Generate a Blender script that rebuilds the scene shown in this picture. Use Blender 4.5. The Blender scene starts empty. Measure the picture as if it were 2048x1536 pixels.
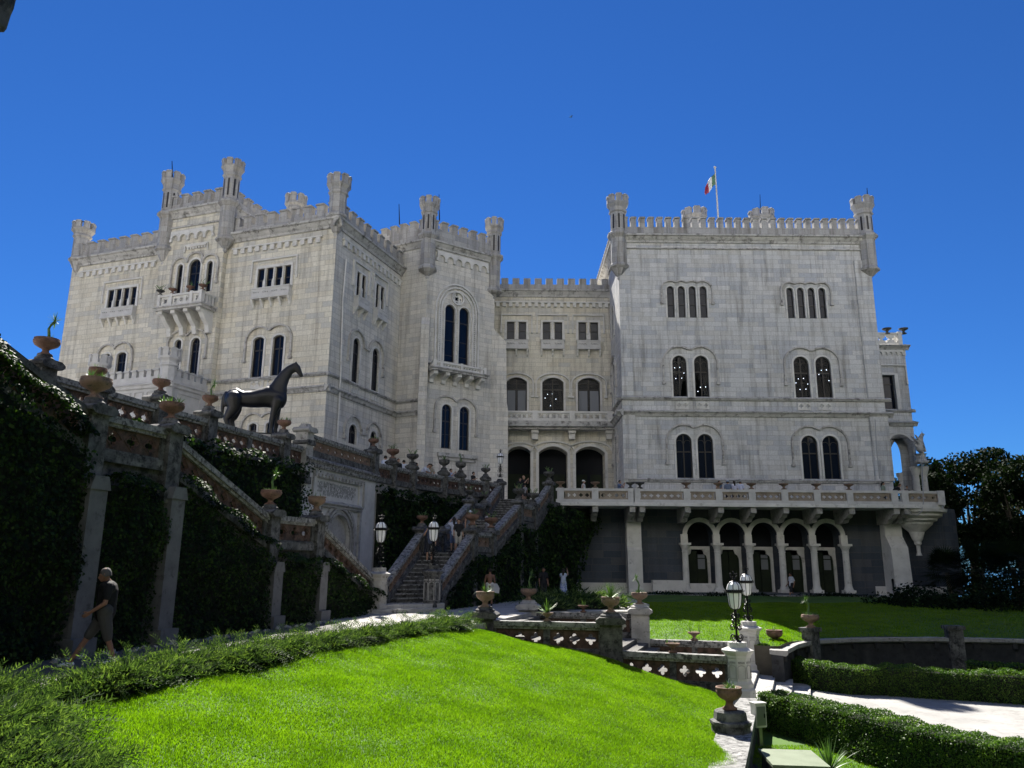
import bpy, bmesh, math, random
import numpy as np
from mathutils import Vector, Matrix, Quaternion
from mathutils.geometry import delaunay_2d_cdt
random.seed(7); RNG = np.random.default_rng(11)
R = math.radians
S = bpy.context.scene
COL = S.collection

# ---------------------------------------------------------------- camera
CAM_H = 1.95; FPX = 1530.0; PITCH = R(13.2); ROLL = 0.008
cam = bpy.data.cameras.new('camera'); co = bpy.data.objects.new('camera', cam); COL.objects.link(co)
cam.sensor_width = 36.0; cam.lens = FPX / 2048 * 36.0; cam.clip_start = 0.05; cam.clip_end = 9000
co.matrix_world = (Matrix.Translation((0, 0, CAM_H)) @ Matrix.Rotation(PITCH + math.pi / 2, 4, 'X') @ Matrix.Rotation(ROLL, 4, 'Z'))
S.camera = co
# ---------------------------------------------------------------- light
SUN_AZ = 12.0; SUN_EL = 48.0          # degrees left of straight ahead, and above the horizon
sv = Vector((-math.sin(R(SUN_AZ)) * math.cos(R(SUN_EL)), math.cos(R(SUN_AZ)) * math.cos(R(SUN_EL)), math.sin(R(SUN_EL))))
w = bpy.data.worlds.new('World'); S.world = w; w.use_nodes = True
nt = w.node_tree; bg = nt.nodes['Background']
sky = nt.nodes.new('ShaderNodeTexSky'); sky.sky_type = 'NISHITA'; sky.sun_disc = False
sky.sun_elevation = R(SUN_EL); sky.sun_rotation = R(-SUN_AZ)
sky.altitude = 0; sky.air_density = 1.0; sky.dust_density = 0.0; sky.ozone_density = 6.0
tint = nt.nodes.new('ShaderNodeMix'); tint.data_type = 'RGBA'; tint.blend_type = 'MULTIPLY'; tint.inputs[0].default_value = 1.0; tint.inputs[7].default_value = (.215, .495, .87, 1)
nt.links.new(sky.outputs[0], tint.inputs[6]); nt.links.new(tint.outputs[2], bg.inputs[0]); bg.inputs[1].default_value = 0.051
sl = bpy.data.lights.new('sun', 'SUN'); so = bpy.data.objects.new('sun', sl); COL.objects.link(so)
sl.energy = 5.0; sl.angle = R(0.5); sl.color = (1.0, 0.95, 0.86)
so.rotation_euler = sv.to_track_quat('Z', 'Y').to_euler(); so.location = sv * 100
S.view_settings.view_transform = 'Standard'; S.view_settings.look = 'None'
S.view_settings.exposure = 1.27; S.view_settings.gamma = 1.0
S.cycles.max_bounces = 5; S.cycles.transparent_max_bounces = 8

# ---------------------------------------------------------------- measuring helpers (surveying points of the photo onto real planes)
def ray(x, y):
    a = (x - 1024) / FPX; b = -(y - 768) / FPX
    c, s = math.cos(ROLL), math.sin(ROLL); a, b = a * c - b * s, a * s + b * c
    return Vector((a, math.cos(PITCH) - b * math.sin(PITCH), math.sin(PITCH) + b * math.cos(PITCH)))
CP = Vector((0, 0, CAM_H))
def atY(x, y, Y): r = ray(x, y); return CP + r * (Y / r.y)
def atZ(x, y, z): r = ray(x, y); return CP + r * ((z - CAM_H) / r.z)
class Fr:
    """vertical frame: u along the wall, v up, w out of the wall; slope shears v along u"""
    def __init__(s, O, d, slope=0.0, z0=0.0):
        d = Vector((d[0], d[1], 0)).normalized()
        s.O = Vector((O[0], O[1], z0)); s.d = d; s.n = Vector((d.y, -d.x, 0)); s.slope = slope
    def P(s, u, v, w=0.0): return s.O + s.d * u + s.n * w + Vector((0, 0, v + s.slope * u))
    def uv(s, x, y, w=0.0):
        r = ray(x, y); p0 = s.O + s.n * w
        p = CP + r * ((p0 - CP).dot(s.n) / r.dot(s.n)); q = p - s.O; u = q.dot(s.d)
        return u, q.z - s.slope * u
    def off(s, w): return Fr((s.O + s.n * w)[:2], s.d[:2], s.slope, s.O.z)

# ---------------------------------------------------------------- materials
def mat(name, col=(.5, .5, .5), rough=.8, metal=0.0, **k):
    m = bpy.data.materials.new(name); m.use_nodes = True
    b = m.node_tree.nodes['Principled BSDF']
    b.inputs['Base Color'].default_value = (*col, 1); b.inputs['Roughness'].default_value = rough; b.inputs['Metallic'].default_value = metal
    for a, v in k.items(): b.inputs[a.replace('_', ' ')].default_value = v
    return m
def N(m, t, **k):
    n = m.node_tree.nodes.new(t)
    for a, v in k.items(): setattr(n, a, v)
    return n
def L(m, a, b): m.node_tree.links.new(a, b)
def ramp(m, src, stops, interp='LINEAR'):
    r = N(m, 'ShaderNodeValToRGB'); r.color_ramp.interpolation = interp
    e = r.color_ramp.elements
    while len(e) < len(stops): e.new(0.5)
    for i, (p, c) in enumerate(stops): e[i].position = p; e[i].color = (*c, 1) if len(c) == 3 else c
    L(m, src, r.inputs[0]); return r.outputs[0]
def mixc(m, f, a, b, mode='MIX'):
    x = N(m, 'ShaderNodeMix', data_type='RGBA', blend_type=mode)
    if isinstance(f, (int, float)): x.inputs[0].default_value = f
    else: L(m, f, x.inputs[0])
    for sck, v in ((x.inputs[6], a), (x.inputs[7], b)):
        if isinstance(v, tuple): sck.default_value = (*v, 1)
        else: L(m, v, sck)
    return x.outputs[2]
def noise(m, vec, scale, detail=4, rough=.6):
    n = N(m, 'ShaderNodeTexNoise'); n.inputs['Scale'].default_value = scale; n.inputs['Detail'].default_value = detail; n.inputs['Roughness'].default_value = rough
    if vec is not None: L(m, vec, n.inputs['Vector'])
    return n.outputs['Fac']
def mapping(m, src, sc):
    mp = N(m, 'ShaderNodeMapping'); mp.inputs['Scale'].default_value = sc; L(m, src, mp.inputs['Vector']); return mp.outputs[0]
def bump(m, h, strength=.3, dist=.02):
    b = N(m, 'ShaderNodeBump'); b.inputs['Strength'].default_value = strength; b.inputs['Distance'].default_value = dist
    L(m, h, b.inputs['Height']); L(m, b.outputs[0], m.node_tree.nodes['Principled BSDF'].inputs['Normal'])
def base(m, c): L(m, c, m.node_tree.nodes['Principled BSDF'].inputs['Base Color'])
def ashlar(name, cols, bw=.95, bh=.36, mortar=.45, stain=.5, rough=.85):
    m = mat(name, rough=rough); tc = N(m, 'ShaderNodeTexCoord'); uv = tc.outputs['UV']
    # slightly wandering courses
    br = N(m, 'ShaderNodeTexBrick'); br.inputs['Scale'].default_value = 1.0
    br.inputs['Brick Width'].default_value = bw; br.inputs['Row Height'].default_value = bh
    br.inputs['Mortar Size'].default_value = .012; br.inputs['Mortar Smooth'].default_value = .3
    br.inputs['Color1'].default_value = (0, 0, 0, 1); br.inputs['Color2'].default_value = (1, 1, 1, 1); br.inputs['Mortar'].default_value = (.5, .5, .5, 1)
    br.offset = .43; br.squash = 1.45; br.squash_frequency = 3; L(m, uv, br.inputs['Vector'])
    n = len(cols); c = ramp(m, br.outputs['Color'], [((i + .0) / n, cols[i]) for i in range(n)], 'CONSTANT')
    soft = noise(m, uv, .35, 5); c = mixc(m, ramp(m, soft, [(.4, (0, 0, 0)), (.75, (.45, .45, .45))]), c, cols[n // 2])
    fine = noise(m, uv, 9, 6); c = mixc(m, .35, c, ramp(m, fine, [(.3, (.55, .55, .55)), (.7, (1.25, 1.25, 1.25))]), 'MULTIPLY')
    strk = noise(m, mapping(m, uv, (2.2, .16, 1)), 1.0, 6, .7)
    c = mixc(m, stain, c, ramp(m, strk, [(.32, (.42, .40, .37)), (.52, (1, 1, 1))]), 'MULTIPLY')
    pit = noise(m, mapping(m, uv, (1, 2.6, 1)), 2.4, 8, .75)
    c = mixc(m, .75, c, ramp(m, pit, [(.66, (1, 1, 1)), (.74, (.62, .56, .47))]), 'MULTIPLY')
    c = mixc(m, br.outputs['Fac'], c, mixc(m, 1 - mortar, (.12, .11, .10), c))
    base(m, c); bump(m, mixc(m, .5, fine, br.outputs['Fac'], 'SUBTRACT'), .25, .03)
    return m
def blotch(name, cols, scale=1.5, rough=.85, dark=None, dscale=3.0, dlo=.55, dhi=.66, b=.3):
    m = mat(name, rough=rough); tc = N(m, 'ShaderNodeTexCoord'); o = tc.outputs['Object']
    geo = N(m, 'ShaderNodeNewGeometry'); o = geo.outputs['Position']
    n1 = noise(m, o, scale, 6); k = len(cols)
    c = ramp(m, n1, [(.3 + .4 * i / max(1, k - 1), cols[i]) for i in range(k)])
    if dark:
        n2 = noise(m, o, dscale, 8, .75); c = mixc(m, ramp(m, n2, [(dlo, (0, 0, 0)), (dhi, (1, 1, 1))]), c, dark)
    base(m, c); bump(m, noise(m, o, scale * 14, 5), b, .02); return m
def leafmat(name, cols, rough=.45, scale=2.5, trans=.25, spec=.4):
    m = mat(name, rough=rough); b = m.node_tree.nodes['Principled BSDF']; b.inputs['Specular IOR Level'].default_value = spec
    geo = N(m, 'ShaderNodeNewGeometry'); n1 = noise(m, geo.outputs['Position'], scale, 3); rp = geo.outputs['Random Per Island']
    ad = N(m, 'ShaderNodeMath', operation='MULTIPLY_ADD'); L(m, rp, ad.inputs[0]); ad.inputs[1].default_value = .5
    sb = N(m, 'ShaderNodeMath', operation='SUBTRACT'); L(m, n1, sb.inputs[0]); sb.inputs[1].default_value = .25; L(m, sb.outputs[0], ad.inputs[2])
    k = len(cols); c = ramp(m, ad.outputs[0], [(.15 + .7 * i / (k - 1), cols[i]) for i in range(k)]); base(m, c)
    if trans:
        out = m.node_tree.nodes['Material Output']; tr = N(m, 'ShaderNodeBsdfTranslucent'); L(m, mixc(m, 1.0, c, (1.6, 1.9, .6), 'MULTIPLY'), tr.inputs[0])
        mx = N(m, 'ShaderNodeMixShader'); mx.inputs[0].default_value = trans; L(m, b.outputs[0], mx.inputs[1]); L(m, tr.outputs[0], mx.inputs[2]); L(m, mx.outputs[0], out.inputs[0])
    return m
M = {}
M['stone_warm'] = ashlar('limestone_warm', [(0.705, 0.668, 0.562), (0.602, 0.578, 0.515), (0.756, 0.714, 0.607), (0.653, 0.603, 0.490), (0.718, 0.680, 0.579), (0.556, 0.544, 0.501), (0.679, 0.634, 0.526)], stain=.7)  # warm, grey and tower tones: partly the stone, partly facade light put into colour
M['stone_grey'] = ashlar('limestone_grey', [(0.586, 0.588, 0.587), (0.503, 0.513, 0.533), (0.650, 0.644, 0.634), (0.567, 0.557, 0.533), (0.611, 0.613, 0.607), (0.465, 0.479, 0.509), (0.586, 0.582, 0.568)], stain=.75)
M['stone_tower'] = ashlar('limestone_tower', [(0.666, 0.638, 0.575), (0.596, 0.579, 0.540), (0.717, 0.684, 0.617), (0.634, 0.601, 0.535), (0.685, 0.657, 0.593), (0.563, 0.551, 0.524)], stain=.65)
M['trim'] = blotch('limestone_trim', [(.55, .535, .50), (.65, .635, .60), (.73, .715, .68)], 1.1, dark=(.32, .305, .28), dscale=1.7, dlo=.56, dhi=.72)
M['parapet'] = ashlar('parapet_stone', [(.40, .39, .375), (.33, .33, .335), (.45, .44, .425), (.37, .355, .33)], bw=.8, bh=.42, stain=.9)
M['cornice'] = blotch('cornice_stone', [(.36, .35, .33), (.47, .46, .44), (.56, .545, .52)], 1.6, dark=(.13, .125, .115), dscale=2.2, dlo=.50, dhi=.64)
M['white_stone'] = blotch('white_stone', [(.48, .47, .45), (.56, .55, .53), (.62, .61, .59)], 2.0, dark=(.33, .30, .27), dlo=.6, dhi=.72)
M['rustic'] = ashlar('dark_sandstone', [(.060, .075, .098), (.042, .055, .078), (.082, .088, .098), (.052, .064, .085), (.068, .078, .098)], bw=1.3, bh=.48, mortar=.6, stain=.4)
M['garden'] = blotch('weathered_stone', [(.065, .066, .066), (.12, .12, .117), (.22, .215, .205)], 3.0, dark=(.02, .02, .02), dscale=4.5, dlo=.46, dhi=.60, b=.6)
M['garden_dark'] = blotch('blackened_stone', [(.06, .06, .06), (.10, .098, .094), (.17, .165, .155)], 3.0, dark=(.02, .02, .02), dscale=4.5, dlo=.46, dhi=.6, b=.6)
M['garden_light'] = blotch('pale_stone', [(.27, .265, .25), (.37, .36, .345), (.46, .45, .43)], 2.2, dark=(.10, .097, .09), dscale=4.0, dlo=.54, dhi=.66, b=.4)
M['coping'] = blotch('lichen_coping', [(.17, .17, .168), (.27, .268, .26), (.38, .375, .365)], 5.0, dark=(.05, .05, .05), dscale=7, dlo=.48, dhi=.58, b=.5)
M['terracotta'] = blotch('terracotta', [(.07, .042, .032), (.105, .062, .046), (.15, .095, .07)], 4.0, dark=(.025, .02, .017), dscale=5, dlo=.48, dhi=.64)
M['terracotta_old'] = blotch('old_terracotta', [(.16, .105, .075), (.25, .165, .12), (.33, .24, .18)], 6.0, dark=(.07, .058, .046), dscale=6, dlo=.48, dhi=.64)
M['sand_panel'] = blotch('sandstone_panel', [(.24, .20, .16), (.31, .26, .20), (.36, .31, .25)], 2.0)
M['frame'] = mat('dark_window_frame', (.018, .015, .014), .45)
gl = mat('window_glass', (.006, .010, .022), .04); gl.node_tree.nodes['Principled BSDF'].inputs['Specular IOR Level'].default_value = .22; M['glass'] = gl
def clear_glass():
    m = bpy.data.materials.new('clear_glass'); m.use_nodes = True; n = m.node_tree; b = n.nodes['Principled BSDF']; n.nodes.remove(b)
    t = n.nodes.new('ShaderNodeBsdfTransparent'); t.inputs[0].default_value = (.45, .55, .75, 1); g = n.nodes.new('ShaderNodeBsdfGlossy'); g.inputs[1].default_value = .03
    f = n.nodes.new('ShaderNodeFresnel'); f.inputs[0].default_value = 1.22; x = n.nodes.new('ShaderNodeMixShader')
    n.links.new(f.outputs[0], x.inputs[0]); n.links.new(t.outputs[0], x.inputs[1]); n.links.new(g.outputs[0], x.inputs[2]); n.links.new(x.outputs[0], n.nodes['Material Output'].inputs[0]); return m
M['clear'] = clear_glass()
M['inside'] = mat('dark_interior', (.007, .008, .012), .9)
M['wood'] = blotch('dark_woodland', [(.005, .010, .004), (.012, .020, .007), (.02, .03, .011)], .8)
M['curtain'] = mat('pale_curtain', (.22, .23, .25), .8)
M['iron'] = mat('black_iron', (.012, .012, .013), .35, .6)
M['frost'] = mat('frosted_glass', (.85, .86, .88), .35)
M['steel'] = mat('grey_steel', (.30, .31, .33), .4, .7)
M['bronze'] = blotch('dark_bronze', [(.004, .004, .005), (.008, .008, .009), (.013, .013, .014)], 3.0, rough=.45)
M['flag'] = mat('flag')
M['gravel'] = blotch('pale_gravel', [(.30, .29, .27), (.38, .365, .345), (.44, .425, .40)], 1.2, dark=(.20, .19, .175), dscale=9, dlo=.5, dhi=.72)
M['paving'] = blotch('pale_paving', [(.26, .255, .245), (.32, .312, .30), (.37, .36, .345)], .7, dark=(.18, .175, .165), dscale=2.2, dlo=.5, dhi=.75, b=.25)
M['earth'] = blotch('earth', [(.05, .045, .035), (.08, .07, .05), (.11, .10, .07)], 1.5)
M['sea'] = mat('sea_water', (.02, .07, .12), .15)
M['lawn'] = blotch('lawn_turf', [(.035, .085, .008), (.05, .12, .010), (.075, .15, .014)], .9, rough=.9)
M['grass'] = leafmat('grass_blade', [(.07, .14, .004), (.11, .205, .006), (.16, .275, .010), (.21, .32, .02)], .55, 1.1, .4, .2)
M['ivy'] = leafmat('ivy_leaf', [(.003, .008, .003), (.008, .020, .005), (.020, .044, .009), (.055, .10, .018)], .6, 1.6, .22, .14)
M['juniper'] = leafmat('juniper_sprig', [(.008, .018, .010), (.03, .056, .026), (.09, .14, .055), (.22, .29, .10)], .6, 5.0, .25, .2)
M['box'] = leafmat('hedge_leaf', [(.016, .038, .007), (.035, .08, .013), (.075, .14, .02), (.14, .21, .035)], .5, 2.0, .3, .22)
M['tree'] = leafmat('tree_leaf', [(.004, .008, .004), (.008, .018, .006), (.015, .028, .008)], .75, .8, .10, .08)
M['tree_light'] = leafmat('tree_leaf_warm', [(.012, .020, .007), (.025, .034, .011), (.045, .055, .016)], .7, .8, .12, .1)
M['agave'] = leafmat('agave_leaf', [(.05, .10, .035), (.09, .17, .05), (.15, .24, .08)], .45, 6, .15, .4)
M['bark'] = blotch('bark', [(.05, .04, .03), (.08, .065, .05), (.11, .09, .07)], 6)
M['core'] = mat('hedge_core', (.006, .010, .004), .9)
M['soil'] = mat('soil', (.03, .022, .016), .95)
M['slab'] = blotch('pale_green_cover', [(.13, .165, .10), (.17, .205, .13), (.19, .23, .15)], 2.0, rough=.6)
M['skin'] = mat('skin', (.42, .25, .17), .6); M['skin_tan'] = mat('tanned_skin', (.25, .13, .085), .6)
def patchy(m, amount=.55):
    b = m.node_tree.nodes['Principled BSDF']; lk = [l for l in m.node_tree.links if l.to_socket == b.inputs['Base Color']][0]; src = lk.from_socket
    geo = N(m, 'ShaderNodeNewGeometry'); n1 = noise(m, geo.outputs['Position'], .45, 6, .65); n2 = noise(m, geo.outputs['Position'], 3.2, 4, .7)
    c = mixc(m, ramp(m, n1, [(.40, (0, 0, 0)), (.68, (amount,) * 3)]), src, (.16, .17, .035)); c = mixc(m, .5, c, ramp(m, n2, [(.3, (.55, .6, .5)), (.65, (1.2, 1.15, 1.0))]), 'MULTIPLY')
    for l in [l for l in m.node_tree.links if l.from_socket == src and l.to_node.type in ('MIX', 'BSDF_PRINCIPLED')]:
        if l.to_socket == b.inputs['Base Color']: m.node_tree.links.new(c, l.to_socket)
patchy(M['grass'])
def cloth(n, c):
    k = 'cloth_' + n
    if k not in M: M[k] = mat(k, c, .85)
    return M[k]

M['pot'] = blotch('fired_clay', [(.11, .058, .042), (.17, .095, .068), (.24, .145, .105)], 4.0, dark=(.05, .036, .028), dscale=5, dlo=.50, dhi=.66)
M['drip'] = blotch('weathered_drip_mould', [(.36, .34, .31), (.48, .46, .43), (.58, .56, .53)], 1.8, dark=(.13, .12, .11), dscale=2.6, dlo=.52, dhi=.66)
M['wood'] = blotch('dark_woodland', [(.005, .010, .004), (.012, .020, .007), (.02, .03, .011)], .8)
M['shade_gravel'] = blotch('shade_toned_gravel', [(.07, .068, .063), (.105, .10, .093), (.15, .145, .135)], 1.6, dark=(.05, .048, .045), dscale=8, dlo=.5, dhi=.7)  # gravel darkened in colour to stand in for shade
M['pillar'] = blotch('shaded_buttress_stone', [(.11, .112, .115), (.15, .152, .155), (.19, .19, .19)], 2.2, dark=(.06, .06, .06), dscale=4.0, dlo=.55, dhi=.68, b=.4)  # pale stone with its deep shade put into the colour
M['bounce_stone'] = blotch('pale_bounce_limestone', [(.54, .53, .51), (.64, .635, .615), (.70, .695, .675)], .12, dark=(.24, .24, .19), dscale=.16, dlo=.60, dhi=.70)  # pale stone of the added hill that bounces sun onto the facades
M['dark_lawn'] = M['lawn']
M['shade_black_stone'] = blotch('shaded_rubble', [(.018, .02, .023), (.03, .032, .036), (.05, .05, .052)], 3.0, dark=(.01, .01, .011), dscale=4.5)  # the curved wall's near-black shade is put into this colour
# ---------------------------------------------------------------- mesh builder
class MB:
    def __init__(s): s.v = []; s.f = []
    def add(s, vs, fs):
        o = len(s.v); s.v += [tuple(p) for p in vs]; s.f += [tuple(i + o for i in f) for f in fs]
    def box(s, fr, u0, u1, v0, v1, w0, w1):
        s.add([fr.P(u, v, q) for q in (w0, w1) for v in (v0, v1) for u in (u0, u1)],
              [(0, 2, 3, 1), (4, 5, 7, 6), (0, 1, 5, 4), (2, 6, 7, 3), (0, 4, 6, 2), (1, 3, 7, 5)])
    def prism(s, fr, pts, w0, w1, back=True):
        n = len(pts); vs = [fr.P(u, v, w0) for u, v in pts] + [fr.P(u, v, w1) for u, v in pts]
        fs = [tuple(range(n, 2 * n))] + [(i, (i + 1) % n, n + (i + 1) % n, n + i) for i in range(n)]
        if back: fs.append(tuple(reversed(range(n))))
        s.add(vs, fs)
    def strip(s, fr, pts, t, w0, w1, closed=False):
        n = len(pts); nr = []
        for i in range(n):
            a = pts[i - 1] if (i > 0 or closed) else pts[i]; b = pts[(i + 1) % n] if (i < n - 1 or closed) else pts[i]
            dx, dy = b[0] - a[0], b[1] - a[1]; l = math.hypot(dx, dy) or 1; nr.append((-dy / l, dx / l))
        q = [(p[0] + t * k[0], p[1] + t * k[1]) for p, k in zip(pts, nr)]
        vs = []
        for i in range(n): vs += [fr.P(*pts[i], w0), fr.P(*q[i], w0), fr.P(*q[i], w1), fr.P(*pts[i], w1)]
        fs = []
        for i in range(n if closed else n - 1):
            a = 4 * i; b = 4 * ((i + 1) % n)
            for k in range(4): fs.append((a + k, a + (k + 1) % 4, b + (k + 1) % 4, b + k))
        if not closed: fs += [(0, 1, 2, 3), (4 * n - 1, 4 * n - 2, 4 * n - 3, 4 * n - 4)]
        s.add(vs, fs)
    def lathe(s, c, prof, n=16, ph=0.0, caps=True):
        vs = []; fs = []
        for r, z in prof:
            for k in range(n):
                a = ph + 2 * math.pi * k / n; vs.append((c[0] + r * math.cos(a), c[1] + r * math.sin(a), c[2] + z))
        for i in range(len(prof) - 1):
            for k in range(n): fs.append((i * n + k, i * n + (k + 1) % n, (i + 1) * n + (k + 1) % n, (i + 1) * n + k))
        if caps: fs += [tuple(reversed(range(n))), tuple(range((len(prof) - 1) * n, len(prof) * n))]
        s.add(vs, fs)
    def tube(s, pts, rad, n=6, caps=True):
        pts = [Vector(p) for p in pts]; rs = rad if isinstance(rad, (list, tuple)) else [rad] * len(pts)
        vs = []; fs = []; ref = Vector((.31, .22, .92))
        for i, p in enumerate(pts):
            t = (pts[min(i + 1, len(pts) - 1)] - pts[max(i - 1, 0)]).normalized()
            a = t.cross(ref)
            if a.length < .05: a = t.cross(Vector((1, 0, 0)))
            a.normalize(); b = t.cross(a); 
            for k in range(n):
                g = 2 * math.pi * k / n; vs.append(p + (a * math.cos(g) + b * math.sin(g)) * rs[i])
        for i in range(len(pts) - 1):
            for k in range(n): fs.append((i * n + k, i * n + (k + 1) % n, (i + 1) * n + (k + 1) % n, (i + 1) * n + k))
        if caps: fs += [tuple(reversed(range(n))), tuple(range((len(pts) - 1) * n, len(pts) * n))]
        s.add(vs, fs)
    def ball(s, c, r, n=10, sc=(1, 1, 1)):
        prof = [(max(.001, math.sin(math.pi * i / n)), -math.cos(math.pi * i / n)) for i in range(n + 1)]
        o = len(s.v); s.lathe((0, 0, 0), prof, n)
        for i in range(o, len(s.v)):
            p = s.v[i]; s.v[i] = (c[0] + p[0] * r * sc[0], c[1] + p[1] * r * sc[1], c[2] + p[2] * r * sc[2])
    def cap(s, a, b, ra, rb, n=10):      # tapered capsule
        a = Vector(a); b = Vector(b); d = (b - a); l = d.length or 1e-4; d = d / l
        pts = []; rs = []
        for g in (80, 60, 35, 0): pts.append(a - d * ra * math.sin(R(g))); rs.append(ra * math.cos(R(g)))
        for g in (0, 35, 60, 80): pts.append(b + d * rb * math.sin(R(g))); rs.append(rb * math.cos(R(g)))
        s.tube(pts, rs, n)
    def holed(s, fr, outer, holes, w0, w1=None):
        """flat sheet at w1 (and back sheet at w0 when given) with real holes"""
        vs = [Vector(p) for p in outer]; es = [(i, (i + 1) % len(outer)) for i in range(len(outer))]
        for h in holes:
            o = len(vs); vs += [Vector(p) for p in h]; es += [(o + i, o + (i + 1) % len(h)) for i in range(len(h))]
        ov, oe, of, *_ = delaunay_2d_cdt(vs, es, [], 1, 1e-5)
        def inside(p, poly):
            c = False; j = len(poly) - 1
            for i in range(len(poly)):
                xi, yi = poly[i]; xj, yj = poly[j]
                if (yi > p[1]) != (yj > p[1]) and p[0] < (xj - xi) * (p[1] - yi) / (yj - yi) + xi: c = not c
                j = i
            return c
        bbs = [(min(p[0] for p in h), max(p[0] for p in h), min(p[1] for p in h), max(p[1] for p in h)) for h in holes]
        fs = []
        for f in of:
            cx = sum(ov[i].x for i in f) / len(f); cy = sum(ov[i].y for i in f) / len(f)
            if any(b[0] < cx < b[1] and b[2] < cy < b[3] and inside((cx, cy), h) for h, b in zip(holes, bbs)): continue
            if not inside((cx, cy), outer): continue
            fs.append(tuple(f))
        top = w0 if w1 is None else w1
        s.add([fr.P(p.x, p.y, top) for p in ov], fs)
        if w1 is not None:
            s.add([fr.P(p.x, p.y, w0) for p in ov], [tuple(reversed(f)) for f in fs])
            for loop in [outer] + list(holes):
                n = len(loop); s.add([fr.P(u, v, w0) for u, v in loop] + [fr.P(u, v, w1) for u, v in loop], [(i, (i + 1) % n, n + (i + 1) % n, n + i) for i in range(n)])
    def clusters(s, gap=.3):
        n = len(s.v); par = list(range(n))
        def fd(a):
            while par[a] != a: par[a] = par[par[a]]; a = par[a]
            return a
        for f in s.f:
            r = fd(f[0])
            for i in f[1:]: par[fd(i)] = r
        isl = {}
        for i in range(n): isl.setdefault(fd(i), []).append(i)
        ks = list(isl); P = np.array(s.v); bb = [(P[isl[k]].min(0) - gap / 2, P[isl[k]].max(0) + gap / 2) for k in ks]; q = list(range(len(ks)))
        def fq(a):
            while q[a] != a: q[a] = q[q[a]]; a = q[a]
            return a
        lo = np.array([b[0] for b in bb]); hi = np.array([b[1] for b in bb])
        for i in range(len(ks)):
            for j in np.nonzero(((lo[i] <= hi) & (lo <= hi[i])).all(1))[0]: q[fq(int(j))] = fq(i)
        cl = {ks[i]: fq(i) for i in range(len(ks))}; out = {}
        for f in s.f: out.setdefault(cl[fd(f[0])], []).append(f)
        for fs in out.values():
            m = MB(); ids = sorted({i for f in fs for i in f}); mp = {i: k for k, i in enumerate(ids)}; m.v = [s.v[i] for i in ids]; m.f = [tuple(mp[i] for i in f) for f in fs]; yield m
    def split(s, name, m, parent=None, gap=.3):
        for c in s.clusters(gap): c.build(name, m, parent)
    def build(s, name, m, parent=None, smooth=False, recalc=True, origin=None):
        me = bpy.data.meshes.new(name)
        vs = s.v
        if origin is not None: vs = [(p[0] - origin[0], p[1] - origin[1], p[2] - origin[2]) for p in vs]
        me.from_pydata(vs, [], s.f); 
        if recalc:
            bm = bmesh.new(); bm.from_mesh(me); bmesh.ops.recalc_face_normals(bm, faces=bm.faces); bm.to_mesh(me); bm.free()
        uvm(me, origin)
        if smooth: me.polygons.foreach_set('use_smooth', [True] * len(me.polygons))
        for k in (m if isinstance(m, (list, tuple)) else [m]): me.materials.append(k)
        o = bpy.data.objects.new(name, me); COL.objects.link(o)
        if origin is not None: o.location = origin
        if parent is not None: o.parent = parent; 
        return o
def uvm(me, origin=None):
    nl = len(me.loops); npo = len(me.polygons)
    if not nl: return
    ly = me.uv_layers.new(name='UVMap')
    nv = np.empty(npo * 3, 'f'); me.polygons.foreach_get('normal', nv); nv = nv.reshape(-1, 3)
    lt = np.empty(npo, 'i'); me.polygons.foreach_get('loop_total', lt)
    li = np.empty(nl, 'i'); me.loops.foreach_get('vertex_index', li)
    cv = np.empty(len(me.vertices) * 3, 'f'); me.vertices.foreach_get('co', cv); cv = cv.reshape(-1, 3)
    if origin is not None: cv = cv + np.array(origin, 'f')
    pl = np.repeat(np.arange(npo), lt); n = nv[pl]; p = cv[li]
    h = np.hypot(n[:, 0], n[:, 1]) + 1e-9; tx, ty = -n[:, 1] / h, n[:, 0] / h
    flat = np.abs(n[:, 2]) > .75
    u = np.where(flat, p[:, 0], p[:, 0] * tx + p[:, 1] * ty); v = np.where(flat, p[:, 1], p[:, 2])
    ly.data.foreach_set('uv', np.stack([u, v], 1).astype('f').ravel())
def quick(name, vs, fs, m, parent=None, origin=None):
    """numpy mesh for foliage: vs (N,k,3) independent polygons of k corners"""
    n, k, _ = vs.shape; me = bpy.data.meshes.new(name)
    me.vertices.add(n * k); me.vertices.foreach_set('co', vs.astype('f').ravel())
    me.loops.add(n * k); me.loops.foreach_set('vertex_index', np.arange(n * k, dtype='i'))
    me.polygons.add(n); me.polygons.foreach_set('loop_start', np.arange(0, n * k, k, dtype='i'))
    try: me.polygons.foreach_set('loop_total', np.full(n, k, 'i'))
    except Exception: pass
    me.update(calc_edges=True); me.materials.append(m)
    o = bpy.data.objects.new(name, me); COL.objects.link(o)
    if parent is not None: o.parent = parent
    return o
def unit(a): return a / (np.linalg.norm(a, axis=-1, keepdims=True) + 1e-9)
def leaves(pts, nrm, size, jitter=.8, aspect=.7, droop=.0, smin=.6, smax=1.3):
    """rhombic leaves lying roughly across nrm"""
    n = len(pts); nn = unit(nrm + RNG.normal(0, jitter, (n, 3))); t = RNG.normal(0, 1, (n, 3)); t[:, 2] -= droop
    t = unit(t - nn * (t * nn).sum(1, keepdims=True)); b = np.cross(nn, t)
    s = size * RNG.uniform(smin, smax, (n, 1)); l = t * s; h = b * s * aspect * .5
    return np.stack([pts - l * .5, pts - l * .05 + h, pts + l * .5, pts - l * .05 - h], 1)
def tag(o, label=None, cat=None, group=None, kind=None):
    for k, v in (('label', label), ('category', cat), ('group', group), ('kind', kind)):
        if v: o[k] = v
    return o
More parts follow.
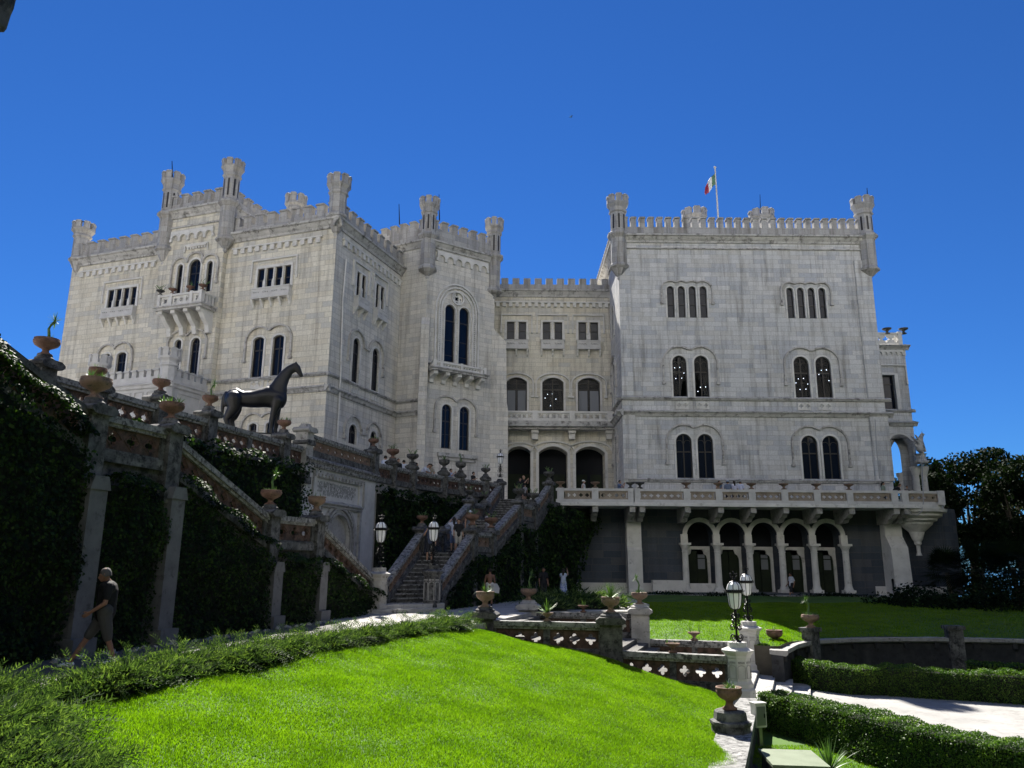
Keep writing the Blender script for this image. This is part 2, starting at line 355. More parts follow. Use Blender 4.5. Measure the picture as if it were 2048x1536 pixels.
def empty(name, loc=(0, 0, 0), rz=0.0):
    o = bpy.data.objects.new(name, None); COL.objects.link(o); o.location = loc; o.rotation_euler = (0, 0, rz); o.empty_display_size = .2; return o
KIDS = {}
def dup(root, loc, rz=0.0, sc=1.0):
    def cp(o, par):
        c = o.copy(); COL.objects.link(c)
        for k in ('label', 'group'): 
            if par is None and k in c: del c[k]
        if par is not None: c.parent = par
        for ch in [x for x in o.children]: cp(ch, c)
        return c
    c = cp(root, None); c.location = loc; c.rotation_euler = (0, 0, rz); c.scale = (sc, sc, sc); return c
def remesh(o, vox, smooth=4):
    m = o.modifiers.new('r', 'REMESH'); m.mode = 'VOXEL'; m.voxel_size = vox; m.use_smooth_shade = True
    if smooth: k = o.modifiers.new('s', 'SMOOTH'); k.factor = .5; k.iterations = smooth
    dg = bpy.context.evaluated_depsgraph_get(); me = bpy.data.meshes.new_from_object(o.evaluated_get(dg)); old = o.data
    o.modifiers.clear(); me.name = o.name; o.data = me; bpy.data.meshes.remove(old)
    if not me.materials: pass
    me.polygons.foreach_set('use_smooth', [True] * len(me.polygons)); return o
# ---------------------------------------------------------------- openings and trim
def arch(u0, u1, v0, v1, kind='round', n=12):
    c = (u0 + u1) / 2; r = (u1 - u0) / 2
    if kind == 'rect': return [(u0, v0), (u1, v0), (u1, v1), (u0, v1)]
    rise = r if kind == 'round' else (r * .45 if kind == 'seg' else r * .62)
    rad = (r * r + rise * rise) / (2 * rise); cv = v1 - rad; a0 = math.asin(min(1, r / rad))
    return [(u0, v0), (u1, v0)] + [(c + rad * math.sin(a0 - 2 * a0 * i / n), cv + rad * math.cos(a0 - 2 * a0 * i / n)) for i in range(n + 1)]
def inset(pl, t):
    n = len(pl); out = []
    for i in range(n):
        a, p, b = pl[i - 1], pl[i], pl[(i + 1) % n]
        d1 = (p[0] - a[0], p[1] - a[1]); d2 = (b[0] - p[0], b[1] - p[1])
        l1 = math.hypot(*d1) or 1; l2 = math.hypot(*d2) or 1; n1 = (-d1[1] / l1, d1[0] / l1); n2 = (-d2[1] / l2, d2[0] / l2)
        k = 1 + n1[0] * n2[0] + n1[1] * n2[1]; k = max(k, .4); out.append((p[0] + t * (n1[0] + n2[0]) / k, p[1] + t * (n1[1] + n2[1]) / k))
    return out
def reveal(mb, fr, pl, w0, w1):
    n = len(pl); mb.add([fr.P(u, v, w0) for u, v in pl] + [fr.P(u, v, w1) for u, v in pl], [(i, (i + 1) % n, n + (i + 1) % n, n + i) for i in range(n)])
def window(fr, holes, wall, trim, parent, u0, u1, v0, v1, kind='round', depth=.20, transom=.62, mull=True, surround=.13, glass='glass', name='window', bars=(), seg=12, curtain=False):
    pl = arch(u0, u1, v0, v1, kind, seg); holes.append(pl); reveal(wall, fr, pl, 0, -depth)
    b = MB(); t = min(.07, (u1 - u0) * .12); inn = inset(pl, t); n = len(pl)
    w0, w1 = -depth + .01, -depth + .09
    vs = [fr.P(*p, w1) for p in pl] + [fr.P(*p, w1) for p in inn] + [fr.P(*p, w0) for p in inn]
    b.add(vs, [(i, (i + 1) % n, n + (i + 1) % n, n + i) for i in range(n)] + [(n + i, n + (i + 1) % n, 2 * n + (i + 1) % n, 2 * n + i) for i in range(n)])
    c = (u0 + u1) / 2; vt = v0 + (v1 - v0) * transom
    if mull: b.box(fr, c - t * .55, c + t * .55, v0 + t * .5, v1 - t * .9, w0, w1 - .012)
    if transom: b.box(fr, u0 + t * .5, u1 - t * .5, vt - t * .6, vt + t * .6, w0, w1 - .006)
    for q in bars: vb = v0 + (v1 - v0) * q; b.box(fr, u0 + t * .5, u1 - t * .5, vb - t * .25, vb + t * .25, w0, w1 - .02)
    if kind == 'round' and mull and (u1 - u0) > .7:
        r = (u1 - u0) / 4 - t * .5
        for k in (-1, 1): b.strip(fr, [(c + k * (u1 - u0) / 4 + r * math.cos(a * math.pi / 8), v1 - (u1 - u0) * .5 - .1 + r * math.sin(a * math.pi / 8)) for a in range(9)], t * .5, w0, w1 - .016)
    fo = b.build(name, M['frame'], parent)
    if trim is not None and surround: k = MB(); k.strip(fr, [pl[1]] + pl[2:] + [pl[0]], -surround, -.02, .07); k.build('surround', M['trim'], fo)
    g = MB(); g.add([fr.P(*p, w0 + .025) for p in pl], [tuple(range(n))]); g.build('pane', M[glass], fo)
    if curtain:
        q = MB(); 
        for a_, b_ in ((u0 + t, c - t), (c + t, u1 - t)): q.box(fr, a_ + .03, b_ - .03, v0 + t, vt - t, w0 + .027, w0 + .034)
        q.build('curtain', M['curtain'], fo)
    return pl
def hood(fr, mb, arcs, extra, drop, t=.12, w1=.16, stop=True):
    """drip mould over neighbouring arches; arcs = [(uc, vspring, r)]"""
    pts = []; n = len(arcs)
    for i, (uc, vs, r) in enumerate(arcs):
        Rr = r + extra; lo = -1e9 if i == 0 else (arcs[i - 1][0] + uc) / 2; hi = 1e9 if i == n - 1 else (arcs[i + 1][0] + uc) / 2
        if i == 0: pts.append((uc - Rr, vs - drop))
        for k in range(17):
            a = math.pi * (1 - k / 16); u = uc + Rr * math.cos(a); v = vs + Rr * math.sin(a)
            if lo - 1e-6 <= u <= hi + 1e-6: pts.append((u, v))
        if i == n - 1: pts.append((uc + Rr, vs - drop))
    mb = MB(); mb.strip(fr, pts, t, -.02, w1)
    if stop:
        for p, sg in ((pts[0], -1), (pts[-1], 1)): mb.box(fr, p[0] - .12 + sg * .06, p[0] + .12 + sg * .06, p[1] - .18, p[1], -.02, w1 + .04)
    mb.build('drip_mould', M['drip'], castle)
def dentils(fr, mb, u0, u1, v, h=.34, per=.62, w=.17):
    n = max(1, int(round((u1 - u0) / per))); p = (u1 - u0) / n
    for i in range(n): mb.box(fr, u0 + i * p + p * .2, u0 + i * p + p * .72, v - h, v, -.02, w)
    mb.box(fr, u0, u1, v + .002, v + .10, -.02, w + .03)
def arcading(fr, mb, u0, u1, v, r=.28, per=.78, w=.22):
    """row of little blind arches on corbels; v = springing"""
    n = max(1, int(round((u1 - u0) / per))); p = (u1 - u0) / n
    outer = [(u0, v), (u1, v), (u1, v + p * .72), (u0, v + p * .72)]; holes = []
    pts = [(u0, v)]
    for i in range(n):
        c = u0 + (i + .5) * p; rr = p * .36
        pts += [(c + rr * math.cos(a), v + rr * math.sin(a)) for a in [math.pi * (1 - k / 8) for k in range(9)]]
    pts += [(u1, v), (u1, v + p * .74), (u0, v + p * .74)]
    mb.prism(fr, pts, -.02, w, back=False)
    for i in range(n + 1):
        c = u0 + i * p; mb.box(fr, c - p * .13, c + p * .13, v - p * .28, v - .002, -.02, w * .9)
def merlons(fr, mb, u0, u1, vb, vgap, vt, per, w0=-.35, w1=.15, cap=True, frac=.62):
    mb.box(fr, u0, u1, vb, vgap, w0, w1); n = max(1, int(round((u1 - u0) / per))); p = (u1 - u0) / n
    for i in range(n):
        a = u0 + i * p + p * (1 - frac) / 2; b = a + p * frac
        mb.box(fr, a, b, vgap, vt - .12, w0 + .02, w1 - .02)
        if cap: mb.prism(fr, [(a - .04, vt - .118), (b + .04, vt - .118), (b + .04, vt - .04), (b - .06, vt), (a + .06, vt), (a - .04, vt - .04)], w0 - .05, w1 + .06)
def cornice(fr, mb, u0, u1, v, h=.55, w=.5):
    """moulded shelf whose top is at v"""
    prof = [(0, -h), (.12, -h), (.16, -h * .75), (w * .55, -h * .55), (w * .75, -h * .3), (w, -h * .22), (w, 0), (w * .5, .05), (0, .12)]
    n = len(prof); vs = [fr.P(u, v + q, p - .02) for u in (u0, u1) for p, q in prof]
    mb.add(vs, [(i, i + 1, n + i + 1, n + i) for i in range(n - 1)] + [tuple(range(n)), tuple(reversed(range(n, 2 * n)))])
def quatre(c, r, n=28, rot=0.0):
    return [(c[0] + r * (.5 + .5 * abs(math.cos(2 * (2 * math.pi * i / n))) ** .8) * math.cos(2 * math.pi * i / n + rot), c[1] + r * (.5 + .5 * abs(math.cos(2 * (2 * math.pi * i / n))) ** .8) * math.sin(2 * math.pi * i / n + rot)) for i in range(n)]
def pierced(mb, fr, u0, u1, v0, v1, w0, w1, n, fill=.36, rot=0.0, corner=True):
    p = (u1 - u0) / n; r = min(p, v1 - v0) * fill; holes = []
    for i in range(n):
        c = (u0 + (i + .5) * p, (v0 + v1) / 2); holes.append(quatre(c, r, 24, rot))
    mb.holed(fr, [(u0, v0), (u1, v0), (u1, v1), (u0, v1)], holes, w0, w1)
    if corner:      # raised lozenge round each quatrefoil
        for i in range(n):
            c = (u0 + (i + .5) * p, (v0 + v1) / 2); a = p * .47; b = (v1 - v0) * .47
            mb.strip(fr, [(c[0] - a, c[1]), (c[0], c[1] - b), (c[0] + a, c[1]), (c[0], c[1] + b)], .03, w0 - .02, w1 + .02, closed=True)
def turret(c, zt, zc, zs, zn, zm, ztop, r, parent, m, slots=True, tail=True):
    """corner bartizan: zt tip of corbel, zc top of corbel, zs string, zn neck ring, zm merlon foot, ztop"""
    b = MB(); ph = math.pi / 8; C = (c[0], c[1], 0)
    pr = []
    if tail: pr += [(.06, zt), (.13, zt + .08), (.16, zt + .2), (.12, zt + .26), (.3 * r + .1, zt + .4), (r * .95, zc - .42), (r * 1.25, zc - .3), (r * 1.25, zc - .16), (r * 1.02, zc)]
    else: pr += [(r * 1.02, zt)]
    if zs: pr += [(r, zc), (r, zs - .45), (r * 1.2, zs - .3), (r * 1.42, zs - .18), (r * 1.42, zs - .02), (r * 1.05, zs + .12)]
    pr += [(r * .98, (zs or zc) + .12), (r * .98, zn - .2), (r * 1.16, zn - .1), (r * 1.16, zn), (r * 1.04, zn + .05), (r * 1.12, zn + (zm - zn) * .45), (r * 1.40, zm - .12), (r * 1.40, zm), (r * 1.1, zm)]
    b.lathe(C, pr, 8, ph); o = b.build('turret', m, parent)
    k = MB(); h = ztop - zm
    for i in range(8):
        a = math.pi / 4 * i; d = Vector((math.cos(a), math.sin(a))); t = Vector((-d.y, d.x)); q = Fr((c[0] + d.x * r * 1.27, c[1] + d.y * r * 1.27), (t.x, t.y)); hw = r * 1.38 * .41 * .60
        k.box(q, -hw, hw, zm - .02, zm + h * .8, -r * .28, r * .06); k.prism(q, [(-hw - .03, zm + h * .8), (hw + .03, zm + h * .8), (hw + .03, zm + h * .9), (hw - .06, ztop), (-hw + .06, ztop), (-hw - .03, zm + h * .9)], -r * .33, r * .12)
    k.build('battlement', m, o)
    if slots:
        z0 = (zs or zc) + .35; z1 = zn - .35
        if z1 - z0 > .5:
            e = MB()
            for i in range(8):
                a = math.pi / 4 * i; d = Vector((math.cos(a), math.sin(a))); q = Fr((c[0] + d.x * r * .905, c[1] + d.y * r * .905), (-d.y, d.x))
                e.prism(q, arch(-r * .11, r * .11, z0, z1, 'round', 6), -.05, .012)
            e.build('arrow_slit', M['frame'], o)
    return o
# ================================================================ CASTLE
castle = tag(empty('castle', (0, 0, 0)), 'white limestone castle with battlements and corner turrets behind the garden', 'castle')
K = (-11.62, 46.8)
dA = Vector((.944, -.33)).normalized(); dB = Vector((.326, .945)).normalized()
_u = Fr(K, dA).uv(135.5, 600)[0]; LA = -_u
fA = Fr((K[0] - dA.x * LA, K[1] - dA.y * LA), dA)            # entrance wing, long front
fB = Fr(K, dB); LB = 9.3
pC = fB.P(LB, 0); fC = Fr(pC[:2], (.883, -.469)); LC = 2.4
pD = fC.P(LC, 0); fD = Fr(pD[:2], (.823, .568)); LD = 6.1
fE = Fr((-3.0, 60.6), (1, 0)); LE = 11.2
fF = Fr((8.1, 55.0), (1, 0)); LF = 19.3
fG = Fr((8.1, 75.0), (0, -1)); LG = 20.0
def V(fr, x, y, w=0.0): return fr.uv(x, y, w)[1]
def U(fr, x, y, w=0.0): return fr.uv(x, y, w)[0]
WB = 0.0
trA = MB(); trB = MB(); trC = MB(); trE = MB(); trF = MB()     # pale window dressings
coA = MB(); coD = MB(); coE = MB(); coF = MB()                 # dark weathered ledges and cornices
paA = MB(); paD = MB(); paE = MB(); paF = MB()                 # parapets
# ---------------- entrance wing A with its raised middle bay A2 and the return B
wA = MB(); holes = []
vCorA = V(fA, 560, 456); vMerA = V(fA, 560, 423); vGapA = vMerA - .75
bay0, bay1 = U(fA, 322, 560), U(fA, 451, 560); fA2 = fA.off(.4)
vCor2 = V(fA2, 380, 419); vMer2 = V(fA2, 395, 386)
def quad(fr, holes, wall, trim, bl, tr, n, kind='rect', gap=.20, **k):
    u0, v0 = fr.uv(*bl); u1, v1 = fr.uv(*tr); p = (u1 - u0 + gap) / n
    for i in range(n): window(fr, holes, wall, None if kind == 'rect' else trim, castle, u0 + i * p, u0 + i * p + p - gap, v0, v1, kind, surround=.1, **k)
    if kind == 'rect':
        for i in range(n - 1):
            a = u0 + i * p + p - gap; m = a + gap / 2
            trim.box(fr, m - gap * .22, m + gap * .22, v0, v1, -.30, .10); trim.box(fr, m - gap * .48, m + gap * .48, v0, v0 + (v1 - v0) * .34, -.30, .13)
            trim.prism(fr, [(m - gap * .48, v0 + (v1 - v0) * .34), (m + gap * .48, v0 + (v1 - v0) * .34), (m + gap * .2, v0 + (v1 - v0) * .44), (m - gap * .2, v0 + (v1 - v0) * .44)], -.30, .128)
        trim.strip(fr, [(u0, v0), (u0, v1), (u1, v1), (u1, v0)], .22, -.02, .08)
        h0 = v1 + .55; trim.strip(fr, [(u0 - .42, v0 + (v1 - v0) * .35), (u0 - .42, h0), (u1 + .42, h0), (u1 + .42, v0 + (v1 - v0) * .35)], .12, -.02, .15)
    return u0, u1, v0, v1
def sillbox(fr, u0, u1, v, n, m, h=.62, brk=True):
    """pierced sill parapet below a group of lights"""
    b = MB(); b.box(fr, u0 - .18, u1 + .18, v - h - .14, v - h, -.02, .42); b.box(fr, u0 - .18, u1 + .18, v - .09, v, -.02, .40)
    p = (u1 - u0 + .24) / n; hl = []
    for i in range(n):
        for j in range(3):
            c = (u0 - .12 + p * (i + .5) + (j - 1) * p * .24, v - h * .52); s = min(.085, p * .1)
            hl.append([(c[0] - s, c[1] - s), (c[0] - s * .35, c[1]), (c[0] - s, c[1] + s), (c[0], c[1] + s * .35), (c[0] + s, c[1] + s), (c[0] + s * .35, c[1]), (c[0] + s, c[1] - s), (c[0], c[1] - s * .35)][::-1])
    b.holed(fr, [(u0 - .14, v - h), (u1 + .14, v - h), (u1 + .14, v - .09), (u0 - .14, v - .09)], hl, .26, .36)
    for k in (u0 - .14, u1 + .06): b.box(fr, k, k + .08, v - h, v - .09, 0, .258)
    b.box(fr, u0 - .05, u1 + .05, v - h, v - .1, -.01, .012)
    o = b.build('window_balcony', M['white_stone'], castle)
    if brk:
        q = MB()
        for i in range(n + 1):
            c = u0 - .1 + (u1 - u0 + .2) * i / n
            vv = v - h - .142; sh = [(0, vv), (.36, vv), (.33, vv - .16), (.2, vv - .3), (.12, vv - .5), (0, vv - .58)]
            vs = [fr.P(c + s, b_, a) for s in (-.07, .07) for a, b_ in sh]; nn = len(sh)
            q.add(vs, [tuple(range(nn)), tuple(reversed(range(nn, 2 * nn)))] + [(i_, (i_ + 1) % nn, nn + (i_ + 1) % nn, nn + i_) for i_ in range(nn)])
        q.split('bracket', M['trim'], o, .05)
    return o
for bl, tr in (((213.6, 620), (275.7, 573)), ((513.7, 580), (584, 529.7))):
    u0, u1, v0, v1 = quad(fA, holes, wA, trA, bl, tr, 4, depth=.15, transom=.45, mull=False); sillbox(fA, u0, u1, v0 - .02, 4, None)
def pair(fr, holes, wall, trim, a, b, kind='round', extra=.52, drop=1.2, **k):
    """a, b = (bottom-left px, top-right px) of two arched lights under one drip mould"""
    arcs = []; rs = []
    for bl, tr in (a, b):
        u0, v0 = fr.uv(*bl); u1, v1 = fr.uv(*tr); rs.append([u0, u1, v0, v1])
    v0 = (rs[0][2] + rs[1][2]) / 2; v1 = (rs[0][3] + rs[1][3]) / 2
    for u0, u1, _, _ in rs:
        window(fr, holes, wall, trim, castle, u0, u1, v0, v1, kind, **k); r = (u1 - u0) / 2
        arcs.append(((u0 + u1) / 2, v1 - (r if kind == 'round' else r * .75), r))
    hood(fr, trim, arcs, extra, drop); return rs[0][0], rs[1][1], v0, v1
vUA, vLA = V(fA, 600, 750), V(fA, 600, 776)
pair(fA, holes, wA, trA, ((203.5, 752), (222, 707)), ((229, 757), (255, 703.5)), 'seg', transom=.6)
pair(fA, holes, wA, trA, ((501, 756.5), (530, 673.5)), ((541, 752), (570, 668.7)), 'seg', transom=.68)
pair(fA, holes, wA, trA, ((496, 884), (515, 846)), ((530, 884), (546, 845)), 'seg', drop=.5)
wA.holed(fA, [(0, WB), (LA, WB), (LA, vCorA), (0, vCorA)], holes, 0)
holes = []; w2 = MB()
u, v = fA2.uv(353.5, 588); vb = v - 0
tri = [((350.5, 590), (368, 528.5)), ((373, 589), (404, 517)), ((410, 582), (427.5, 521.5))]
arcs = []
for i, (bl, tr) in enumerate(tri):
    u0, v0 = fA2.uv(*bl); u1, v1 = fA2.uv(*tr); window(fA2, holes, w2, trA, castle, u0, u1, vb - .1, v1, 'round', transom=.6); arcs.append(((u0 + u1) / 2, v1 - (u1 - u0) / 2, (u1 - u0) / 2))
hood(fA2, trA, arcs, .42, 1.3)
c2 = arcs[1]; trA.strip(fA2, [(c2[0] - .95, c2[1] + 1.1), (c2[0] - .95, c2[1] + c2[2] + 1.05), (c2[0] + .95, c2[1] + c2[2] + 1.05), (c2[0] + .95, c2[1] + 1.1)], .1, -.02, .16)
dentils(fA2, trA, c2[0] - .85, c2[0] + .85, c2[1] + c2[2] + .95, .16, .24, .12)
pair(fA2, holes, w2, trA, ((343, 757), (365, 678.5)), ((376, 753.6), (402, 675)), 'round', drop=1.0, transom=.66)
b0, b1 = bay0 + .05, bay1 - .05
w2.holed(fA2, [(b0, WB), (b1, WB), (b1, vCor2), (b0, vCor2)], holes, 0)
w2.add([fA2.P(b0, WB, 0), fA2.P(b0, WB, -8), fA2.P(b0, vCor2, -8), fA2.P(b0, vCor2, 0)], [(0, 1, 2, 3)])
w2.add([fA2.P(b1, WB, 0), fA2.P(b1, WB, -8), fA2.P(b1, vCor2, -8), fA2.P(b1, vCor2, 0)], [(0, 1, 2, 3)])
w2.build('bay_wall', M['stone_warm'], castle)
# projecting pilasters at the wing's two ends
for a, b in ((0, .9), (LA - .95, LA)): pass
# ledges, cornice, dentils, parapet of A
for vv, h, w_ in ((vUA, .16, .14), (vLA, .34, .32)):
    cornice(fA, coA, 0, b0, vv, h, w_); cornice(fA, coA, b1, LA + w_ * .9, vv, h, w_); cornice(fA2, coA, b0 - .05, b1 + .05, vv, h, w_)
for a, b in ((0, b0), (b1, LA + .45)): cornice(fA, coA, a, b, vCorA, .62, .5); merlons(fA, paA, a + .1, b - .3, vCorA + .1, vGapA, vMerA, 1.0)
cornice(fA2, coA, b0 - .1, b1 + .1, vCor2, .6, .5); merlons(fA2, paA, b0 + .3, b1 - .3, vCor2 + .1, vMer2 - .75, vMer2, .95)
vDe = V(fA, 550, 492); dentils(fA, trA, .9, b0 - .5, vDe + .1, .36, .6); dentils(fA, trA, b1 + .5, LA - 1.0, vDe + .1, .36, .6)
arcading(fA2, trA, b0 + .95, b1 - .95, V(fA2, 388, 474), per=.78, w=.2)
vf = V(fA2, 388, 452); coA.box(fA2, b0 + .6, b1 - .6, vf, vf + .1, -.02, .1)
# panels under the first-floor windows
for x, y in ((515, 768), (548, 763)):
    u, v = fA.uv(x, y); q = MB(); pierced(q, fA, u - .5, u + .5, v - .34, v + .34, .0, .06, 2); q.build('sill_panel', M['trim'], castle)
# balcony of the bay
def balcony(fr, u0, u1, vtop, vslab, proj, nbr, pan, brh=1.4, brw=.3, m='trim'):
    b = MB(); b.box(fr, u0 - .12, u1 + .12, vslab - .26, vslab, -.02, proj + .14); b.box(fr, u0 - .22, u1 + .22, vslab - .1, vslab - .02, -.018, proj + .24)
    o = b.build('balcony', M['cornice'], castle); r = MB()
    r.box(fr, u0, u1, vtop - .14, vtop, proj - .22, proj + .06); r.box(fr, u0, u1, vslab, vslab + .12, proj - .2, proj + .02)
    for k in (u0, u1 - .22): r.box(fr, k, k + .22, vtop - .12, vtop - .02, 0, proj - .22); r.box(fr, k + .02, k + .2, vslab, vslab + .1, 0, proj - .2)
    n = sum(p for p, _ in pan); x = u0
    for cnt, q in pan:
        wd = (u1 - u0) * cnt / n; r.box(fr, x, x + .22, vslab, vtop + .06, proj - .21, proj + .09)
        pierced(r, fr, x + .24, x + wd - .02, vslab + .12, vtop - .14, proj - .14, proj - .04, q, .34, math.pi / 4); x += wd
    r.box(fr, u1 - .22, u1, vslab, vtop + .06, proj - .21, proj + .09)
    for uu in (u0 + .05, u1 - .15):
        for k in range(3): a = .1 + (proj - .4) * k / 3; r.box(fr, uu, uu + .1, vslab + .1, vtop - .12, a, a + (proj - .4) / 3 * .55)
    r.build('balustrade', M[m], o)
    for i in range(nbr):
        c = u0 + .25 + (u1 - u0 - .5) * i / max(1, nbr - 1); k = MB(); vv = vslab - .262
        sh = [(0, vv), (proj, vv), (proj, vv - .22), (proj * .82, vv - .3), (proj * .62, vv - brh * .42), (proj * .3, vv - brh * .66), (proj * .22, vv - brh), (0, vv - brh)]
        vs = [fr.P(c + s, b_, a) for s in (-brw / 2, brw / 2) for a, b_ in sh]; nn = len(sh)
        k.add(vs, [tuple(range(nn)), tuple(reversed(range(nn, 2 * nn)))] + [(i_, (i_ + 1) % nn, nn + (i_ + 1) % nn, nn + i_) for i_ in range(nn)]); k.build('bracket', M['trim'], o)
    return o
ua, va = fA2.uv(317, 595, 1.3); ub, vb2 = fA2.uv(406, 578, 1.3)
vsl = V(fA2, 360, 610, 1.3); vto = (va + vb2) / 2
balcony(fA2, ua, ub, vto, vsl, 1.3, 4, [(1.0, 1), (1.7, 3), (1.0, 1)], 1.5, .34)
BALC_A2 = [(ua + (ub - ua) * t) for t in (.02, .3, .7, .98)], vto
# return wall B
wB = MB(); hB = []
vCorB = vCorA; pr2 = [((710.5, 592), (731, 554)), ((749, 616), (767.5, 577))]
for bl, tr in pr2:
    u0, u1, v0, v1 = quad(fB, hB, wB, trB, bl, tr, 2, gap=.24, depth=.15, transom=.45, mull=False); sillbox(fB, u0, u1, v0 - .02, 2, None)
pair(fB, hB, wB, trB, ((701, 764), (720, 681)), ((740.5, 781), (758.6, 700)), 'round', extra=.5, transom=.68)
pair(fB, hB, wB, trB, ((695, 888), (713.5, 852)), ((738, 895), (752.5, 864)), 'round', extra=.5, drop=.4)
wB.holed(fB, [(0, WB), (LB, WB), (LB, vCorB), (0, vCorB)], hB, 0)
for x, y in ((709, 777), (748, 792)):
    u, v = fB.uv(x, y); q = MB(); pierced(q, fB, u - .55, u + .55, v - .34, v + .34, .0, .06, 3); q.build('sill_panel', M['trim'], castle)
for vv, h, w_ in ((vUA, .16, .14), (vLA, .34, .32)): cornice(fB, coA, -w_ * .9, LB, vv, h, w_)
cornice(fB, coA, -.45, LB, vCorB, .62, .5); merlons(fB, paA, .3, LB - .05, vCorB + .1, vGapA, vMerA, 1.0)
dentils(fB, trB, .7, LB - .15, vDe + .1, .36, .6)
wA.add([fA.P(0, WB), fA.P(0, WB, -16), fA.P(0, vCorA, -16), fA.P(0, vCorA)], [(0, 1, 2, 3)])       # far flank and roof
wA.add([fA.P(0, vCorA - .05), fA.P(LA, vCorA - .05), fA.P(LA, vCorA - .05, -14), fA.P(0, vCorA - .05, -16)], [(0, 1, 2, 3)])
wA.build('wing_wall', M['stone_warm'], castle); wB.build('return_wall', M['stone_tower'], castle)
trA.split('stone_dressing', M['trim'], castle); trB.split('stone_dressing', M['trim'], castle)
# tower behind the bay (its side and rear parapet show above the wing)
fA3 = Fr(fA2.P(b1, 0)[:2], (-fA2.n.x, -fA2.n.y)); tw = MB()
cornice(fA3, coA, 0, 7.6, vCor2, .6, .35); merlons(fA3, paA, .6, 7.4, vCor2 + .1, vMer2 - .75, vMer2, .95)
tw.add([fA2.P(b0, vCor2 - .05, 0), fA2.P(b1, vCor2 - .05, 0), fA2.P(b1, vCor2 - .05, -8), fA2.P(b0, vCor2 - .05, -8)], [(0, 1, 2, 3)])
tw.add([fA2.P(b0, WB, -8), fA2.P(b1, WB, -8), fA2.P(b1, vCor2, -8), fA2.P(b0, vCor2, -8)], [(0, 1, 2, 3)])
tw.build('tower_roof', M['parapet'], castle)
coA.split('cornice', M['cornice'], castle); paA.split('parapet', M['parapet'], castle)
def tur(fr, u, w_, tip, corb, strg, neck, mer, top, r, m='parapet', slots=True, tail=True):
    p = fr.P(u, 0, w_)
    return turret(p, tip, corb, strg, neck, mer, top - .12, r * .94, castle, M[m], slots, tail)
def vv(fr, x, ys): return [None if y is None else V(fr, x, y) for y in ys]
a = vv(fA, 155, (552, 523, None, 474, 462, 446)); tur(fA, U(fA, 156, 520), -.1, a[0], a[1] + .3, None, a[3], a[4], a[5], .62, slots=False)
a = vv(fA, 678, (473, 435, None, 386, 370, 350)); tur(fA, LA - .12, -.1, a[0], a[1] + .3, None, a[3], a[4], a[5], .62, slots=False)
a = vv(fA2, 328, (530, 494, 430, 383, 366, 349)); tur(fA2, U(fA2, 336, 430), -.1, *a, .60)
a = vv(fA2, 452, (504, 474, 405, 354, 338, 323)); tur(fA2, U(fA2, 458, 400), -.1, *a, .60)
p = fA3.P(7.6, 0, 0); q = V(Fr(p[:2], dA), 563, 398); turret(p, vCor2, vCor2 + .3, None, q - 1.2, q - .75, q, .62, castle, M['parapet'], False, False)
# ---------------- polygonal tower C / D
wD = MB(); hD = []
vCorD = V(fD, 862, 481); vMerD = V(fD, 864, 439); 
# tall two-light window with rose
u0, v0 = fD.uv(887, 722); u1, v1 = fD.uv(939, 606); vt = V(fD, 912, 612)
cu = (u0 + u1) / 2; Rb = (u1 - u0) / 2 + .08; vsp = V(fD, 912, 622); gapd = .34; lw = (u1 - u0 - gapd) / 2
window(fD, hD, wD, trC, castle, u0, u0 + lw, v0, vt, 'round', depth=.24, transom=.72, mull=False, surround=.08, bars=(.12, .38)); window(fD, hD, wD, trC, castle, u1 - lw, u1, v0, vt, 'round', depth=.24, transom=.72, mull=False, surround=.08, bars=(.12, .38))
rc = (cu, vt + .62); rose = [(rc[0] + .46 * math.cos(2 * math.pi * i / 20), rc[1] + .46 * math.sin(2 * math.pi * i / 20)) for i in range(20)]; hD.append(rose); reveal(wD, fD, rose, 0, -.4)
g = MB(); g.add([fD.P(*p, -.3) for p in rose], [tuple(range(20))]); g.build('pane', M['glass'], castle)
q = MB(); q.strip(fD, rose[::-1], .1, -.05, .12, True); hl = [quatre((rc[0], rc[1]), .2, 20, math.pi / 4)] + [[(rc[0] + .32 * math.cos(a) + .08 * math.cos(b), rc[1] + .32 * math.sin(a) + .08 * math.sin(b)) for b in [k * math.pi / 4 for k in range(8)]] for a in [j * math.pi / 2 for j in range(4)]]
q.holed(fD, rose, hl, -.22, -.1); q.build('rose_tracery', M['trim'], castle)
for e, t, w_ in ((.16, .14, .1), (.42, .1, .16), (.66, .13, .12)):
    rr = Rb + e; trC.strip(fD, [(cu + rr, v0 - .2), (cu + rr, vsp)] + [(cu + rr * math.cos(a), vsp + rr * 1.12 * math.sin(a)) for a in [math.pi * k / 20 for k in range(1, 20)]] + [(cu - rr, vsp), (cu - rr, v0 - .2)], -t, -.02, w_)
for k in range(26):
    for sg in (-1, 1):
        v_ = v0 + (vsp - v0) * k / 26; trC.box(fD, cu + sg * (Rb + .345) - .05, cu + sg * (Rb + .345) + .05, v_, v_ + .09, 0, .13)
ua, va = fD.uv(867, 722, .9); ub, vb2 = fD.uv(972, 736, .9); vs1 = V(fD, 918, 741, .9)
balcony(fD, ua, ub, (va + vb2) / 2, vs1, .9, 5, [(.5, 1), (1.6, 6), (1.6, 6), (.5, 1)], .75, .34, 'trim')
pair(fD, hD, wD, trC, ((881, 895), (903, 810)), ((917, 900.6), (938.5, 815)), 'round', extra=.55, drop=1.6, transom=.62, bars=(.32,))
u0, v0 = fD.uv(874, 904); u1, _ = fD.uv(952, 914); coD.box(fD, u0, u1, v0 - .3, v0 - .02, -.02, .3); coD.box(fD, u0 + .1, u1 - .1, v0 - .55, v0 - .302, -.02, .14)
wD.holed(fD, [(0, WB), (LD, WB), (LD, vCorD), (0, vCorD)], hD, 0)
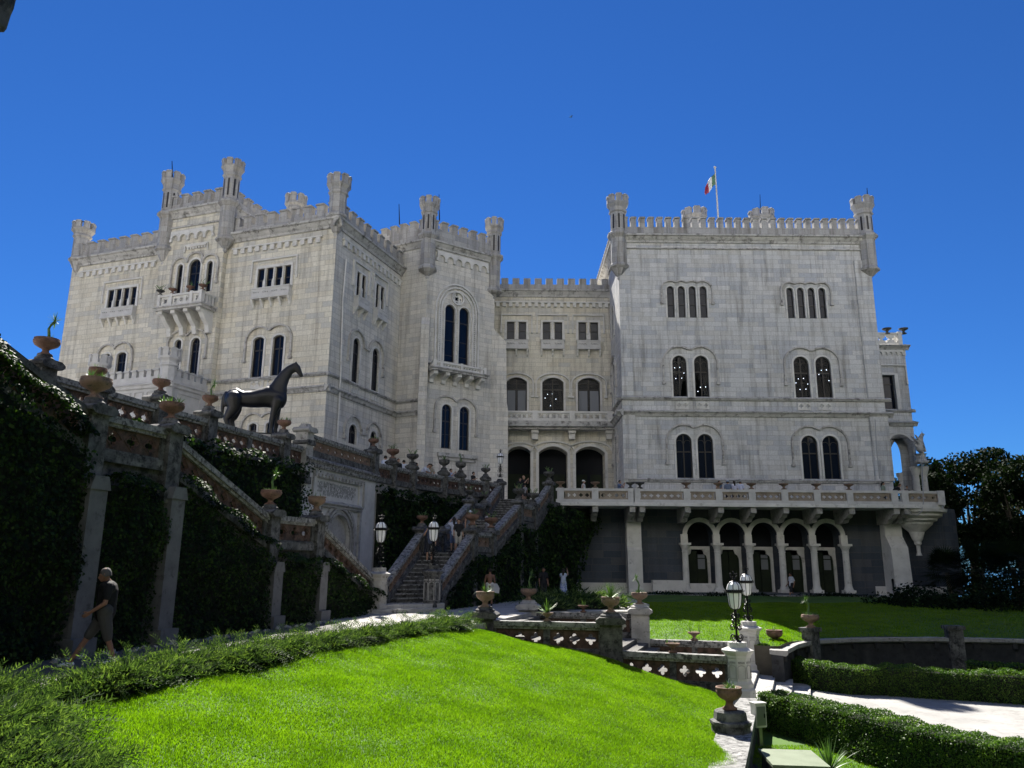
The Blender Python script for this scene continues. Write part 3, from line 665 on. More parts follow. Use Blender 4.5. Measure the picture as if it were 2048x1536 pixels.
wD.add([fC.P(0, WB), fC.P(LC, WB), fC.P(LC, vCorD), fC.P(0, vCorD)], [(0, 1, 2, 3)])
fD2 = Fr(fD.P(LD, 0)[:2], (-.2, .98)); wD.add([fD2.P(0, WB), fD2.P(9, WB), fD2.P(9, vCorD), fD2.P(0, vCorD)], [(0, 1, 2, 3)])
bp = fC.P(-2.5, 0); fC0 = Fr((bp.x - 2.6 * .42, bp.y + 2.6 * .9), (.42, -.9)); wD.add([fC0.P(0, WB), fC0.P(2.6, WB), fC0.P(2.6, vCorD), fC0.P(0, vCorD)], [(0, 1, 2, 3)]); wD.add([fC.P(-2.5, WB), fC.P(0, WB), fC.P(0, vCorD), fC.P(-2.5, vCorD)], [(0, 1, 2, 3)])
wD.add([fC.P(-2.5, vCorD - .02), fC.P(LC, vCorD - .02), fD.P(LD, vCorD - .02), fD2.P(9, vCorD - .02), fC0.P(0, vCorD - .02)], [(0, 1, 2, 3, 4)])
wD.build('tower_wall', M['stone_tower'], castle)
for fr, a, b in ((fD, -.2, LD + .3), (fC, -2.5, LC + .2), (fC0, 0, 2.6)): cornice(fr, coD, a, b, vCorD, .55, .45); merlons(fr, paD, a + .25, b - .25, vCorD + .1, vMerD - .7, vMerD, .92)
cornice(fD2, coD, -.2, 8, vCorD, .55, .45); merlons(fD2, paD, .3, 8, vCorD + .1, vMerD - .7, vMerD, .92)
arcading(fD, trC, .75, LD - .75, V(fD, 905, 524), per=.72, w=.18); va_ = V(fD, 905, 511); coD.box(fD, .6, LD - .6, va_, va_ + .1, -.02, .1)
cornice(fC, coD, -1, LC, vUA, .16, .12); cornice(fC, coD, -1, LC, vLA, .34, .3)
a = vv(fD, 845, (556, 530, 466, 420, 406, 390)); tur(fD, .05, -.1, *a, .62)
a = vv(fD, 990, (600, 578, 513, 466, 455, 437)); tur(fD, LD - .05, -.1, *a, .60)
# stepped corner buttresses
def buttress(fr, u0, u1, steps, m='stone_tower'):
    """steps = [(vtop, slope height, projection)] from the top down"""
    b = MB(); prof = [(0, steps[0][0])]
    for vt_, h, w_ in steps: prof += [(prof[-1][0], vt_)] if prof[-1][1] != vt_ else []; prof += [(w_, vt_ - h)]
    prof += [(steps[-1][2], WB), (0, WB)]; n = len(prof)
    vs = [fr.P(u, v_, p_ - .01) for u in (u0, u1) for p_, v_ in prof]
    b.add(vs, [tuple(range(n)), tuple(reversed(range(n, 2 * n)))] + [(i, (i + 1) % n, n + (i + 1) % n, n + i) for i in range(n)]); return b.build('buttress', M[m], castle)
bis = Vector((.883 + .823, -.469 + .568)).normalized(); fBt = Fr((pD[0] - bis.x * .5, pD[1] - bis.y * .5), bis)
buttress(fBt, .2, .8, [(V(fD, 842, 632), .7, .45), (V(fD, 838, 786), .5, .75)])
pE = fD.P(LD, 0); fBr = Fr((pE.x + .12, pE.y - .35), (.30, .954))     # right-hand buttress, seen from its side
b = MB(); fbs = Fr((pE.x - .3, pE.y - .1), (1, .12))
pts = [fbs.uv(981, 652), fbs.uv(1012, 684), fbs.uv(1013.5, 806), fbs.uv(1016, 822), (fbs.uv(1016, 822)[0], WB), (fbs.uv(981, 652)[0], WB)]
b.prism(fbs, pts[::-1], -1.4, .05); b.build('buttress', M['stone_tower'], castle)
# ---------------- recessed centre E
wE = MB(); hE = []
vCorE = V(fE, 1110, 581); vMerE = V(fE, 1110, 555); vGapE = V(fE, 1110, 570)
for bl, tr in (((1013.5, 678.8), (1052.5, 644)), ((1085.4, 679.2), (1124.3, 644.5)), ((1157, 680), (1196, 645))):
    u0, u1, v0, v1 = quad(fE, hE, wE, trE, bl, tr, 2, gap=.34, depth=.2, transom=.5, mull=False, name='window'); sillbox(fE, u0, u1, v0 - .12, 2, None)
arcs = []
for i, (bl, tr) in enumerate((((1012, 820), (1054, 755)), ((1084.5, 820.5), (1127, 755.5)), ((1156, 821), (1199.6, 756)))):
    u0, v0 = fE.uv(*bl); u1, v1 = fE.uv(*tr); window(fE, hE, wE, trE, castle, u0, u1, v0 - .3, v1, 'seg', depth=.3, transom=.68, surround=.16, bars=(.84,), curtain=(i != 1), glass=('clear'))
    r = (u1 - u0) / 2; arcs.append(((u0 + u1) / 2, v1 - r * .62, r))
for i, (uc, vs_, r) in enumerate(arcs):      # flattened drip moulds joined in drops
    Rr = r + .45; p_ = [(uc - Rr, vs_ - 1.0), (uc - Rr, vs_ + .1)] + [(uc + Rr * math.cos(a), vs_ + .1 + Rr * .55 * math.sin(a)) for a in [math.pi * (1 - k / 12) for k in range(1, 12)]] + [(uc + Rr, vs_ + .1), (uc + Rr, vs_ - 1.0)]
    trE.strip(fE, p_, .11, -.02, .15 + i * .004)
    for s in (-1, 1): trE.box(fE, uc + s * Rr - .13, uc + s * Rr + .13, vs_ - 1.15, vs_ - 1.001, -.02, .2)
ports = []
for i, (xl, xr) in enumerate(((1015.6, 1061), (1077.7, 1135), (1151.6, 1210))):
    u0 = U(fE, xl, 930); u1 = U(fE, xr, 930); v1 = V(fE, (xl + xr) / 2, 893); pl = arch(u0, u1, 5.9, v1, 'seg'); hE.append(pl); reveal(wE, fE, pl, 0, -1.6)
    trE.strip(fE, [pl[1]] + pl[2:] + [pl[0]], -.22, -.02, .1); ports.append((u0, u1, v1))
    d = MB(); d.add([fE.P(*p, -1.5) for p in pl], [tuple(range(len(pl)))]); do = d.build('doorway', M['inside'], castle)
    e = MB(); c = (u0 + u1) / 2
    for s in (-1, 1): e.box(fE, c + s * (u1 - u0) * .25 - .45, c + s * (u1 - u0) * .25 + .45, 6.0, 9.0, -1.48, -1.40)
    e.build('door', M['wood'], do)
for u0, u1, v1 in ports: hh = (u1 - u0) / 2 + .5; c = (u0 + u1) / 2; trE.strip(fE, [(c + hh * math.cos(a), v1 - .35 + hh * .42 * math.sin(a)) for a in [math.pi * (1 - k / 12) for k in range(13)]], .12, -.02, .14)
wE.holed(fE, [(0, 5.9), (LE, 5.9), (LE, vCorE), (0, vCorE)], hE, 0)
wE.add([fE.P(0, vCorE - .02), fE.P(LE, vCorE - .02), fE.P(LE, vCorE - .02, -14), fE.P(0, vCorE - .02, -14)], [(0, 1, 2, 3)])
wE.build('centre_wall', M['stone_warm'], castle)
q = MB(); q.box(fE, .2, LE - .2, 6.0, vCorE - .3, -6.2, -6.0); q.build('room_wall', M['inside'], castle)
cornice(fE, coE, 0, LE, vCorE, .62, .42); merlons(fE, paE, 0, LE, vCorE + .1, vGapE, vMerE, U(fE, 1111, 560) - U(fE, 1089.5, 560), w1=.1, cap=False)
dentils(fE, trE, 1.0, LE - .1, V(fE, 1110, 607), .34, .52)
ua, va = fE.uv(1014, 822, 1.0); ub, vb2 = fE.uv(1221, 824, 1.0); vs1 = V(fE, 1110, 843, 1.0)
b = MB(); b.box(fE, ua - .5, ub + .4, vs1 - .42, vs1, -.02, 1.3); b.box(fE, ua - .5, ub + .4, vs1 - .6, vs1 - .422, -.02, 1.0); bo = b.build('balcony', M['cornice'], castle)
r = MB(); vt_ = (va + vb2) / 2; r.box(fE, ua - .5, ub + .4, vt_ - .16, vt_, .9, 1.2); r.box(fE, ua - .5, ub + .4, vs1, vs1 + .14, .9, 1.15)
xs = [ua - .3] + [U(fE, x, 830, 1.0) for x in (1070, 1144, 1219)]
for i, x in enumerate(xs):
    r.box(fE, x - .22, x + .22, vs1 + .01, vt_ + .03, .86, 1.22)
    if i < 3: pierced(r, fE, x + .24, xs[i + 1] - .24, vs1 + .14, vt_ - .16, .98, 1.1, 5, .42, math.pi / 4, corner=False)
r.build('balustrade', M['trim'], bo)
for x in (1070, 1144, 1219):
    c = U(fE, x, 865, .5); k = MB(); k.box(fE, c - .24, c + .24, V(fE, x, 878, .5), vs1 - .602, -.02, .55); k.box(fE, c - .3, c + .3, vs1 - .85, vs1 - .604, -.02, .75); k.build('bracket', M['trim'], bo)
trE.split('stone_dressing', M['trim'], castle); trC.split('stone_dressing', M['trim'], castle)
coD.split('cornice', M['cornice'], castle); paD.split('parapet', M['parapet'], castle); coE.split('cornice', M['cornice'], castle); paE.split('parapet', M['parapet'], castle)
# ---------------- right-hand block F with its flank G
wF = MB(); hF = []
vCorF = V(fF, 1480, 473); vMerF = V(fF, 1480, 437); vGapF = V(fF, 1480, 457)
vUF, vLF, vBF = V(fF, 1500, 797), V(fF, 1500, 824.5), V(fF, 1500, 960)
for bl, tr in (((1335.4, 635), (1412.4, 573)), ((1576, 636.5), (1649, 576))):
    u0, v0 = fF.uv(*bl); u1, v1 = fF.uv(*tr); gp = .28; p = (u1 - u0 + gp) / 4; arcs = []
    for i in range(4):
        a = u0 + i * p; window(fF, hF, wF, trF, castle, a, a + p - gp, v0, v1, 'round', transom=.42, mull=False, surround=.1, bars=(.78,)); arcs.append((a + (p - gp) / 2, v1 - (p - gp) / 2, (p - gp) / 2))
    hood(fF, trF, arcs, .36, 1.0, .1); trF.box(fF, u0 - .1, u1 + .1, v0 - .12, v0 - .01, -.02, .1)
LIT = []
for a, b in ((((1347, 796), (1372, 712)), ((1391, 796), (1415, 711))), (((1591.7, 798), (1615.5, 714)), ((1636, 799), (1659, 713)))):
    x = pair(fF, hF, wF, trF, a, b, 'round', extra=.62, drop=1.5, transom=.62, glass='clear'); LIT.append(x)
for a, b in ((((1354.5, 957), (1382.5, 868)), ((1398, 957), (1424.8, 868))), (((1607.8, 960), (1633, 871)), ((1650, 960.5), (1675.5, 872)))):
    pair(fF, hF, wF, trF, a, b, 'round', extra=.62, drop=1.5, transom=.6)
wF.holed(fF, [(0, 6.0), (LF, 6.0), (LF, vCorF), (0, vCorF)], hF, 0)
hG = []
for v0, v1 in ((13.9, 17.4), (8.0, 11.6)):
    for u0 in (LG - 4.4,): window(fG, hG, wF, trF, castle, u0, u0 + 1.3, v0, v1, 'round', transom=.6)
    hood(fG, trF, [(LG - 3.75, v1 - .65, .65)], .6, 1.3)
window(fG, hG, wF, trF, castle, LG - 4.4, LG - 3.1, 19.6, 22.2, 'round', mull=False)
wF.holed(fG, [(0, 0), (LG, 0), (LG, vCorF), (0, vCorF)], hG, 0)
wF.add([fF.P(LF, 0), fF.P(LF, 0, -20), fF.P(LF, vCorF, -20), fF.P(LF, vCorF)], [(0, 1, 2, 3)])
wF.add([fF.P(0, vCorF - .02), fF.P(LF, vCorF - .02), fF.P(LF, vCorF - .02, -20), fF.P(0, vCorF - .02, -20)], [(0, 1, 2, 3)])
wF.add([fF.P(0, 0, -20), fF.P(LF, 0, -20), fF.P(LF, vCorF, -20), fF.P(0, vCorF, -20)], [(0, 1, 2, 3)])
for a, b in ((.015, .85), (LF - 1.25, LF - .02)):              # shallow corner pilasters
    wF.prism(fF, [(a, vUF + .05), (b, vUF + .05), (b, V(fF, 1480, 520)), (a, V(fF, 1480, 520))], -.02, .10, back=False); wF.prism(fF, [(a - .04, vBF), (b + .06, vBF), (b + .06, vLF - .3), (a - .04, vLF - .3)], -.02, .16, back=False)
wF.build('keep_wall', M['stone_grey'], castle)
q = MB(); q.box(fF, .3, LF - .3, 6.2, vCorF - .5, -5.2, -5.0); q.build('room_wall', M['inside'], castle)
for fr, a, b in ((fF, -.45, LF + .45), (fG, 0, LG + .45)): 
    cornice(fr, coF, a, b, vCorF, .6, .5); cornice(fr, coF, a, b, vUF, .18, .18); cornice(fr, coF, a, b, vLF, .36, .38)
    merlons(fr, paF, max(a, 0) + .2, b - .6, vCorF + .1, vGapF, vMerF, .685)
    l = b - a; arcading(fr, trF, max(a, 0) + .75, b - 1.2, V(fF, 1480, 515), per=.78, w=.2)
    v_ = V(fF, 1480, 499.5); coF.box(fr, max(a, 0) + .5, b - 1.0, v_, v_ + .09, -.02, .12); v_ = V(fF, 1480, 483); coF.box(fr, max(a, 0) + .5, b - 1.0, v_, v_ + .07, -.02, .1)
for i in range(60): u_ = .8 + (LF - 1.6) * i / 60; trF.box(fF, u_, u_ + .1, V(fF, 1480, 497), V(fF, 1480, 487), -.02, .06)
cornice(fF, coF, .3, LF - .3, vBF, .2, .2)
fFb = Fr((8.1 + LF, 75.0), (-1, 0)); merlons(fFb, paF, .3, LF, vCorF + .1, vGapF, vMerF, .9); fFr = Fr((8.1 + LF, 55), (0, 1)); merlons(fFr, paF, .8, 19.5, vCorF + .1, vGapF, vMerF, .9); cornice(fFr, coF, 0, 20, vCorF, .6, .5)
for x, y in ((1364, 811), (1405, 811), (1608, 813), (1649, 813)):
    u, v = fF.uv(x, y); q = MB(); pierced(q, fF, u - .48, u + .48, v - .27, v + .27, .0, .08, 2, .36); q.build('sill_panel', M['trim'], castle)
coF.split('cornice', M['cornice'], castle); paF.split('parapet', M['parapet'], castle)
a = vv(fF, 1236, (560, 528, 468, 423, 408, 391)); tur(fF, .05, -.1, *a, .66)
a = vv(fF, 1745, (562, 535, 472, 428, 411, 395)); tur(fF, LF - .08, -.1, *a, .66)
for x, y in ((1388, 422), (1522, 424)):
    p = atY(x, y, 74); turret((p.x, 74), vCorF, vCorF + .4, None, p.z - 1.3, p.z - .75, p.z, .95, castle, M['parapet'], False, False)
# rainwater pipe
def pipe(fr, pts, r=.07, m='steel', name='drainpipe', par=None):
    b = MB(); b.tube([fr.P(u, v, .14) for u, v in pts], r, 8); return b.build(name, M[m], par or castle)
pipe(fB, [fB.uv(689, 520), fB.uv(682, 600), fB.uv(678, 740), fB.uv(671, 880)], .06, 'trim')
pipe(fF, [fF.uv(1748, 840), fF.uv(1751, 900), fF.uv(1757, 958)], .05)
# chandeliers with lit bulbs in the first-floor rooms
bulb = mat('lit_bulb', (1, .95, .85)); bb = bulb.node_tree.nodes['Principled BSDF']; bb.inputs['Emission Color'].default_value = (1, .95, .86, 1); bb.inputs['Emission Strength'].default_value = 3.5
def chandelier(c, spots, label):
    t = tag(empty('chandelier', c), label, 'chandelier', 'chandeliers in the castle rooms'); b = MB(); b.tube([(0, 0, .2), (0, 0, 2.0)], .015, 5); b.lathe((0, 0, 0), [(.03, -.1), (.09, 0), (.03, .2)], 8); e = MB()
    for x, z in spots:
        b.tube([(0, 0, .05), (x * .5, 0, z - .14), (x * 1.5, 0, z * 1.6 - .03)], .012, 5); e.ball((x * 1.5, 0, z * 1.6), .028, 6)
    b.build('arm', M['iron'], t); e.build('bulb', bulb, t, True)
sp = [(-.3, .1), (-.16, .3), (.1, .32), (.3, .05), (.18, -.2), (-.12, -.22), (0, .05)]
for x, y, lb in ((1356, 748, 'brass chandelier with lit bulbs behind the leftmost first floor window of the right block'), (1408, 787, 'low lit chandelier in the open dark window beside the leftmost first floor window'), (1604, 770, 'lit chandelier in the left window of the farther first floor pair'), (1650, 753, 'lit chandelier in the open right window of the farther first floor pair')):
    p = atY(x, y, 56.3); chandelier(p, sp, lb)
p = atY(1101, 800, 61.8); chandelier(p, sp[:4] + [(0, -.3)], 'lit chandelier behind the central window above the entrance arches')
# ---------------- arcade under the terrace
fT = Fr((8.1, 55.0), (1, 0)); wT = MB(); hT = []; trT = MB(); AX = [1369.7, 1434.6, 1498.6, 1563.5, 1627.5, 1690.6]
cs = [U(fT, x, 1130) for x in AX]; vS = V(fT, 1530, 1090); vTp = V(fT, 1530, 1045); gz = .12
for i in range(5):
    c = (cs[i] + cs[i + 1]) / 2; r = .93; vc = vTp - r
    pl = [(c - r, gz), (c + r, gz)] + [(c + r * math.cos(a), vc + r * math.sin(a)) for a in [math.pi * k / 14 for k in range(15)]]; hT.append(pl); reveal(wT, fT, pl, 0, -1.3)
    ring = [(c + r * math.cos(a), vc + r * math.sin(a)) for a in [-.35 + (math.pi + .7) * k / 20 for k in range(21)]]
    trT.strip(fT, ring, -.3, -.02, .16 + i * .004)
    d = MB(); d.box(fT, c - .93, c + .93, gz, vTp, -1.36, -1.30); do = d.build('doorway', M['inside'], castle)
    k = MB(); k.box(fT, c - .93, c + .93, vS - .32, vS - .1, -1.25, -1.05)
    for s in (-1, 1): k.prism(fT, [(c + s * .93, vS - .322), (c + s * .93, vS - 1.0), (c + s * .72, vS - 1.0), (c + s * .66, vS - .75), (c + s * .45, vS - .6), (c + s * .4, vS - .322)][::s], -1.24, -1.08)
    for s in (-1, 1): k.box(fT, c + s * .93 - (.2 if s > 0 else 0), c + s * .93 + (.2 if s < 0 else 0), gz, vS - 1.002, -1.24, -1.06)
    k.build('lintel', M['trim'], do)
    e = MB(); e.box(fT, c - .72, c - .02, gz, vS - .45, -1.22, -1.16); e.box(fT, c + .02, c + .72, gz, vS - .45, -1.20, -1.14); dd = e.build('door', M['wood'], do)
    if i != 1:
        g = MB()
        for z0, z1 in ((1.55, 2.25), (2.32, 3.02), (3.09, vS - .8)): g.box(fT, c + .06, c + .55, gz + z0, gz + z1, -1.138, -1.128)
        g.build('pane', M['curtain'], dd)
wT.holed(fT, [(-6.3, 0), (22.2, 0), (22.2, 6.0), (-6.3, 6.0)], hT, 0)
for x in (22.2,): wT.add([fT.P(x + k_ * .0 + 2.2 * math.sin(a), z, -2.2 * (1 - math.cos(a))) for a in [math.pi / 2 * k / 8 for k in range(9)] for z in (0, 6.0) for k_ in (0,)], [(2 * i, 2 * i + 2, 2 * i + 3, 2 * i + 1) for i in range(8)]); wT.add([fT.P(24.4, 0, -2.2), fT.P(24.4, 0, -20), fT.P(24.4, 6, -20), fT.P(24.4, 6, -2.2)], [(0, 1, 2, 3)])
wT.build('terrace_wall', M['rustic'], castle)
b = MB(); b.box(fT, -4, 7.5 - 1.2, 0, .7, -.02, .12); b.box(fT, 17.3, 22.2, 0, .6, -.02, .12); b.box(fT, 1.7, 4.0, .02, .9, .0, .6); b.split('plinth', M['trim'], castle)
trT.build('arch_ring', M['trim'], castle)
for c in cs:
    b = MB(); p = fT.P(c, 0, .22); b.lathe((p.x, p.y, gz), [(.34, 0), (.34, .22), (.29, .3), (.26, .42), (.24, .5), (.215, vS - gz - .55), (.25, vS - gz - .5), (.22, vS - gz - .46), (.24, vS - gz - .3), (.36, vS - gz - .06), (.36, vS - gz + .06)], 14); b.box(fT, c - .36, c + .36, gz, gz + .2, -.14, .58); b.box(fT, c - .37, c + .37, vS - .05, vS + .1, -.1, .58); b.box(fT, c - .24, c + .24, vS + .1, vS + .7, -.1, .2)
    b.build('column', M['trim'], castle, False)
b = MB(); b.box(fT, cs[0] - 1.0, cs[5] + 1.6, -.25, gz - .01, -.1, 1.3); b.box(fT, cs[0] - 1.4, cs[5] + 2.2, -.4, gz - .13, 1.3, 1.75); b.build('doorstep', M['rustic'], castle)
# piers carrying the terrace
for xl, xr, k in ((1255, 1286, 0), (1776, 1812, 1)):
    u0, u1 = U(fT, xl, 1085, 1.0), U(fT, xr - 2, 1085, 1.0); b = MB()
    prof = [(0, 5.9), (.75, 5.9), (.75, 4.0), (1.35, 3.2), (1.5, .75), (1.62, .7), (1.62, -.3), (0, -.3)] if k else [(0, 5.9), (.8, 5.9), (.8, 3.1), (.98, 2.9), (1.05, .4), (1.15, .3), (1.15, -.3), (0, -.3)]; n = len(prof)
    b.add([fT.P(u, v_, p_ - .01) for u in (u0, u1) for p_, v_ in prof], [tuple(range(n)), tuple(reversed(range(n, 2 * n)))] + [(i, (i + 1) % n, n + (i + 1) % n, n + i) for i in range(n)]); b.build('buttress', M['trim'], castle)
# terrace slab, brackets, balustrade (front line two metres out)
TP = 2.6; TZ = 5.95; fR = fT.off(TP); uL, uR = U(fR, 1112, 990), U(fR, 1893, 990); vRt = V(fR, 1500, 979.5); vRb = V(fR, 1500, 1004)
b = MB(); n = 10; out = [(uL, TP + .25), (uR - 1.6, TP + .25)] + [(uR - 1.6 + 2.0 * math.sin(a), TP + .25 - 2.0 * (1 - math.cos(a))) for a in [math.pi / 2 * k / 8 for k in range(1, 9)]] + [(uR + .4, -14), (LF - .1, -14), (LF - .1, .0), (uL, .0)]
def slab(b, fr, out, z0, z1): n = len(out); b.add([fr.P(u, z0, w_) for u, w_ in out] + [fr.P(u, z1, w_) for u, w_ in out], [tuple(reversed(range(n))), tuple(range(n, 2 * n))] + [(i, (i + 1) % n, n + (i + 1) % n, n + i) for i in range(n)])
slab(b, fT, out, vRb - .34, vRb - .1); b.build('terrace_slab', M['trim'], castle)
rl = MB(); xs = [1121, 1190, 1262, 1273, 1373, 1437, 1503, 1568, 1633, 1698, 1787, 1808, 1880]; us = [U(fR, x, 985) for x in xs]
bal = tag(empty('terrace_balustrade'), None); bal.parent = castle
for a, b_ in ((uL, uR - 1.4),): rl.box(fR, a, b_, vRt - .16, vRt, -.2, .12); rl.box(fR, a, b_, vRb - .1, vRb + .1, -.16, .1)
ca = [math.pi / 2 * k / 8 for k in range(9)]
for z0, z1, ro, ri in ((vRt - .16, vRt, 1.87, 1.55), (vRb - .1, vRb + .1, 1.85, 1.6)):
    cc = fR.P(uR - 1.4, 0, -1.75); vs = []
    for a in ca:
        for r_, z_ in ((ri, z0), (ro, z0), (ro, z1), (ri, z1)): vs.append((cc.x + r_ * math.sin(a), cc.y - r_ * math.cos(a), z_))
    rl.add(vs, [(4 * i + j, 4 * i + (j + 1) % 4, 4 * i + 4 + (j + 1) % 4, 4 * i + 4 + j) for i in range(8) for j in range(4)])
rl.box(fR, uR + .2, uR + .45, vRt - .16, vRt, -12, -1.75); rl.box(fR, uR + .2, uR + .45, vRb - .1, vRb + .1, -12, -1.75)
rl.build('rail', M['white_stone'], bal)
po = MB()
for u_ in us: po.box(fR, u_ - .22, u_ + .22, vRb - .1, vRt + .03, -.2, .14)
for a in (ca[3], ca[6], ca[8]): q = (cc.x + 1.72 * math.sin(a), cc.y - 1.72 * math.cos(a)); ff = Fr(q, (math.cos(a), math.sin(a))); po.box(ff, -.2, .2, vRb - .1, vRt + .02, -.16, .16)
po.split('post', M['white_stone'], bal, .05)
for i in range(len(us) - 1):
    if us[i + 1] - us[i] < .8: continue
    u0, u1 = us[i] + .22, us[i + 1] - .22; q = MB(); nq = max(3, int(round((u1 - u0) / .5))); q.strip(fR, [(u0, vRb + .1), (u1, vRb + .1), (u1, vRt - .16), (u0, vRt - .16)], .1, -.1, .04, True)
    pierced(q, fR, u0 + .1, u1 - .1, vRb + .2, vRt - .26, -.08, 0.0, nq, .4); q.build('panel', M['sand_panel'], bal)
    s = MB(); m_ = (u0 + u1) / 2
    for a, b_ in ((u0 + .1, m_ - .1), (m_ + .1, u1 - .1)): s.prism(fR, [(a, vRb - .30 + .02), (b_, vRb - .30 + .02), (b_ - .18, vRb - .1), (a + .18, vRb - .1)], .02, .1)
q = MB(); nb = 5
for i in range(8):
    a = math.pi / 2 * (i + .5) / 8
    if i in (2, 5): continue
    ff = Fr((cc.x + 1.7 * math.sin(a), cc.y - 1.7 * math.cos(a)), (math.cos(a), math.sin(a))); pierced(q, ff, -.17, .17, vRb + .1, vRt - .16, -.05, .04, 1, .4)
q.build('panel', M['sand_panel'], bal)
for x in (1264, 1284, 1374, 1440, 1505, 1570, 1636, 1701, 1790, 1811, 1190, 1121):
    u_ = U(fR, x, 1025, -.2); v_ = vRb - .342; sh = [(-TP + .0, v_), (.1, v_), (.1, v_ - .40), (-.25, v_ - .46), (-.4, v_ - .62), (-.9, v_ - .72), (-1.1, v_ - .95), (-TP, v_ - 1.0)]; n = len(sh); b = MB()
    b.add([fR.P(u_ + s, z_, w_) for s in (-.19, .19) for w_, z_ in sh], [tuple(range(n)), tuple(reversed(range(n, 2 * n)))] + [(i, (i + 1) % n, n + (i + 1) % n, n + i) for i in range(n)]); b.build('bracket', M['garden_light'], castle)
# corner corbel growing out of a shaft
cq = cc; b = MB(); zt = vRb - .345; b.lathe((cq.x, cq.y, 0), [(.16, zt - 2.4), (.24, zt - 2.3), (.24, zt - 2.15), (.34, zt - 2.0), (.5, zt - 1.5), (1.05, zt - 1.0), (1.1, zt - .85), (1.35, zt - .75), (1.4, zt - .6), (1.7, zt - .45), (1.75, zt - .25), (2.0, zt - .2), (2.05, zt)], 20); b.lathe((cq.x, cq.y, 0), [(.2, zt - 3.1), (.13, zt - 2.9), (.13, zt - 2.41)], 10); b.build('corbel', M['trim'], castle)
# ---------------- loggia bay on the right flank H
fH = Fr((8.1 + LF - .3, 60.0), (1, 0)); uH = U(fH, 1826, 850); vH = [V(fH, 1800, y) for y in (664, 692, 715, 821, 845)]
wH = MB(); hH = []; trH = MB(); coH = MB()
u0, v0 = fH.uv(1764, 818.5); u1, v1 = fH.uv(1788, 750); window(fH, hH, wH, trH, castle, u0, u1, v0, v1, 'rect', depth=.4, transom=.75, mull=False, surround=.3, curtain=False)
trH.strip(fH, [(u0 - .5, v0 + 1.0), (u0 - .5, v1 + .75), (u1 + .9, v1 + .75), (u1 + .9, v1 - .8)], .12, -.02, .16)
ua, va = fH.uv(1786, 985); ub, vb2 = fH.uv(1823, 869); pl = arch(ua, ub, 5.9, vb2, 'round', 16); hH.append(pl); reveal(wH, fH, pl, 0, -.7); trH.strip(fH, [pl[1]] + pl[2:] + [pl[0]], -.14, -.02, .08)
wH.holed(fH, [(0, 5.9), (uH, 5.9), (uH, vH[1]), (0, vH[1])], hH, 0)
fH2 = Fr(fH.P(uH, 0)[:2], (0, 1)); h2 = []; pl2 = arch(1.1, 4.3, 5.9, vb2, 'round', 16); h2.append(pl2); reveal(wH, fH2, pl2, 0, -.7); wH.holed(fH2, [(0, 5.9), (5.2, 5.9), (5.2, vH[1]), (0, vH[1])], h2, 0)
fH3 = fH.off(-5.2); h3 = []; pl3 = arch(.6, uH - .5, 5.9, vb2, 'round', 16); h3.append(pl3); wH.holed(fH3, [(-.2, 5.9), (uH, 5.9), (uH, vH[1]), (-.2, vH[1])], h3, 0)
wH.add([fH.P(0, vH[1]), fH.P(uH, vH[1]), fH.P(uH, vH[1], -5.2), fH.P(0, vH[1], -5.2)], [(0, 1, 2, 3)]); wH.add([fH.P(0, vH[4] - 1.0), fH.P(uH, vH[4] - 1.0), fH.P(uH, vH[4] - 1.0, -5.2), fH.P(0, vH[4] - 1.0, -5.2)], [(0, 1, 2, 3)])
wH.build('loggia_wall', M['stone_grey'], castle)
for fr, l in ((fH, uH + .3), (fH2, 5.4)):
    cornice(fr, coH, -.2, l, vH[1], .35, .45); cornice(fr, coH, -.2, l, vH[3], .15, .15); cornice(fr, coH, -.2, l, vH[4], .3, .35)
    arcading(fr, trH, .1, l - .5, V(fH, 1800, 708), per=.42, w=.12)
    pierced(trH, fr, .0, l - .5, vH[1] + .2, V(fH, 1800, 668), -.2, -.08, 6, .36); trH.box(fr, 0, l - .4, V(fH, 1800, 668), V(fH, 1800, 665), -.25, -.02)
    for u_ in (1.2, l - .55): trH.box(fr, u_ - .16, u_ + .16, vH[1] + .12, V(fH, 1800, 663), -.3, .02)
coH.split('cornice', M['cornice'], castle); trH.split('stone_dressing', M['trim'], castle)
for x, y0 in ((1804, 905), (1833, 908), (1849, 908)):
    p = atY(x, 960, 60 if x > 1810 else 63.5); b = MB(); t_ = 8.6 if x < 1810 else 8.7; b.lathe((p.x, p.y, 5.9), [(.34, 0), (.34, .3), (.24, .4), (.21, t_ - 5.9 + .2), (.26, t_ - 5.6), (.38, t_ - 5.2), (.42, t_ - 5.0)], 12); b.build('column', M['trim'], castle)
# drooping cable
b = MB(); b.tube([fR.P(U(fR, 1842, 930), V(fR, 1842, 912), .2), fR.P(U(fR, 1842, 960), V(fR, 1842, 965), .2), fR.P(U(fR, 1843, 1000), V(fR, 1843, 1005), .2), fR.P(U(fR, 1840, 1020), V(fR, 1840, 1022), .25), fR.P(U(fR, 1832, 1032), V(fR, 1832, 1031), .2), fR.P(U(fR, 1822, 1029), V(fR, 1822, 1029), .2), fR.P(U(fR, 1812, 1015), V(fR, 1812, 1016), .1)], .03, 6); tag(b.build('cable', M['steel']), 'grey cable hanging in a loop from the right end of the terrace', 'cable')
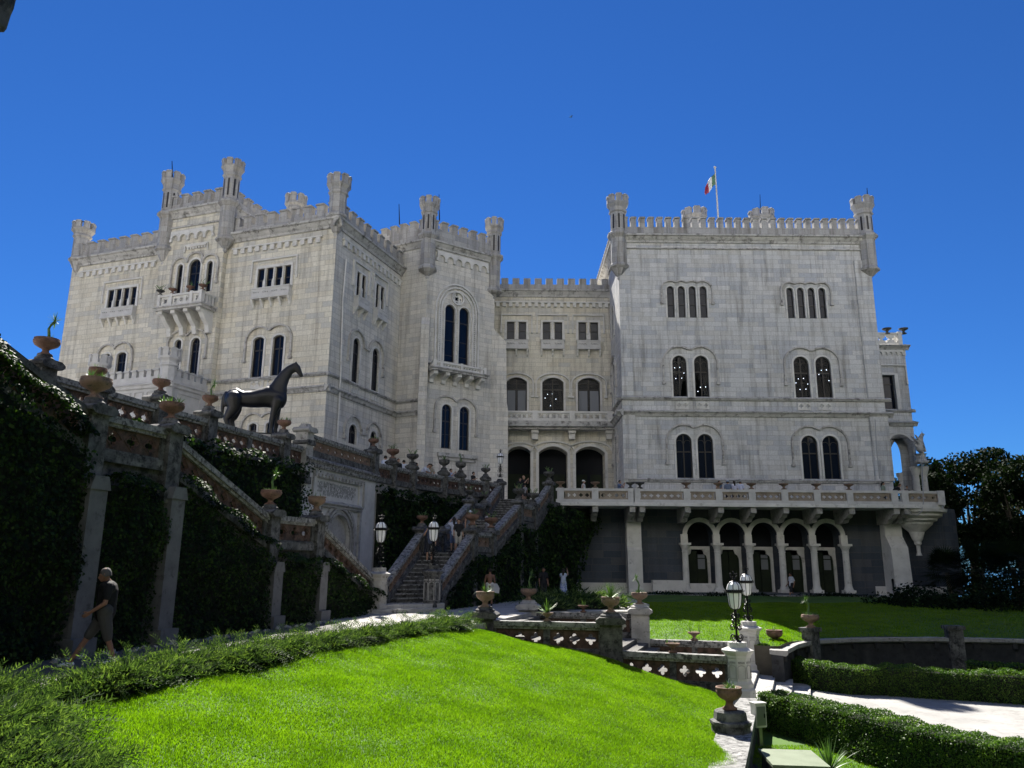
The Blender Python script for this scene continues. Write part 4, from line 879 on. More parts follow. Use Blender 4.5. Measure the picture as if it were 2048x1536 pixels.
# ---------------- castellated porch in front of the bay
uP0, uP1 = U(fA2, 176, 750, 3.0), U(fA2, 349, 750, 3.0); fP = fA2.off(3.2); vPt = V(fP, 270, 741); vPg = V(fP, 270, 756); vPc = V(fP, 270, 770); wP = MB()
uP0, uP1 = U(fP, 182, 760), U(fP, 343, 750)
wP.box(fP, uP0, uP1, 5.5, vPc, -3.3, 0); wP.box(fP, uP0, uP1, vPc, vPc + .05, -3.3, -.3); wP.build('porch_wall', M['white_stone'], castle)
coP = MB(); cornice(fP, coP, uP0 - .2, uP1 + .25, vPc, .3, .25); fP2 = Fr(fP.P(uP1, 0)[:2], (-fP.n.x, -fP.n.y)); cornice(fP2, coP, -.25, 3.2, vPc, .3, .25)
merlons(fP, coP, uP0 + .3, uP1 - .3, vPc + .08, vPg, vPt, .62, w0=-.25, w1=.05); merlons(fP2, coP, .3, 3.2, vPc + .08, vPg, vPt, .62, w0=-.25, w1=.05)
for k in range(5): a = uP0 + .8 + (uP1 - uP0 - 1.6) * k / 5; coP.strip(fP, [(a, vPc - 1.6), (a + .7, vPc - 1.6), (a + .7, vPc - .5), (a, vPc - .5)], .07, -.02, .06, True)
coP.strip(fP2, [(.7, vPc - .6), (2.6, vPc - .6), (2.6, vPc - 1.6), (.7, vPc - 1.6)], .08, -.02, .06, True)
coP.split('parapet', M['white_stone'], castle)
for x, y in ((197, 712), (337, 698)):
    v_ = V(fP, x, y); p = fP.P(U(fP, x, y + 20), 0, -.1); turret(p, 5.6, vPc - .6, None, v_ - 1.0, v_ - .55, v_, .5, castle, M['white_stone'], False, False)
# ---------------- lightning rods, flag, stone griffin on the column
for x, yt, yb, Y, lb in ((344, 322, 350, 50.5, 'thin lightning rod on the second turret of the left wing'), (798, 408, 445, 60, 'thin rod left of the middle tower turret'), (878, 389, 437, 59, 'thin tall rod right of the middle tower turret'), (1520, 389, 424, 74, 'thin rod on the rear turret of the right block'), (1734, 376, 394, 55.4, 'short rod on the right front turret of the right block')):
    a = atY(x, yt, Y); c = atY(x + 1, yb + 4, Y); b = MB(); b.tube([c, a], [.05, .025], 6); tag(b.build('lightning_rod', M['iron']), lb, 'lightning rod', 'rods on the castle roofs')
a = atY(1430, 335, 66); c = Vector((a.x + .06, 66, vCorF - .05)); pole = tag(empty('flagpole', c), 'tall white flagpole on the roof of the right block', 'flagpole'); b = MB(); h = a.z - c.z; b.tube([(0, 0, 0), (-.06, 0, h)], [.11, .06], 8); b.ball((-.06, 0, h), .13, 8); b.build('pole', M['white_stone'], pole)
b = MB(); b.tube([(0, 0, h * .32), (1.6, 0, 0)], .02, 5); b.build('stay_wire', M['iron'], pole)
nf = M['flag'].node_tree; M_ = M['flag']; tcf = N(M_, 'ShaderNodeTexCoord'); sx = N(M_, 'ShaderNodeSeparateXYZ'); L(M_, tcf.outputs['UV'], sx.inputs[0]); base(M_, ramp(M_, sx.outputs[0], [(0, (.10, .20, .12)), (.35, (.7, .7, .68)), (.69, (.38, .05, .08))], 'CONSTANT'))
nx, ny = 24, 12; fv = []; fu = []
for j in range(ny + 1):
    for i in range(nx + 1):
        s = i / nx; t = j / ny; fv.append((-.06 - s * 1.05 - .25 * s * t * .2, -.25 * math.sin(s * 9 + t * 5) * s * .7, h - 1.75 + t * 1.3 * (1 - .35 * s) - s * s * .25 - s * .95 + .08 * math.sin(7 * s + 4 * t))); fu.append((s, t))
me = bpy.data.meshes.new('flag'); me.from_pydata(fv, [], [(j * (nx + 1) + i, j * (nx + 1) + i + 1, (j + 1) * (nx + 1) + i + 1, (j + 1) * (nx + 1) + i) for j in range(ny) for i in range(nx)]); ly = me.uv_layers.new(name='UVMap')
for lp in me.loops: ly.data[lp.index].uv = fu[lp.vertex_index]
me.materials.append(M['flag']); fo = bpy.data.objects.new('flag', me); COL.objects.link(fo); fo.location = c; tag(fo, 'green white and red flag flying from the roof pole', 'flag'); me.polygons.foreach_set('use_smooth', [True] * len(me.polygons)); sm = fo.modifiers.new('thick', 'SOLIDIFY'); sm.thickness = .01
gp = atY(1841, 908, 59.2); gb = MB(); gg = tag(empty('griffin_statue', gp), 'dark stone winged beast statue on a column beside the loggia', 'statue')
for a, c_, ra, rb in (((0, 0, .45), (.1, 0, 1.15), .3, .22), ((.1, 0, 1.15), (.28, 0, 1.5), .2, .13), ((.28, 0, 1.5), (.42, 0, 1.55), .15, .08), ((.2, .1, .9), (.36, .12, .2), .1, .07), ((.2, -.1, .9), (.36, -.12, .2), .1, .07), ((-.1, .12, .4), (.12, .16, .12), .16, .1), ((-.1, -.12, .4), (.12, -.16, .12), .16, .1), ((-.2, 0, .3), (-.42, 0, .9), .06, .05)): gb.cap(a, c_, ra, rb, 10)
for s in (-1, 1): gb.cap((-.05, s * .16, 1.0), (-.4, s * .3, 1.45), .12, .06, 8); gb.cap((-.1, s * .18, .8), (-.45, s * .3, 1.1), .1, .05, 8)
gb.cap((.3, 0, 1.6), (.34, 0, 1.95), .05, .02, 6); gb.lathe((0, 0, -.75), [(.5, 0), (.5, .2), (.38, .3), (.36, .65), (.5, .75)], 8); remesh(gb.build('body', M['cornice'], gg), .04)
# ================================================================ GROUND
def sheet(name, pts, m, kind='structure', thick=None):
    b = MB(); n = len(pts)
    if thick is None: b.add(pts, [tuple(range(n))])
    else: b.add(pts + [(p[0], p[1], p[2] - thick) for p in pts], [tuple(range(n)), tuple(reversed(range(n, 2 * n)))] + [(i, (i + 1) % n, n + (i + 1) % n, n + i) for i in range(n)])
    return tag(b.build(name, m), kind=kind)
def grid(name, fx, nu, nv, m, kind='structure'):
    vs = [fx(i / nu, j / nv) for j in range(nv + 1) for i in range(nu + 1)]; b = MB()
    b.add(vs, [(j * (nu + 1) + i, j * (nu + 1) + i + 1, (j + 1) * (nu + 1) + i + 1, (j + 1) * (nu + 1) + i) for j in range(nv) for i in range(nu)]); return tag(b.build(name, m, None, True), kind=kind)
GZ = -2.5
def hill(name, a0, a1, d0, d1, h0, h1, m, cy=12):
    def f(s, t):
        a = R(a0 + (a1 - a0) * s); d = d0 + (d1 - d0) * t; h = (h0 + (h1 - h0) * s) * (t ** .7) * (1 + .10 * math.sin(s * 23) + .07 * math.sin(s * 51 + 1) + .05 * math.sin(s * 97)) * min(1, 6 * s, 6 * (1 - s)) + .8 * math.sin(s * 160 + t * 40) * t
        return (d * math.sin(a), d * math.cos(a) + cy, GZ - .3 + h)
    return grid(name, f, 160, 20, m)
sheet('ground', [(-90, -40, GZ - .12), (90, -40, GZ - .12), (90, 95, GZ - .12), (-90, 95, GZ - .12)], M['earth'])
sheet('sea', [(-4000, -4000, -12), (4000, -4000, -12), (4000, 4000, -12), (-4000, 4000, -12)], M['sea'])
W1 = Fr((-9.36, 17.0), (.252, .968)); W2 = W1.off(-3.6)
def w1(u, w_=0): p = W1.P(u, 0, w_); return (p.x, p.y)
# path beside the ivy wall, level with z = 0
ptA = [w1(-14, 0), w1(-14, 4.4), w1(-6, 3.2), w1(0, 3.0), w1(8, 3.5), (-.9, 26.6), (1.0, 33.2), (5.2, 34), (7, 40), (7.2, 52.5), (30, 52.5), (30, 54.6), (-8, 54.6), (-8, 30)]
sheet('path', [(x, y, 0) for x, y in ptA], M['gravel'], thick=3)
sheet('path_shade_sheet', [(x, y, .006) for x, y in [w1(-14, 0), w1(-14, 4.3), w1(-6, 3.1), w1(0, 2.95), w1(7, 3.4), w1(9.5, 1.6), w1(11, 0)]], M['shade_gravel'])  # dark sheet laid over the path in place of cast shade
# near lawn: falls from the juniper edge down to the low wall
LL = [(-8.2, 5.0), (-6.7, 9.5), (-6.3, 11.5), (-5.5, 15), (-4.2, 19), (-2.2, 24), (-1.0, 26.6)]
LR = [(2.2, 7.0), (3.1, 10.5), (3.9, 14.0), (4.6, 16.5), (5.2, 18.6), (5.9, 21.5), (6.4, 24.3)]
def lerp2(a, t):
    k = t * (len(a) - 1); i = min(int(k), len(a) - 2); f = k - i; return (a[i][0] * (1 - f) + a[i + 1][0] * f, a[i][1] * (1 - f) + a[i + 1][1] * f)
def lawn_pt(s, t):
    a = lerp2(LL, t); c = lerp2(LR, t); x = a[0] * (1 - s) + c[0] * s; y = a[1] * (1 - s) + c[1] * s
    y += .6 * math.sin(math.pi * s) * t ** 6
    z = -.02 - .3 * (1 - s) ** 2 * t ** 10 - 1.86 * (s ** 1.15) + .05 * math.sin(x * 1.7) * math.sin(y * .9) - .02 * math.sin(3 * x + y)
    return (x, y, z)
grid('lawn', lawn_pt, 60, 60, M['lawn'])
# far lawn between the arcade and the curved wall
ARC = [(9.6, 28.6), (10.1, 30.2), (11.2, 31.9), (12.8, 33.3), (15.0, 34.2), (18, 34.6), (21.5, 34.2), (25, 32.8), (28, 30.5)]
FN = [(1.2, 33.3), (3.0, 33.0), (5.2, 32.6), (7.4, 31.9), (9.0, 31.2)] + ARC[1:]
FF = [(5, 52.6), (7, 52.6), (9.5, 52.6), (12, 52.6), (14, 52.6), (16, 52.6), (18, 52.6), (20, 52.6), (22.5, 52.6), (25, 52.6), (28, 52.5), (31, 52), (34, 51)]
def far_pt(s, t):
    a = lerp2(FN, s); c = lerp2(FF, s); z = -1.0 + .98 * t ** .8 if s > .12 else -1.0 + .98 * t ** .8 + (.12 - s) * 6 * (1 - t)
    return (a[0] * (1 - t) + c[0] * t, a[1] * (1 - t) + c[1] * t, z + .03 * math.sin(s * 30 + t * 8))
grid('far_lawn', far_pt, 40, 24, M['lawn'])
b = MB(); p0 = [far_pt(i / 40, 0) for i in range(41)]; b.add(p0 + [(x, y, GZ - .1) for x, y, z in p0], [(i, i + 1, 42 + i, 41 + i) for i in range(40)]); tag(b.build('lawn_bank', M['earth']), kind='structure')
# lower garden: turf, pale court
sheet('lower_turf', [(4.0, 6, GZ), (30, 6, GZ), (30, 36, GZ), (9.2, 30.5, GZ), (3.2, 26, GZ), (6.2, 20, GZ)], M['lawn'])
# upper terrace level behind the balustrade
g0 = W2.P(-14, 0); g1 = W2.P(23.5, 0); T1 = (-7.2, 39.9); T2 = (-5.3, 43.9); T3 = (-3.7, 46.6); T4 = tuple(atY(1000, 985, 50.0)[:2])
tp = [(g0.x, g0.y), W2.P(21.9, 0)[:2], T2, T3, T4, (2.1, 50.0), (3.4, 55.4), (8.1, 55.4), (8.1, 62), (-40, 62), (-40, 10)]
sheet('upper_terrace', [(p[0], p[1], 5.98) for p in tp], M['gravel'], thick=8)

# ================================================================ BALUSTRADES, WALLS, STAIRS
class Bal:
    """a run of garden balustrade: one thing > coping, plinth, panels, piers"""
    def __init__(s, label, loc, cat='balustrade', name='stone_balustrade', m='garden', pm='terracotta'):
        s.t = tag(empty(name), label, cat, 'garden balustrades'); s.m = m; s.pm = pm
    def span(s, a, b, za, zb, h=.95, n=4, base=.25, flip=False, rail='coping', fill=.36):
        d = Vector((b[0] - a[0], b[1] - a[1])); l = d.length; fr = Fr(a, d, (zb - za) / l)
        o = MB(); o.box(fr, .0, l, za + h - .16, za + h, -.19, .19); o.box(fr, .0, l, za + h - .24, za + h - .162, -.13, .13); o.build('coping', M[rail], s.t)
        o = MB(); o.box(fr, .0, l, za, za + base, -.15, .15); o.build('plinth', M[s.m], s.t)
        o = MB(); w_ = min(.16, l * .06)
        for x in (0, l - w_): o.box(fr, x, x + w_, za + base, za + h - .24, -.11, .11)
        o.box(fr, w_, l - w_, za + base, za + base + .05, -.09, .09); o.build('end_post', M[s.m], s.t)
        o = MB(); pierced(o, fr, w_, l - w_, za + base + .05, za + h - .24, -.045, .045, n, fill, 0); o.build('panel', M[s.pm], s.t); return fr
    def pier(s, c, zb, zt, r=.27, d=(1, 0), m=None, cap=True):
        fr = Fr(c, d); o = MB(); o.box(fr, -r, r, zb, zt - .2, -r, r); 
        o.box(fr, -r - .05, r + .05, zb, zb + .3, -r - .05, r + .05)
        if cap:
            o.prism(fr, [(-r - .03, zt - .22), (r + .03, zt - .22), (r + .13, zt - .15), (r + .13, zt - .08), (r, zt), (-r, zt), (-r - .13, zt - .08), (-r - .13, zt - .15)], -r - .12, r + .12)
            o.lathe((c[0], c[1], zt), [(r * 1.0, -.02), (r * 1.0, .06), (r * .78, .11), (r * .78, .16)], 16)
        return o.build('pier', M[m or s.m], s.t)
def wu(fr, x, y): return fr.uv(x, y)
# ---- ivy wall 1: stair parapet beside the path
B1 = Bal('dark stepped stone balustrade of the garden stairs above the ivy buttresses', None, m='garden')
pA = W1.uv(187, 806); pB = W1.uv(340, 852); pC_ = W1.uv(540, 1018); pD_ = W1.uv(632, 1030); pEnd = W1.uv(742, 1152); pS = W1.uv(0, 690)
zA = (pA[1] + pB[1]) / 2; zC = (pC_[1] + pD_[1]) / 2
uA, uB, uC, uD, uE = pA[0], pB[0], pC_[0], pD_[0], pEnd[0]; uS = pS[0] - 3.0
sl0 = (pS[1] - (zA - .15)) / (pS[0] - uA)
def q1(u, w_=0): p = W1.P(u, 0, w_); return (p.x, p.y)
rz = lambda a, b, za, zb, u: za + (zb - za) * (u - a) / (b - a)
zSr = zA + sl0 * (uS - uA)
B1.span(q1(uS), q1(uA - .25), zSr - 1.0, zA - .15 - 1.0, 1.0, 14, rail='garden_dark')
B1.span(q1(uA + .25), q1(uB - .25), zA - 1.2, zA - 1.2, 1.02, 3, pm=None) if False else B1.span(q1(uA + .25), q1(uB - .25), zA - 1.22, zA - 1.22, 1.05, 3)
B1.span(q1(uB + .25), q1(uC - .25), zA - 1.35, zC - 1.2, 1.0, 9)
B1.span(q1(uC + .25), q1(uD - .25), zC - 1.22, zC - 1.22, 1.05, 3)
B1.span(q1(uD + .25), q1(uE - .1), zC - 1.25, pEnd[1] - .95, .95, 9)
for u, z in ((uA, zA), (uB, zA), (uC, zC), (uD, zC)): B1.pier(q1(u), z - 2.0, z - .02, .25, W1.d[:2])
# wall body under it with pale buttress strips
rw = tag(empty('retaining_wall'), 'tall pale stone wall under the stair balustrade covered in ivy', 'wall')
prof = [(uS, -.2), (uS, zSr - 1.0), (uA, zA - 1.2), (uB, zA - 1.2), (uC, zC - 1.2), (uD, zC - 1.2), (uE, pEnd[1] - .9), (uE, -.2)]
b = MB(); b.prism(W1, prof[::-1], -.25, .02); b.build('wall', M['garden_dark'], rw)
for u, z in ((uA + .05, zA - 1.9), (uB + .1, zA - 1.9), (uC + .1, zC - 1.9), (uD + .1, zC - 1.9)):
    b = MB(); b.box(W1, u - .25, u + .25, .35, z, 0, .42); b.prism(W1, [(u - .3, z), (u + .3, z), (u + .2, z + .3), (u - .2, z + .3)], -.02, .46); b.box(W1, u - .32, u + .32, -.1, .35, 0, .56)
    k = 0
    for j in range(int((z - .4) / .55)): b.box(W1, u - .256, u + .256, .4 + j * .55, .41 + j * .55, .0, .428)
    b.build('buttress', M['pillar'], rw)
# stairs behind the wall
st = tag(empty('garden_staircase'), 'stone side stairs descending behind the ivy wall', 'stairs'); b = MB(); pts = [(uS, -.1), (uE, -.1)]
def steps(u0, u1, z0, z1):
    n = max(2, int(abs(z1 - z0) / .165)); o = []
    for i in range(n): ua_, ub_ = u0 + (u1 - u0) * i / n, u0 + (u1 - u0) * (i + 1) / n; z = z0 + (z1 - z0) * (i + 1) / n; o += [(ua_, z), (ub_, z)]
    return o
prf = steps(uE, uD, .0, zC - 1.25) + steps(uC, uB, zC - 1.25, zA - 1.25) + steps(uA, uS, zA - 1.25, zSr - 1.1)
b.prism(W1, pts[:1] + [(uE, -.1)] + prf, -3.4, -.26); b.build('flight', M['garden'], st)
# ---- upper wall W2 with balustrade, gate front, and continuation to the terrace stairs
B2 = Bal('long level balustrade with urns along the upper terrace left of the inscription front', None)
def q2(u, w_=0): p = W2.P(u, 0, w_); return (p.x, p.y)
PX2 = [(85, 742), (188, 800), (318, 806), (418, 822), (567, 868), (611, 856)]
u2 = [W2.uv(x, y)[0] for x, y in PX2]; zR2 = np.mean([W2.uv(434, 842.6)[1], W2.uv(561, 874)[1], W2.uv(160, 784)[1]])
zR2 = float(zR2)
for i in range(5):
    a, c = u2[i], u2[i + 1]
    if c - a < 1.0: continue
    if c - a > 4.2: m_ = (a + c) / 2; B2.span(q2(a + .2), q2(m_), zR2 - 1.02, zR2 - 1.02, 1.02, 4); B2.span(q2(m_), q2(c - .2), zR2 - 1.02, zR2 - 1.02, 1.02, 4)
    else: B2.span(q2(a + .2), q2(c - .2), zR2 - 1.02, zR2 - 1.02, 1.02, max(3, int((c - a) / .55)))
B2.span(q2(u2[0] - 8), q2(u2[0] - .2), zR2 - 1.02, zR2 - 1.02, 1.02, 10)
for i, u in enumerate(u2): B2.pier(q2(u), 5.2, zR2 + .33 if i != 1 else zR2 + .1, .24, W2.d[:2])
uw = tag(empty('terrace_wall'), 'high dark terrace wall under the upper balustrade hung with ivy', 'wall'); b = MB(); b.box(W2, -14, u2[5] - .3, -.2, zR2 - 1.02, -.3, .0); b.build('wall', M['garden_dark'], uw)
# gate front with inscription
uG0, uG1 = u2[5] - .15, W2.uv(745, 960)[0]; zG = float(np.mean([W2.uv(749, 948)[1], W2.uv(610, 921)[1]]))
gt = tag(empty('inscription_front'), 'pale stone front with an arched niche and a long inscription tablet beside the stairs', 'monument')
fGt = W2.off(.18); b = MB(); hl = []
ug, vg = fGt.uv(676, 1060); ua, va = fGt.uv(648, 1030); ub, vb2 = fGt.uv(706, 1150)
rN = 1.15; uN = ug + .05; vTopN = fGt.uv(668, 1028)[1]; pl = arch(uN - rN, uN + rN, -.2, vTopN, 'round', 18); hl.append(pl); reveal(b, fGt, pl, 0, -.7)
tb = [fGt.uv(634, 955), fGt.uv(718, 1012)]; t0, t1 = tb[0][0], tb[1][0]; tz1 = fGt.uv(634, 951)[1] - .05; tz0 = fGt.uv(718, 1011)[1]
hl.append([(t0, tz0), (t1, tz0), (t1, tz1), (t0, tz1)]); reveal(b, fGt, hl[-1], 0, -.12)
b.holed(fGt, [(uG0, -.2), (uG1, -.2), (uG1, zG), (uG0, zG)], hl, 0)
b.add([fGt.P(uG1, -.2), fGt.P(uG1, zG), fGt.P(uG1, zG, -2), fGt.P(uG1, -.2, -2)], [(0, 1, 2, 3)]); b.add([fGt.P(uG0, -.2), fGt.P(uG0, zG), fGt.P(uG0, zG, -1), fGt.P(uG0, -.2, -1)], [(0, 1, 2, 3)]); b.build('wall', M['white_stone'], gt)
b = MB(); b.add([fGt.P(*p, -.65) for p in pl], [tuple(range(len(pl)))]); b.build('niche', M['garden_dark'], gt)
b = MB()
for e, t_, w_ in ((.0, .12, .08), (.22, .1, .12), (.42, .16, .09)): rr = rN + e; b.strip(fGt, [(uN + rr, -.2), (uN + rr, vTopN - rN)] + [(uN + rr * math.cos(a), vTopN - rN + rr * math.sin(a)) for a in [math.pi * k / 20 for k in range(1, 20)]] + [(uN - rr, vTopN - rN), (uN - rr, -.2)], -t_, -.02, w_)
cornice(fGt, b, uN - rN - 1.0, uN + rN + 1.0, tz0 - .12, .22, .22)
for s in (-1, 1): b.box(fGt, uN + s * (rN + .85) - .1, uN + s * (rN + .85) + .1, -.2, tz0 - .35, -.02, .13)
b.strip(fGt, [(t0 - .35, tz0 - .1), (t0 - .35, tz1 + .15), (t1 + .35, tz1 + .15), (t1 + .35, tz0 - .1)], .1, -.02, .09)
nd = 15
for i in range(nd): u_ = t0 - .3 + (t1 - t0 + .6) * i / nd; b.box(fGt, u_ + .02, u_ + .2, tz1 + .02, tz1 + .26, -.1, .1)
b.build('moulding', M['garden_light'], gt)
b = MB(); b.box(fGt, t0 + .02, t1 - .02, tz0, tz1 - .02, -.118, -.08); tab = b.build('tablet', M['white_stone'], gt)
b = MB(); rr_ = random.Random(3); ln = 9
for j in range(ln):      # worn carved lines, unreadable at this distance
    v_ = tz1 - .22 - j * (tz1 - tz0 - .35) / ln; u_ = t0 + .25 + (.12 if j % 3 else .0) + (.4 if j > 6 else 0); e_ = t1 - .25 - (.4 if j > 6 else rr_.random() * .2)
    while u_ < e_: l_ = rr_.uniform(.04, .09); b.box(fGt, u_, u_ + l_ * .5, v_, v_ + rr_.uniform(.07, .1), -.081, -.0795); u_ += l_ + (.08 if rr_.random() < .2 else 0)
b.build('inscription', M['garden'], tab)
b = MB(); cornice(fGt, b, uG0 - .1, uG1 + .15, zG, .35, .22); b.build('cornice', M['coping'], gt)
B3 = Bal('dark pierced balustrade on top of the inscription front', None, pm='terracotta_old'); B3.span(q2(u2[5] + .3), q2(uG1 - .35), zG + .06, zG + .06, 1.0, 9, .3); B3.pier(q2(uG1 - .1), zG - .1, zG + 1.35, .26, W2.d[:2]); B3.pier(q2(u2[5]), zG - .6, zG + 1.3, .28, W2.d[:2], 'garden_light')
# W3 continuing to the top of the stairs
B4 = Bal('dark balustrade with urns stepping along the terrace edge to the top of the stairs', None); W3P = [W2.P(uG1, 0)[:2], T2, T3, T4]
u3c = [(786, 905), (825, 922), (888, 938), (921, 953), (971, 966)]
w3 = [(Vector(W3P[i]), Vector(W3P[i + 1])) for i in range(3)]
def on_w3(x, y=940):
    best = None
    for a, c in w3:
        f_ = Fr(a, c - a); u_ = f_.uv(x, y)[0]
        if -.05 <= u_ <= (c - a).length + .05: return f_.P(u_, 0)[:2]
    return a.lerp(c, .5)[:2]
W3Q = [on_w3(x, y) for x, y in u3c]; seq = [W2.P(uG1, 0)[:2]] + W3Q + [T4]; zR3 = 7.0
for i in range(len(seq) - 1):
    a, c = Vector(seq[i]), Vector(seq[i + 1]); l = (c - a).length
    if l > .7: d = (c - a).normalized() * .22; B4.span(a + d, c - d, 6.0, 6.0, 1.0, max(2, int(l / .5)))
for p in W3Q: B4.pier(p, 5.6, 7.3, .24)
b = MB()
for a, c in w3: f_ = Fr(a, c - a); b.box(f_, 0, (c - a).length, -.2, 6.0, -.3, .0)
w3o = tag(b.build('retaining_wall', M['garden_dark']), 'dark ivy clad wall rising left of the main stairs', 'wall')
# ---- main staircase
ms = tag(empty('main_staircase'), 'wide stone staircase climbing in three flights to the entrance arches', 'stairs')
v2 = lambda x, y, Y: Vector(atY(x, y, Y)[:2]); SR0, SR1 = v2(868, 1180, 33.3), v2(1098, 990, 50.0); SL0, SL1 = v2(762, 1180, 32.0), v2(1000, 990, 50.0); TT = [0, .238, .388, .643, .803, 1.0]; FZ = [0, 2.42, 2.42, 4.3, 4.3, 5.98]
b = MB(); e = MB()
def sline(t): return SL0.lerp(SL1, t), SR0.lerp(SR1, t)
for k in range(5):
    n = max(1, int(round((FZ[k + 1] - FZ[k]) / .17)))
    for i in range(n):
        ta, tb_ = TT[k] + (TT[k + 1] - TT[k]) * i / n, TT[k] + (TT[k + 1] - TT[k]) * (i + 1) / n; z = FZ[k] + (FZ[k + 1] - FZ[k]) * (i + 1) / n
        la, ra = sline(ta); lb, rb = sline(tb_); b.add([(la.x, la.y, -.2), (ra.x, ra.y, -.2), (rb.x, rb.y, -.2), (lb.x, lb.y, -.2), (la.x, la.y, z - .05), (ra.x, ra.y, z - .05), (rb.x, rb.y, z - .05), (lb.x, lb.y, z - .05)], [(0, 1, 5, 4), (4, 5, 6, 7), (1, 2, 6, 5), (3, 0, 4, 7)])
        d = Vector((0, -.05)); e.add([(la.x, la.y - .05, z - .05), (ra.x, ra.y - .05, z - .05), (rb.x, rb.y, z - .05), (lb.x, lb.y, z - .05), (la.x, la.y - .05, z), (ra.x, ra.y - .05, z), (rb.x, rb.y, z), (lb.x, lb.y, z)], [(0, 1, 5, 4), (4, 5, 6, 7), (3, 2, 1, 0), (1, 2, 6, 5), (0, 4, 7, 3)])
b.build('riser', M['garden_dark'], ms); e.build('tread', M['coping'], ms)
b = MB()
for i, z in ((0, .16), (1, .32)): 
    e0 = .9 - i * .45; b.add([(x, y, q) for q in (-.1, z) for x, y in ((SL0.x - .5 + .1 * i, SL0.y - e0 - .4), (SR0.x + .5, SR0.y - e0), (SR0.x + .4, SR0.y + .2), (SL0.x, SL0.y + .2))], [(0, 1, 5, 4), (4, 5, 6, 7), (1, 2, 6, 5), (3, 0, 4, 7)])
b.build('bottom_step', M['garden_light'], ms)
B5 = Bal('right hand balustrade of the main stairs with terracotta panels', None, m='garden', pm='terracotta_old'); B6 = Bal('left hand balustrade of the main stairs against the ivy wall', None, m='garden', pm='terracotta_old')
for BB, (P0, P1) in ((B5, (SR0, SR1)), (B6, (SL0, SL1))):
    for k in range(5):
        a, c = P0.lerp(P1, TT[k]), P0.lerp(P1, TT[k + 1]); d = (c - a).normalized(); g = .3 if k in (1, 3) else .2
        za, zb = FZ[k], FZ[k + 1]; s_ = .45 if k == 0 else g
        BB.span(a + d * s_, c - d * g, za + (zb - za) * s_ / (c - a).length + .05, zb - (zb - za) * g / (c - a).length + .05, .95, [7, 2, 7, 2, 6][k], .22)
    for k in (1, 2, 3, 4, 5):
        p = P0.lerp(P1, TT[k]); BB.pier(p, -.1 if BB is B5 else 1.5, FZ[k] + 1.16, .24, (P1 - P0)[:2])
    dd = (P1 - P0).normalized(); f_ = Fr(P0, P1 - P0); n_ = (P1 - P0).length; b = MB(); pr = [(0, -.2)] + [(n_ * t, z - .0) for t, z in zip(TT, FZ)] + [(n_, -.2)]; b.prism(f_, pr[::-1], -.14, .14); b.build('string_wall', M['garden_dark'], BB.t)
# stair side mass right of the stairs up to the terrace (ivy hangs on it)
b = MB(); b.add([(x, y, z) for z in (-.2, 5.6) for x, y in ((SR1.x, SR1.y + .1), (3.4, 52.2), (3.2, 55), (0, 55))], [(0, 1, 5, 4), (1, 2, 6, 5), (2, 3, 7, 6), (3, 0, 4, 7), (4, 5, 6, 7)])
f_ = Fr(SR1, Vector((3.4, 52.3)) - SR1); b.box(f_, -.2, 2.7, -.2, 5.95, -.3, .0); tag(b.build('retaining_wall', M['garden_dark']), 'dark wall in deep shade under the left end of the terrace', 'wall')
# ---- lower stair between two balustrades (right)
N0, N1, N2 = v2(970, 1230, 27.2), v2(1222, 1240, 26.4), v2(1476, 1320, 25.0); Q0, Q1, Q2 = v2(1057, 1210, 33.2), v2(1280, 1230, 32.2), v2(1499, 1280, 31.2)
def zat(x, y, Y): return atY(x, y, Y).z
zn1, zn2 = zat(1098, 1243, 26.8), zat(1345, 1306, 25.7); zq1, zq2 = zat(1160, 1225, 32.7), zat(1375, 1281, 31.7)
B7 = Bal('near dark balustrade with quatrefoil panels at the edge of the lawn', None, m='garden_dark', pm='terracotta'); B8 = Bal('farther balustrade with quatrefoil panels at the edge of the far lawn', None, m='garden')
def two(BB, a, c, z, h, n):
    d = (c - a).normalized() * .3; m_ = (a + c) / 2; BB.span(a + d, m_, z - h, z - h, h, n, .28, fill=.33); BB.span(m_, c - d, z - h, z - h, h, n, .28, fill=.33)
two(B7, N0, N1, zn1, 1.15, 3); two(B7, N1, N2, zn2, 1.12, 3); two(B8, Q0, Q1, zq1, 1.05, 3); two(B8, Q1, Q2, zq2, 1.05, 3)
B7.pier(N0, -1.4, zat(970, 1223, 27.2), .33, (1, -.15)); B7.pier(N1, -2.4, zat(1222, 1234, 26.4), .36, (1, -.15)); B8.pier(Q0, -1.4, zat(1057, 1208, 33.2), .36, (1, -.15), 'garden_light'); B8.pier(Q1, -2.4, zat(1280, 1216, 32.2), .36, (1, -.15), 'garden_light')
b = MB()
for a, c, z in ((N0, N1, zn1 - 1.16), (N1, N2, zn2 - 1.13)): f_ = Fr(a, c - a); b.box(f_, 0, (c - a).length, -2.9, z, -.28, .20); b.box(f_, 0, (c - a).length, z - .14, z + .0, -.3, .26)
tag(b.build('retaining_wall', M['garden_dark']), 'blackened stone footing under the near quatrefoil balustrade', 'wall')
b = MB()
for a, c, z in ((Q0, Q1, zq1 - 1.05), (Q1, Q2, zq2 - 1.05)): f_ = Fr(a, c - a); b.box(f_, 0, (c - a).length, -2.9, z, -.28, .22)
tag(b.build('retaining_wall', M['garden']), 'stone footing under the farther quatrefoil balustrade', 'wall')
ls = tag(empty('lower_stairs'), 'pale stone steps going down between the two right lamp pedestals', 'stairs'); b = MB()
lz = [(-.0, .0)] ; 
def lpt(s, t): a = N0.lerp(N2, s); c = Q0.lerp(Q2, s); return a.lerp(c, t)
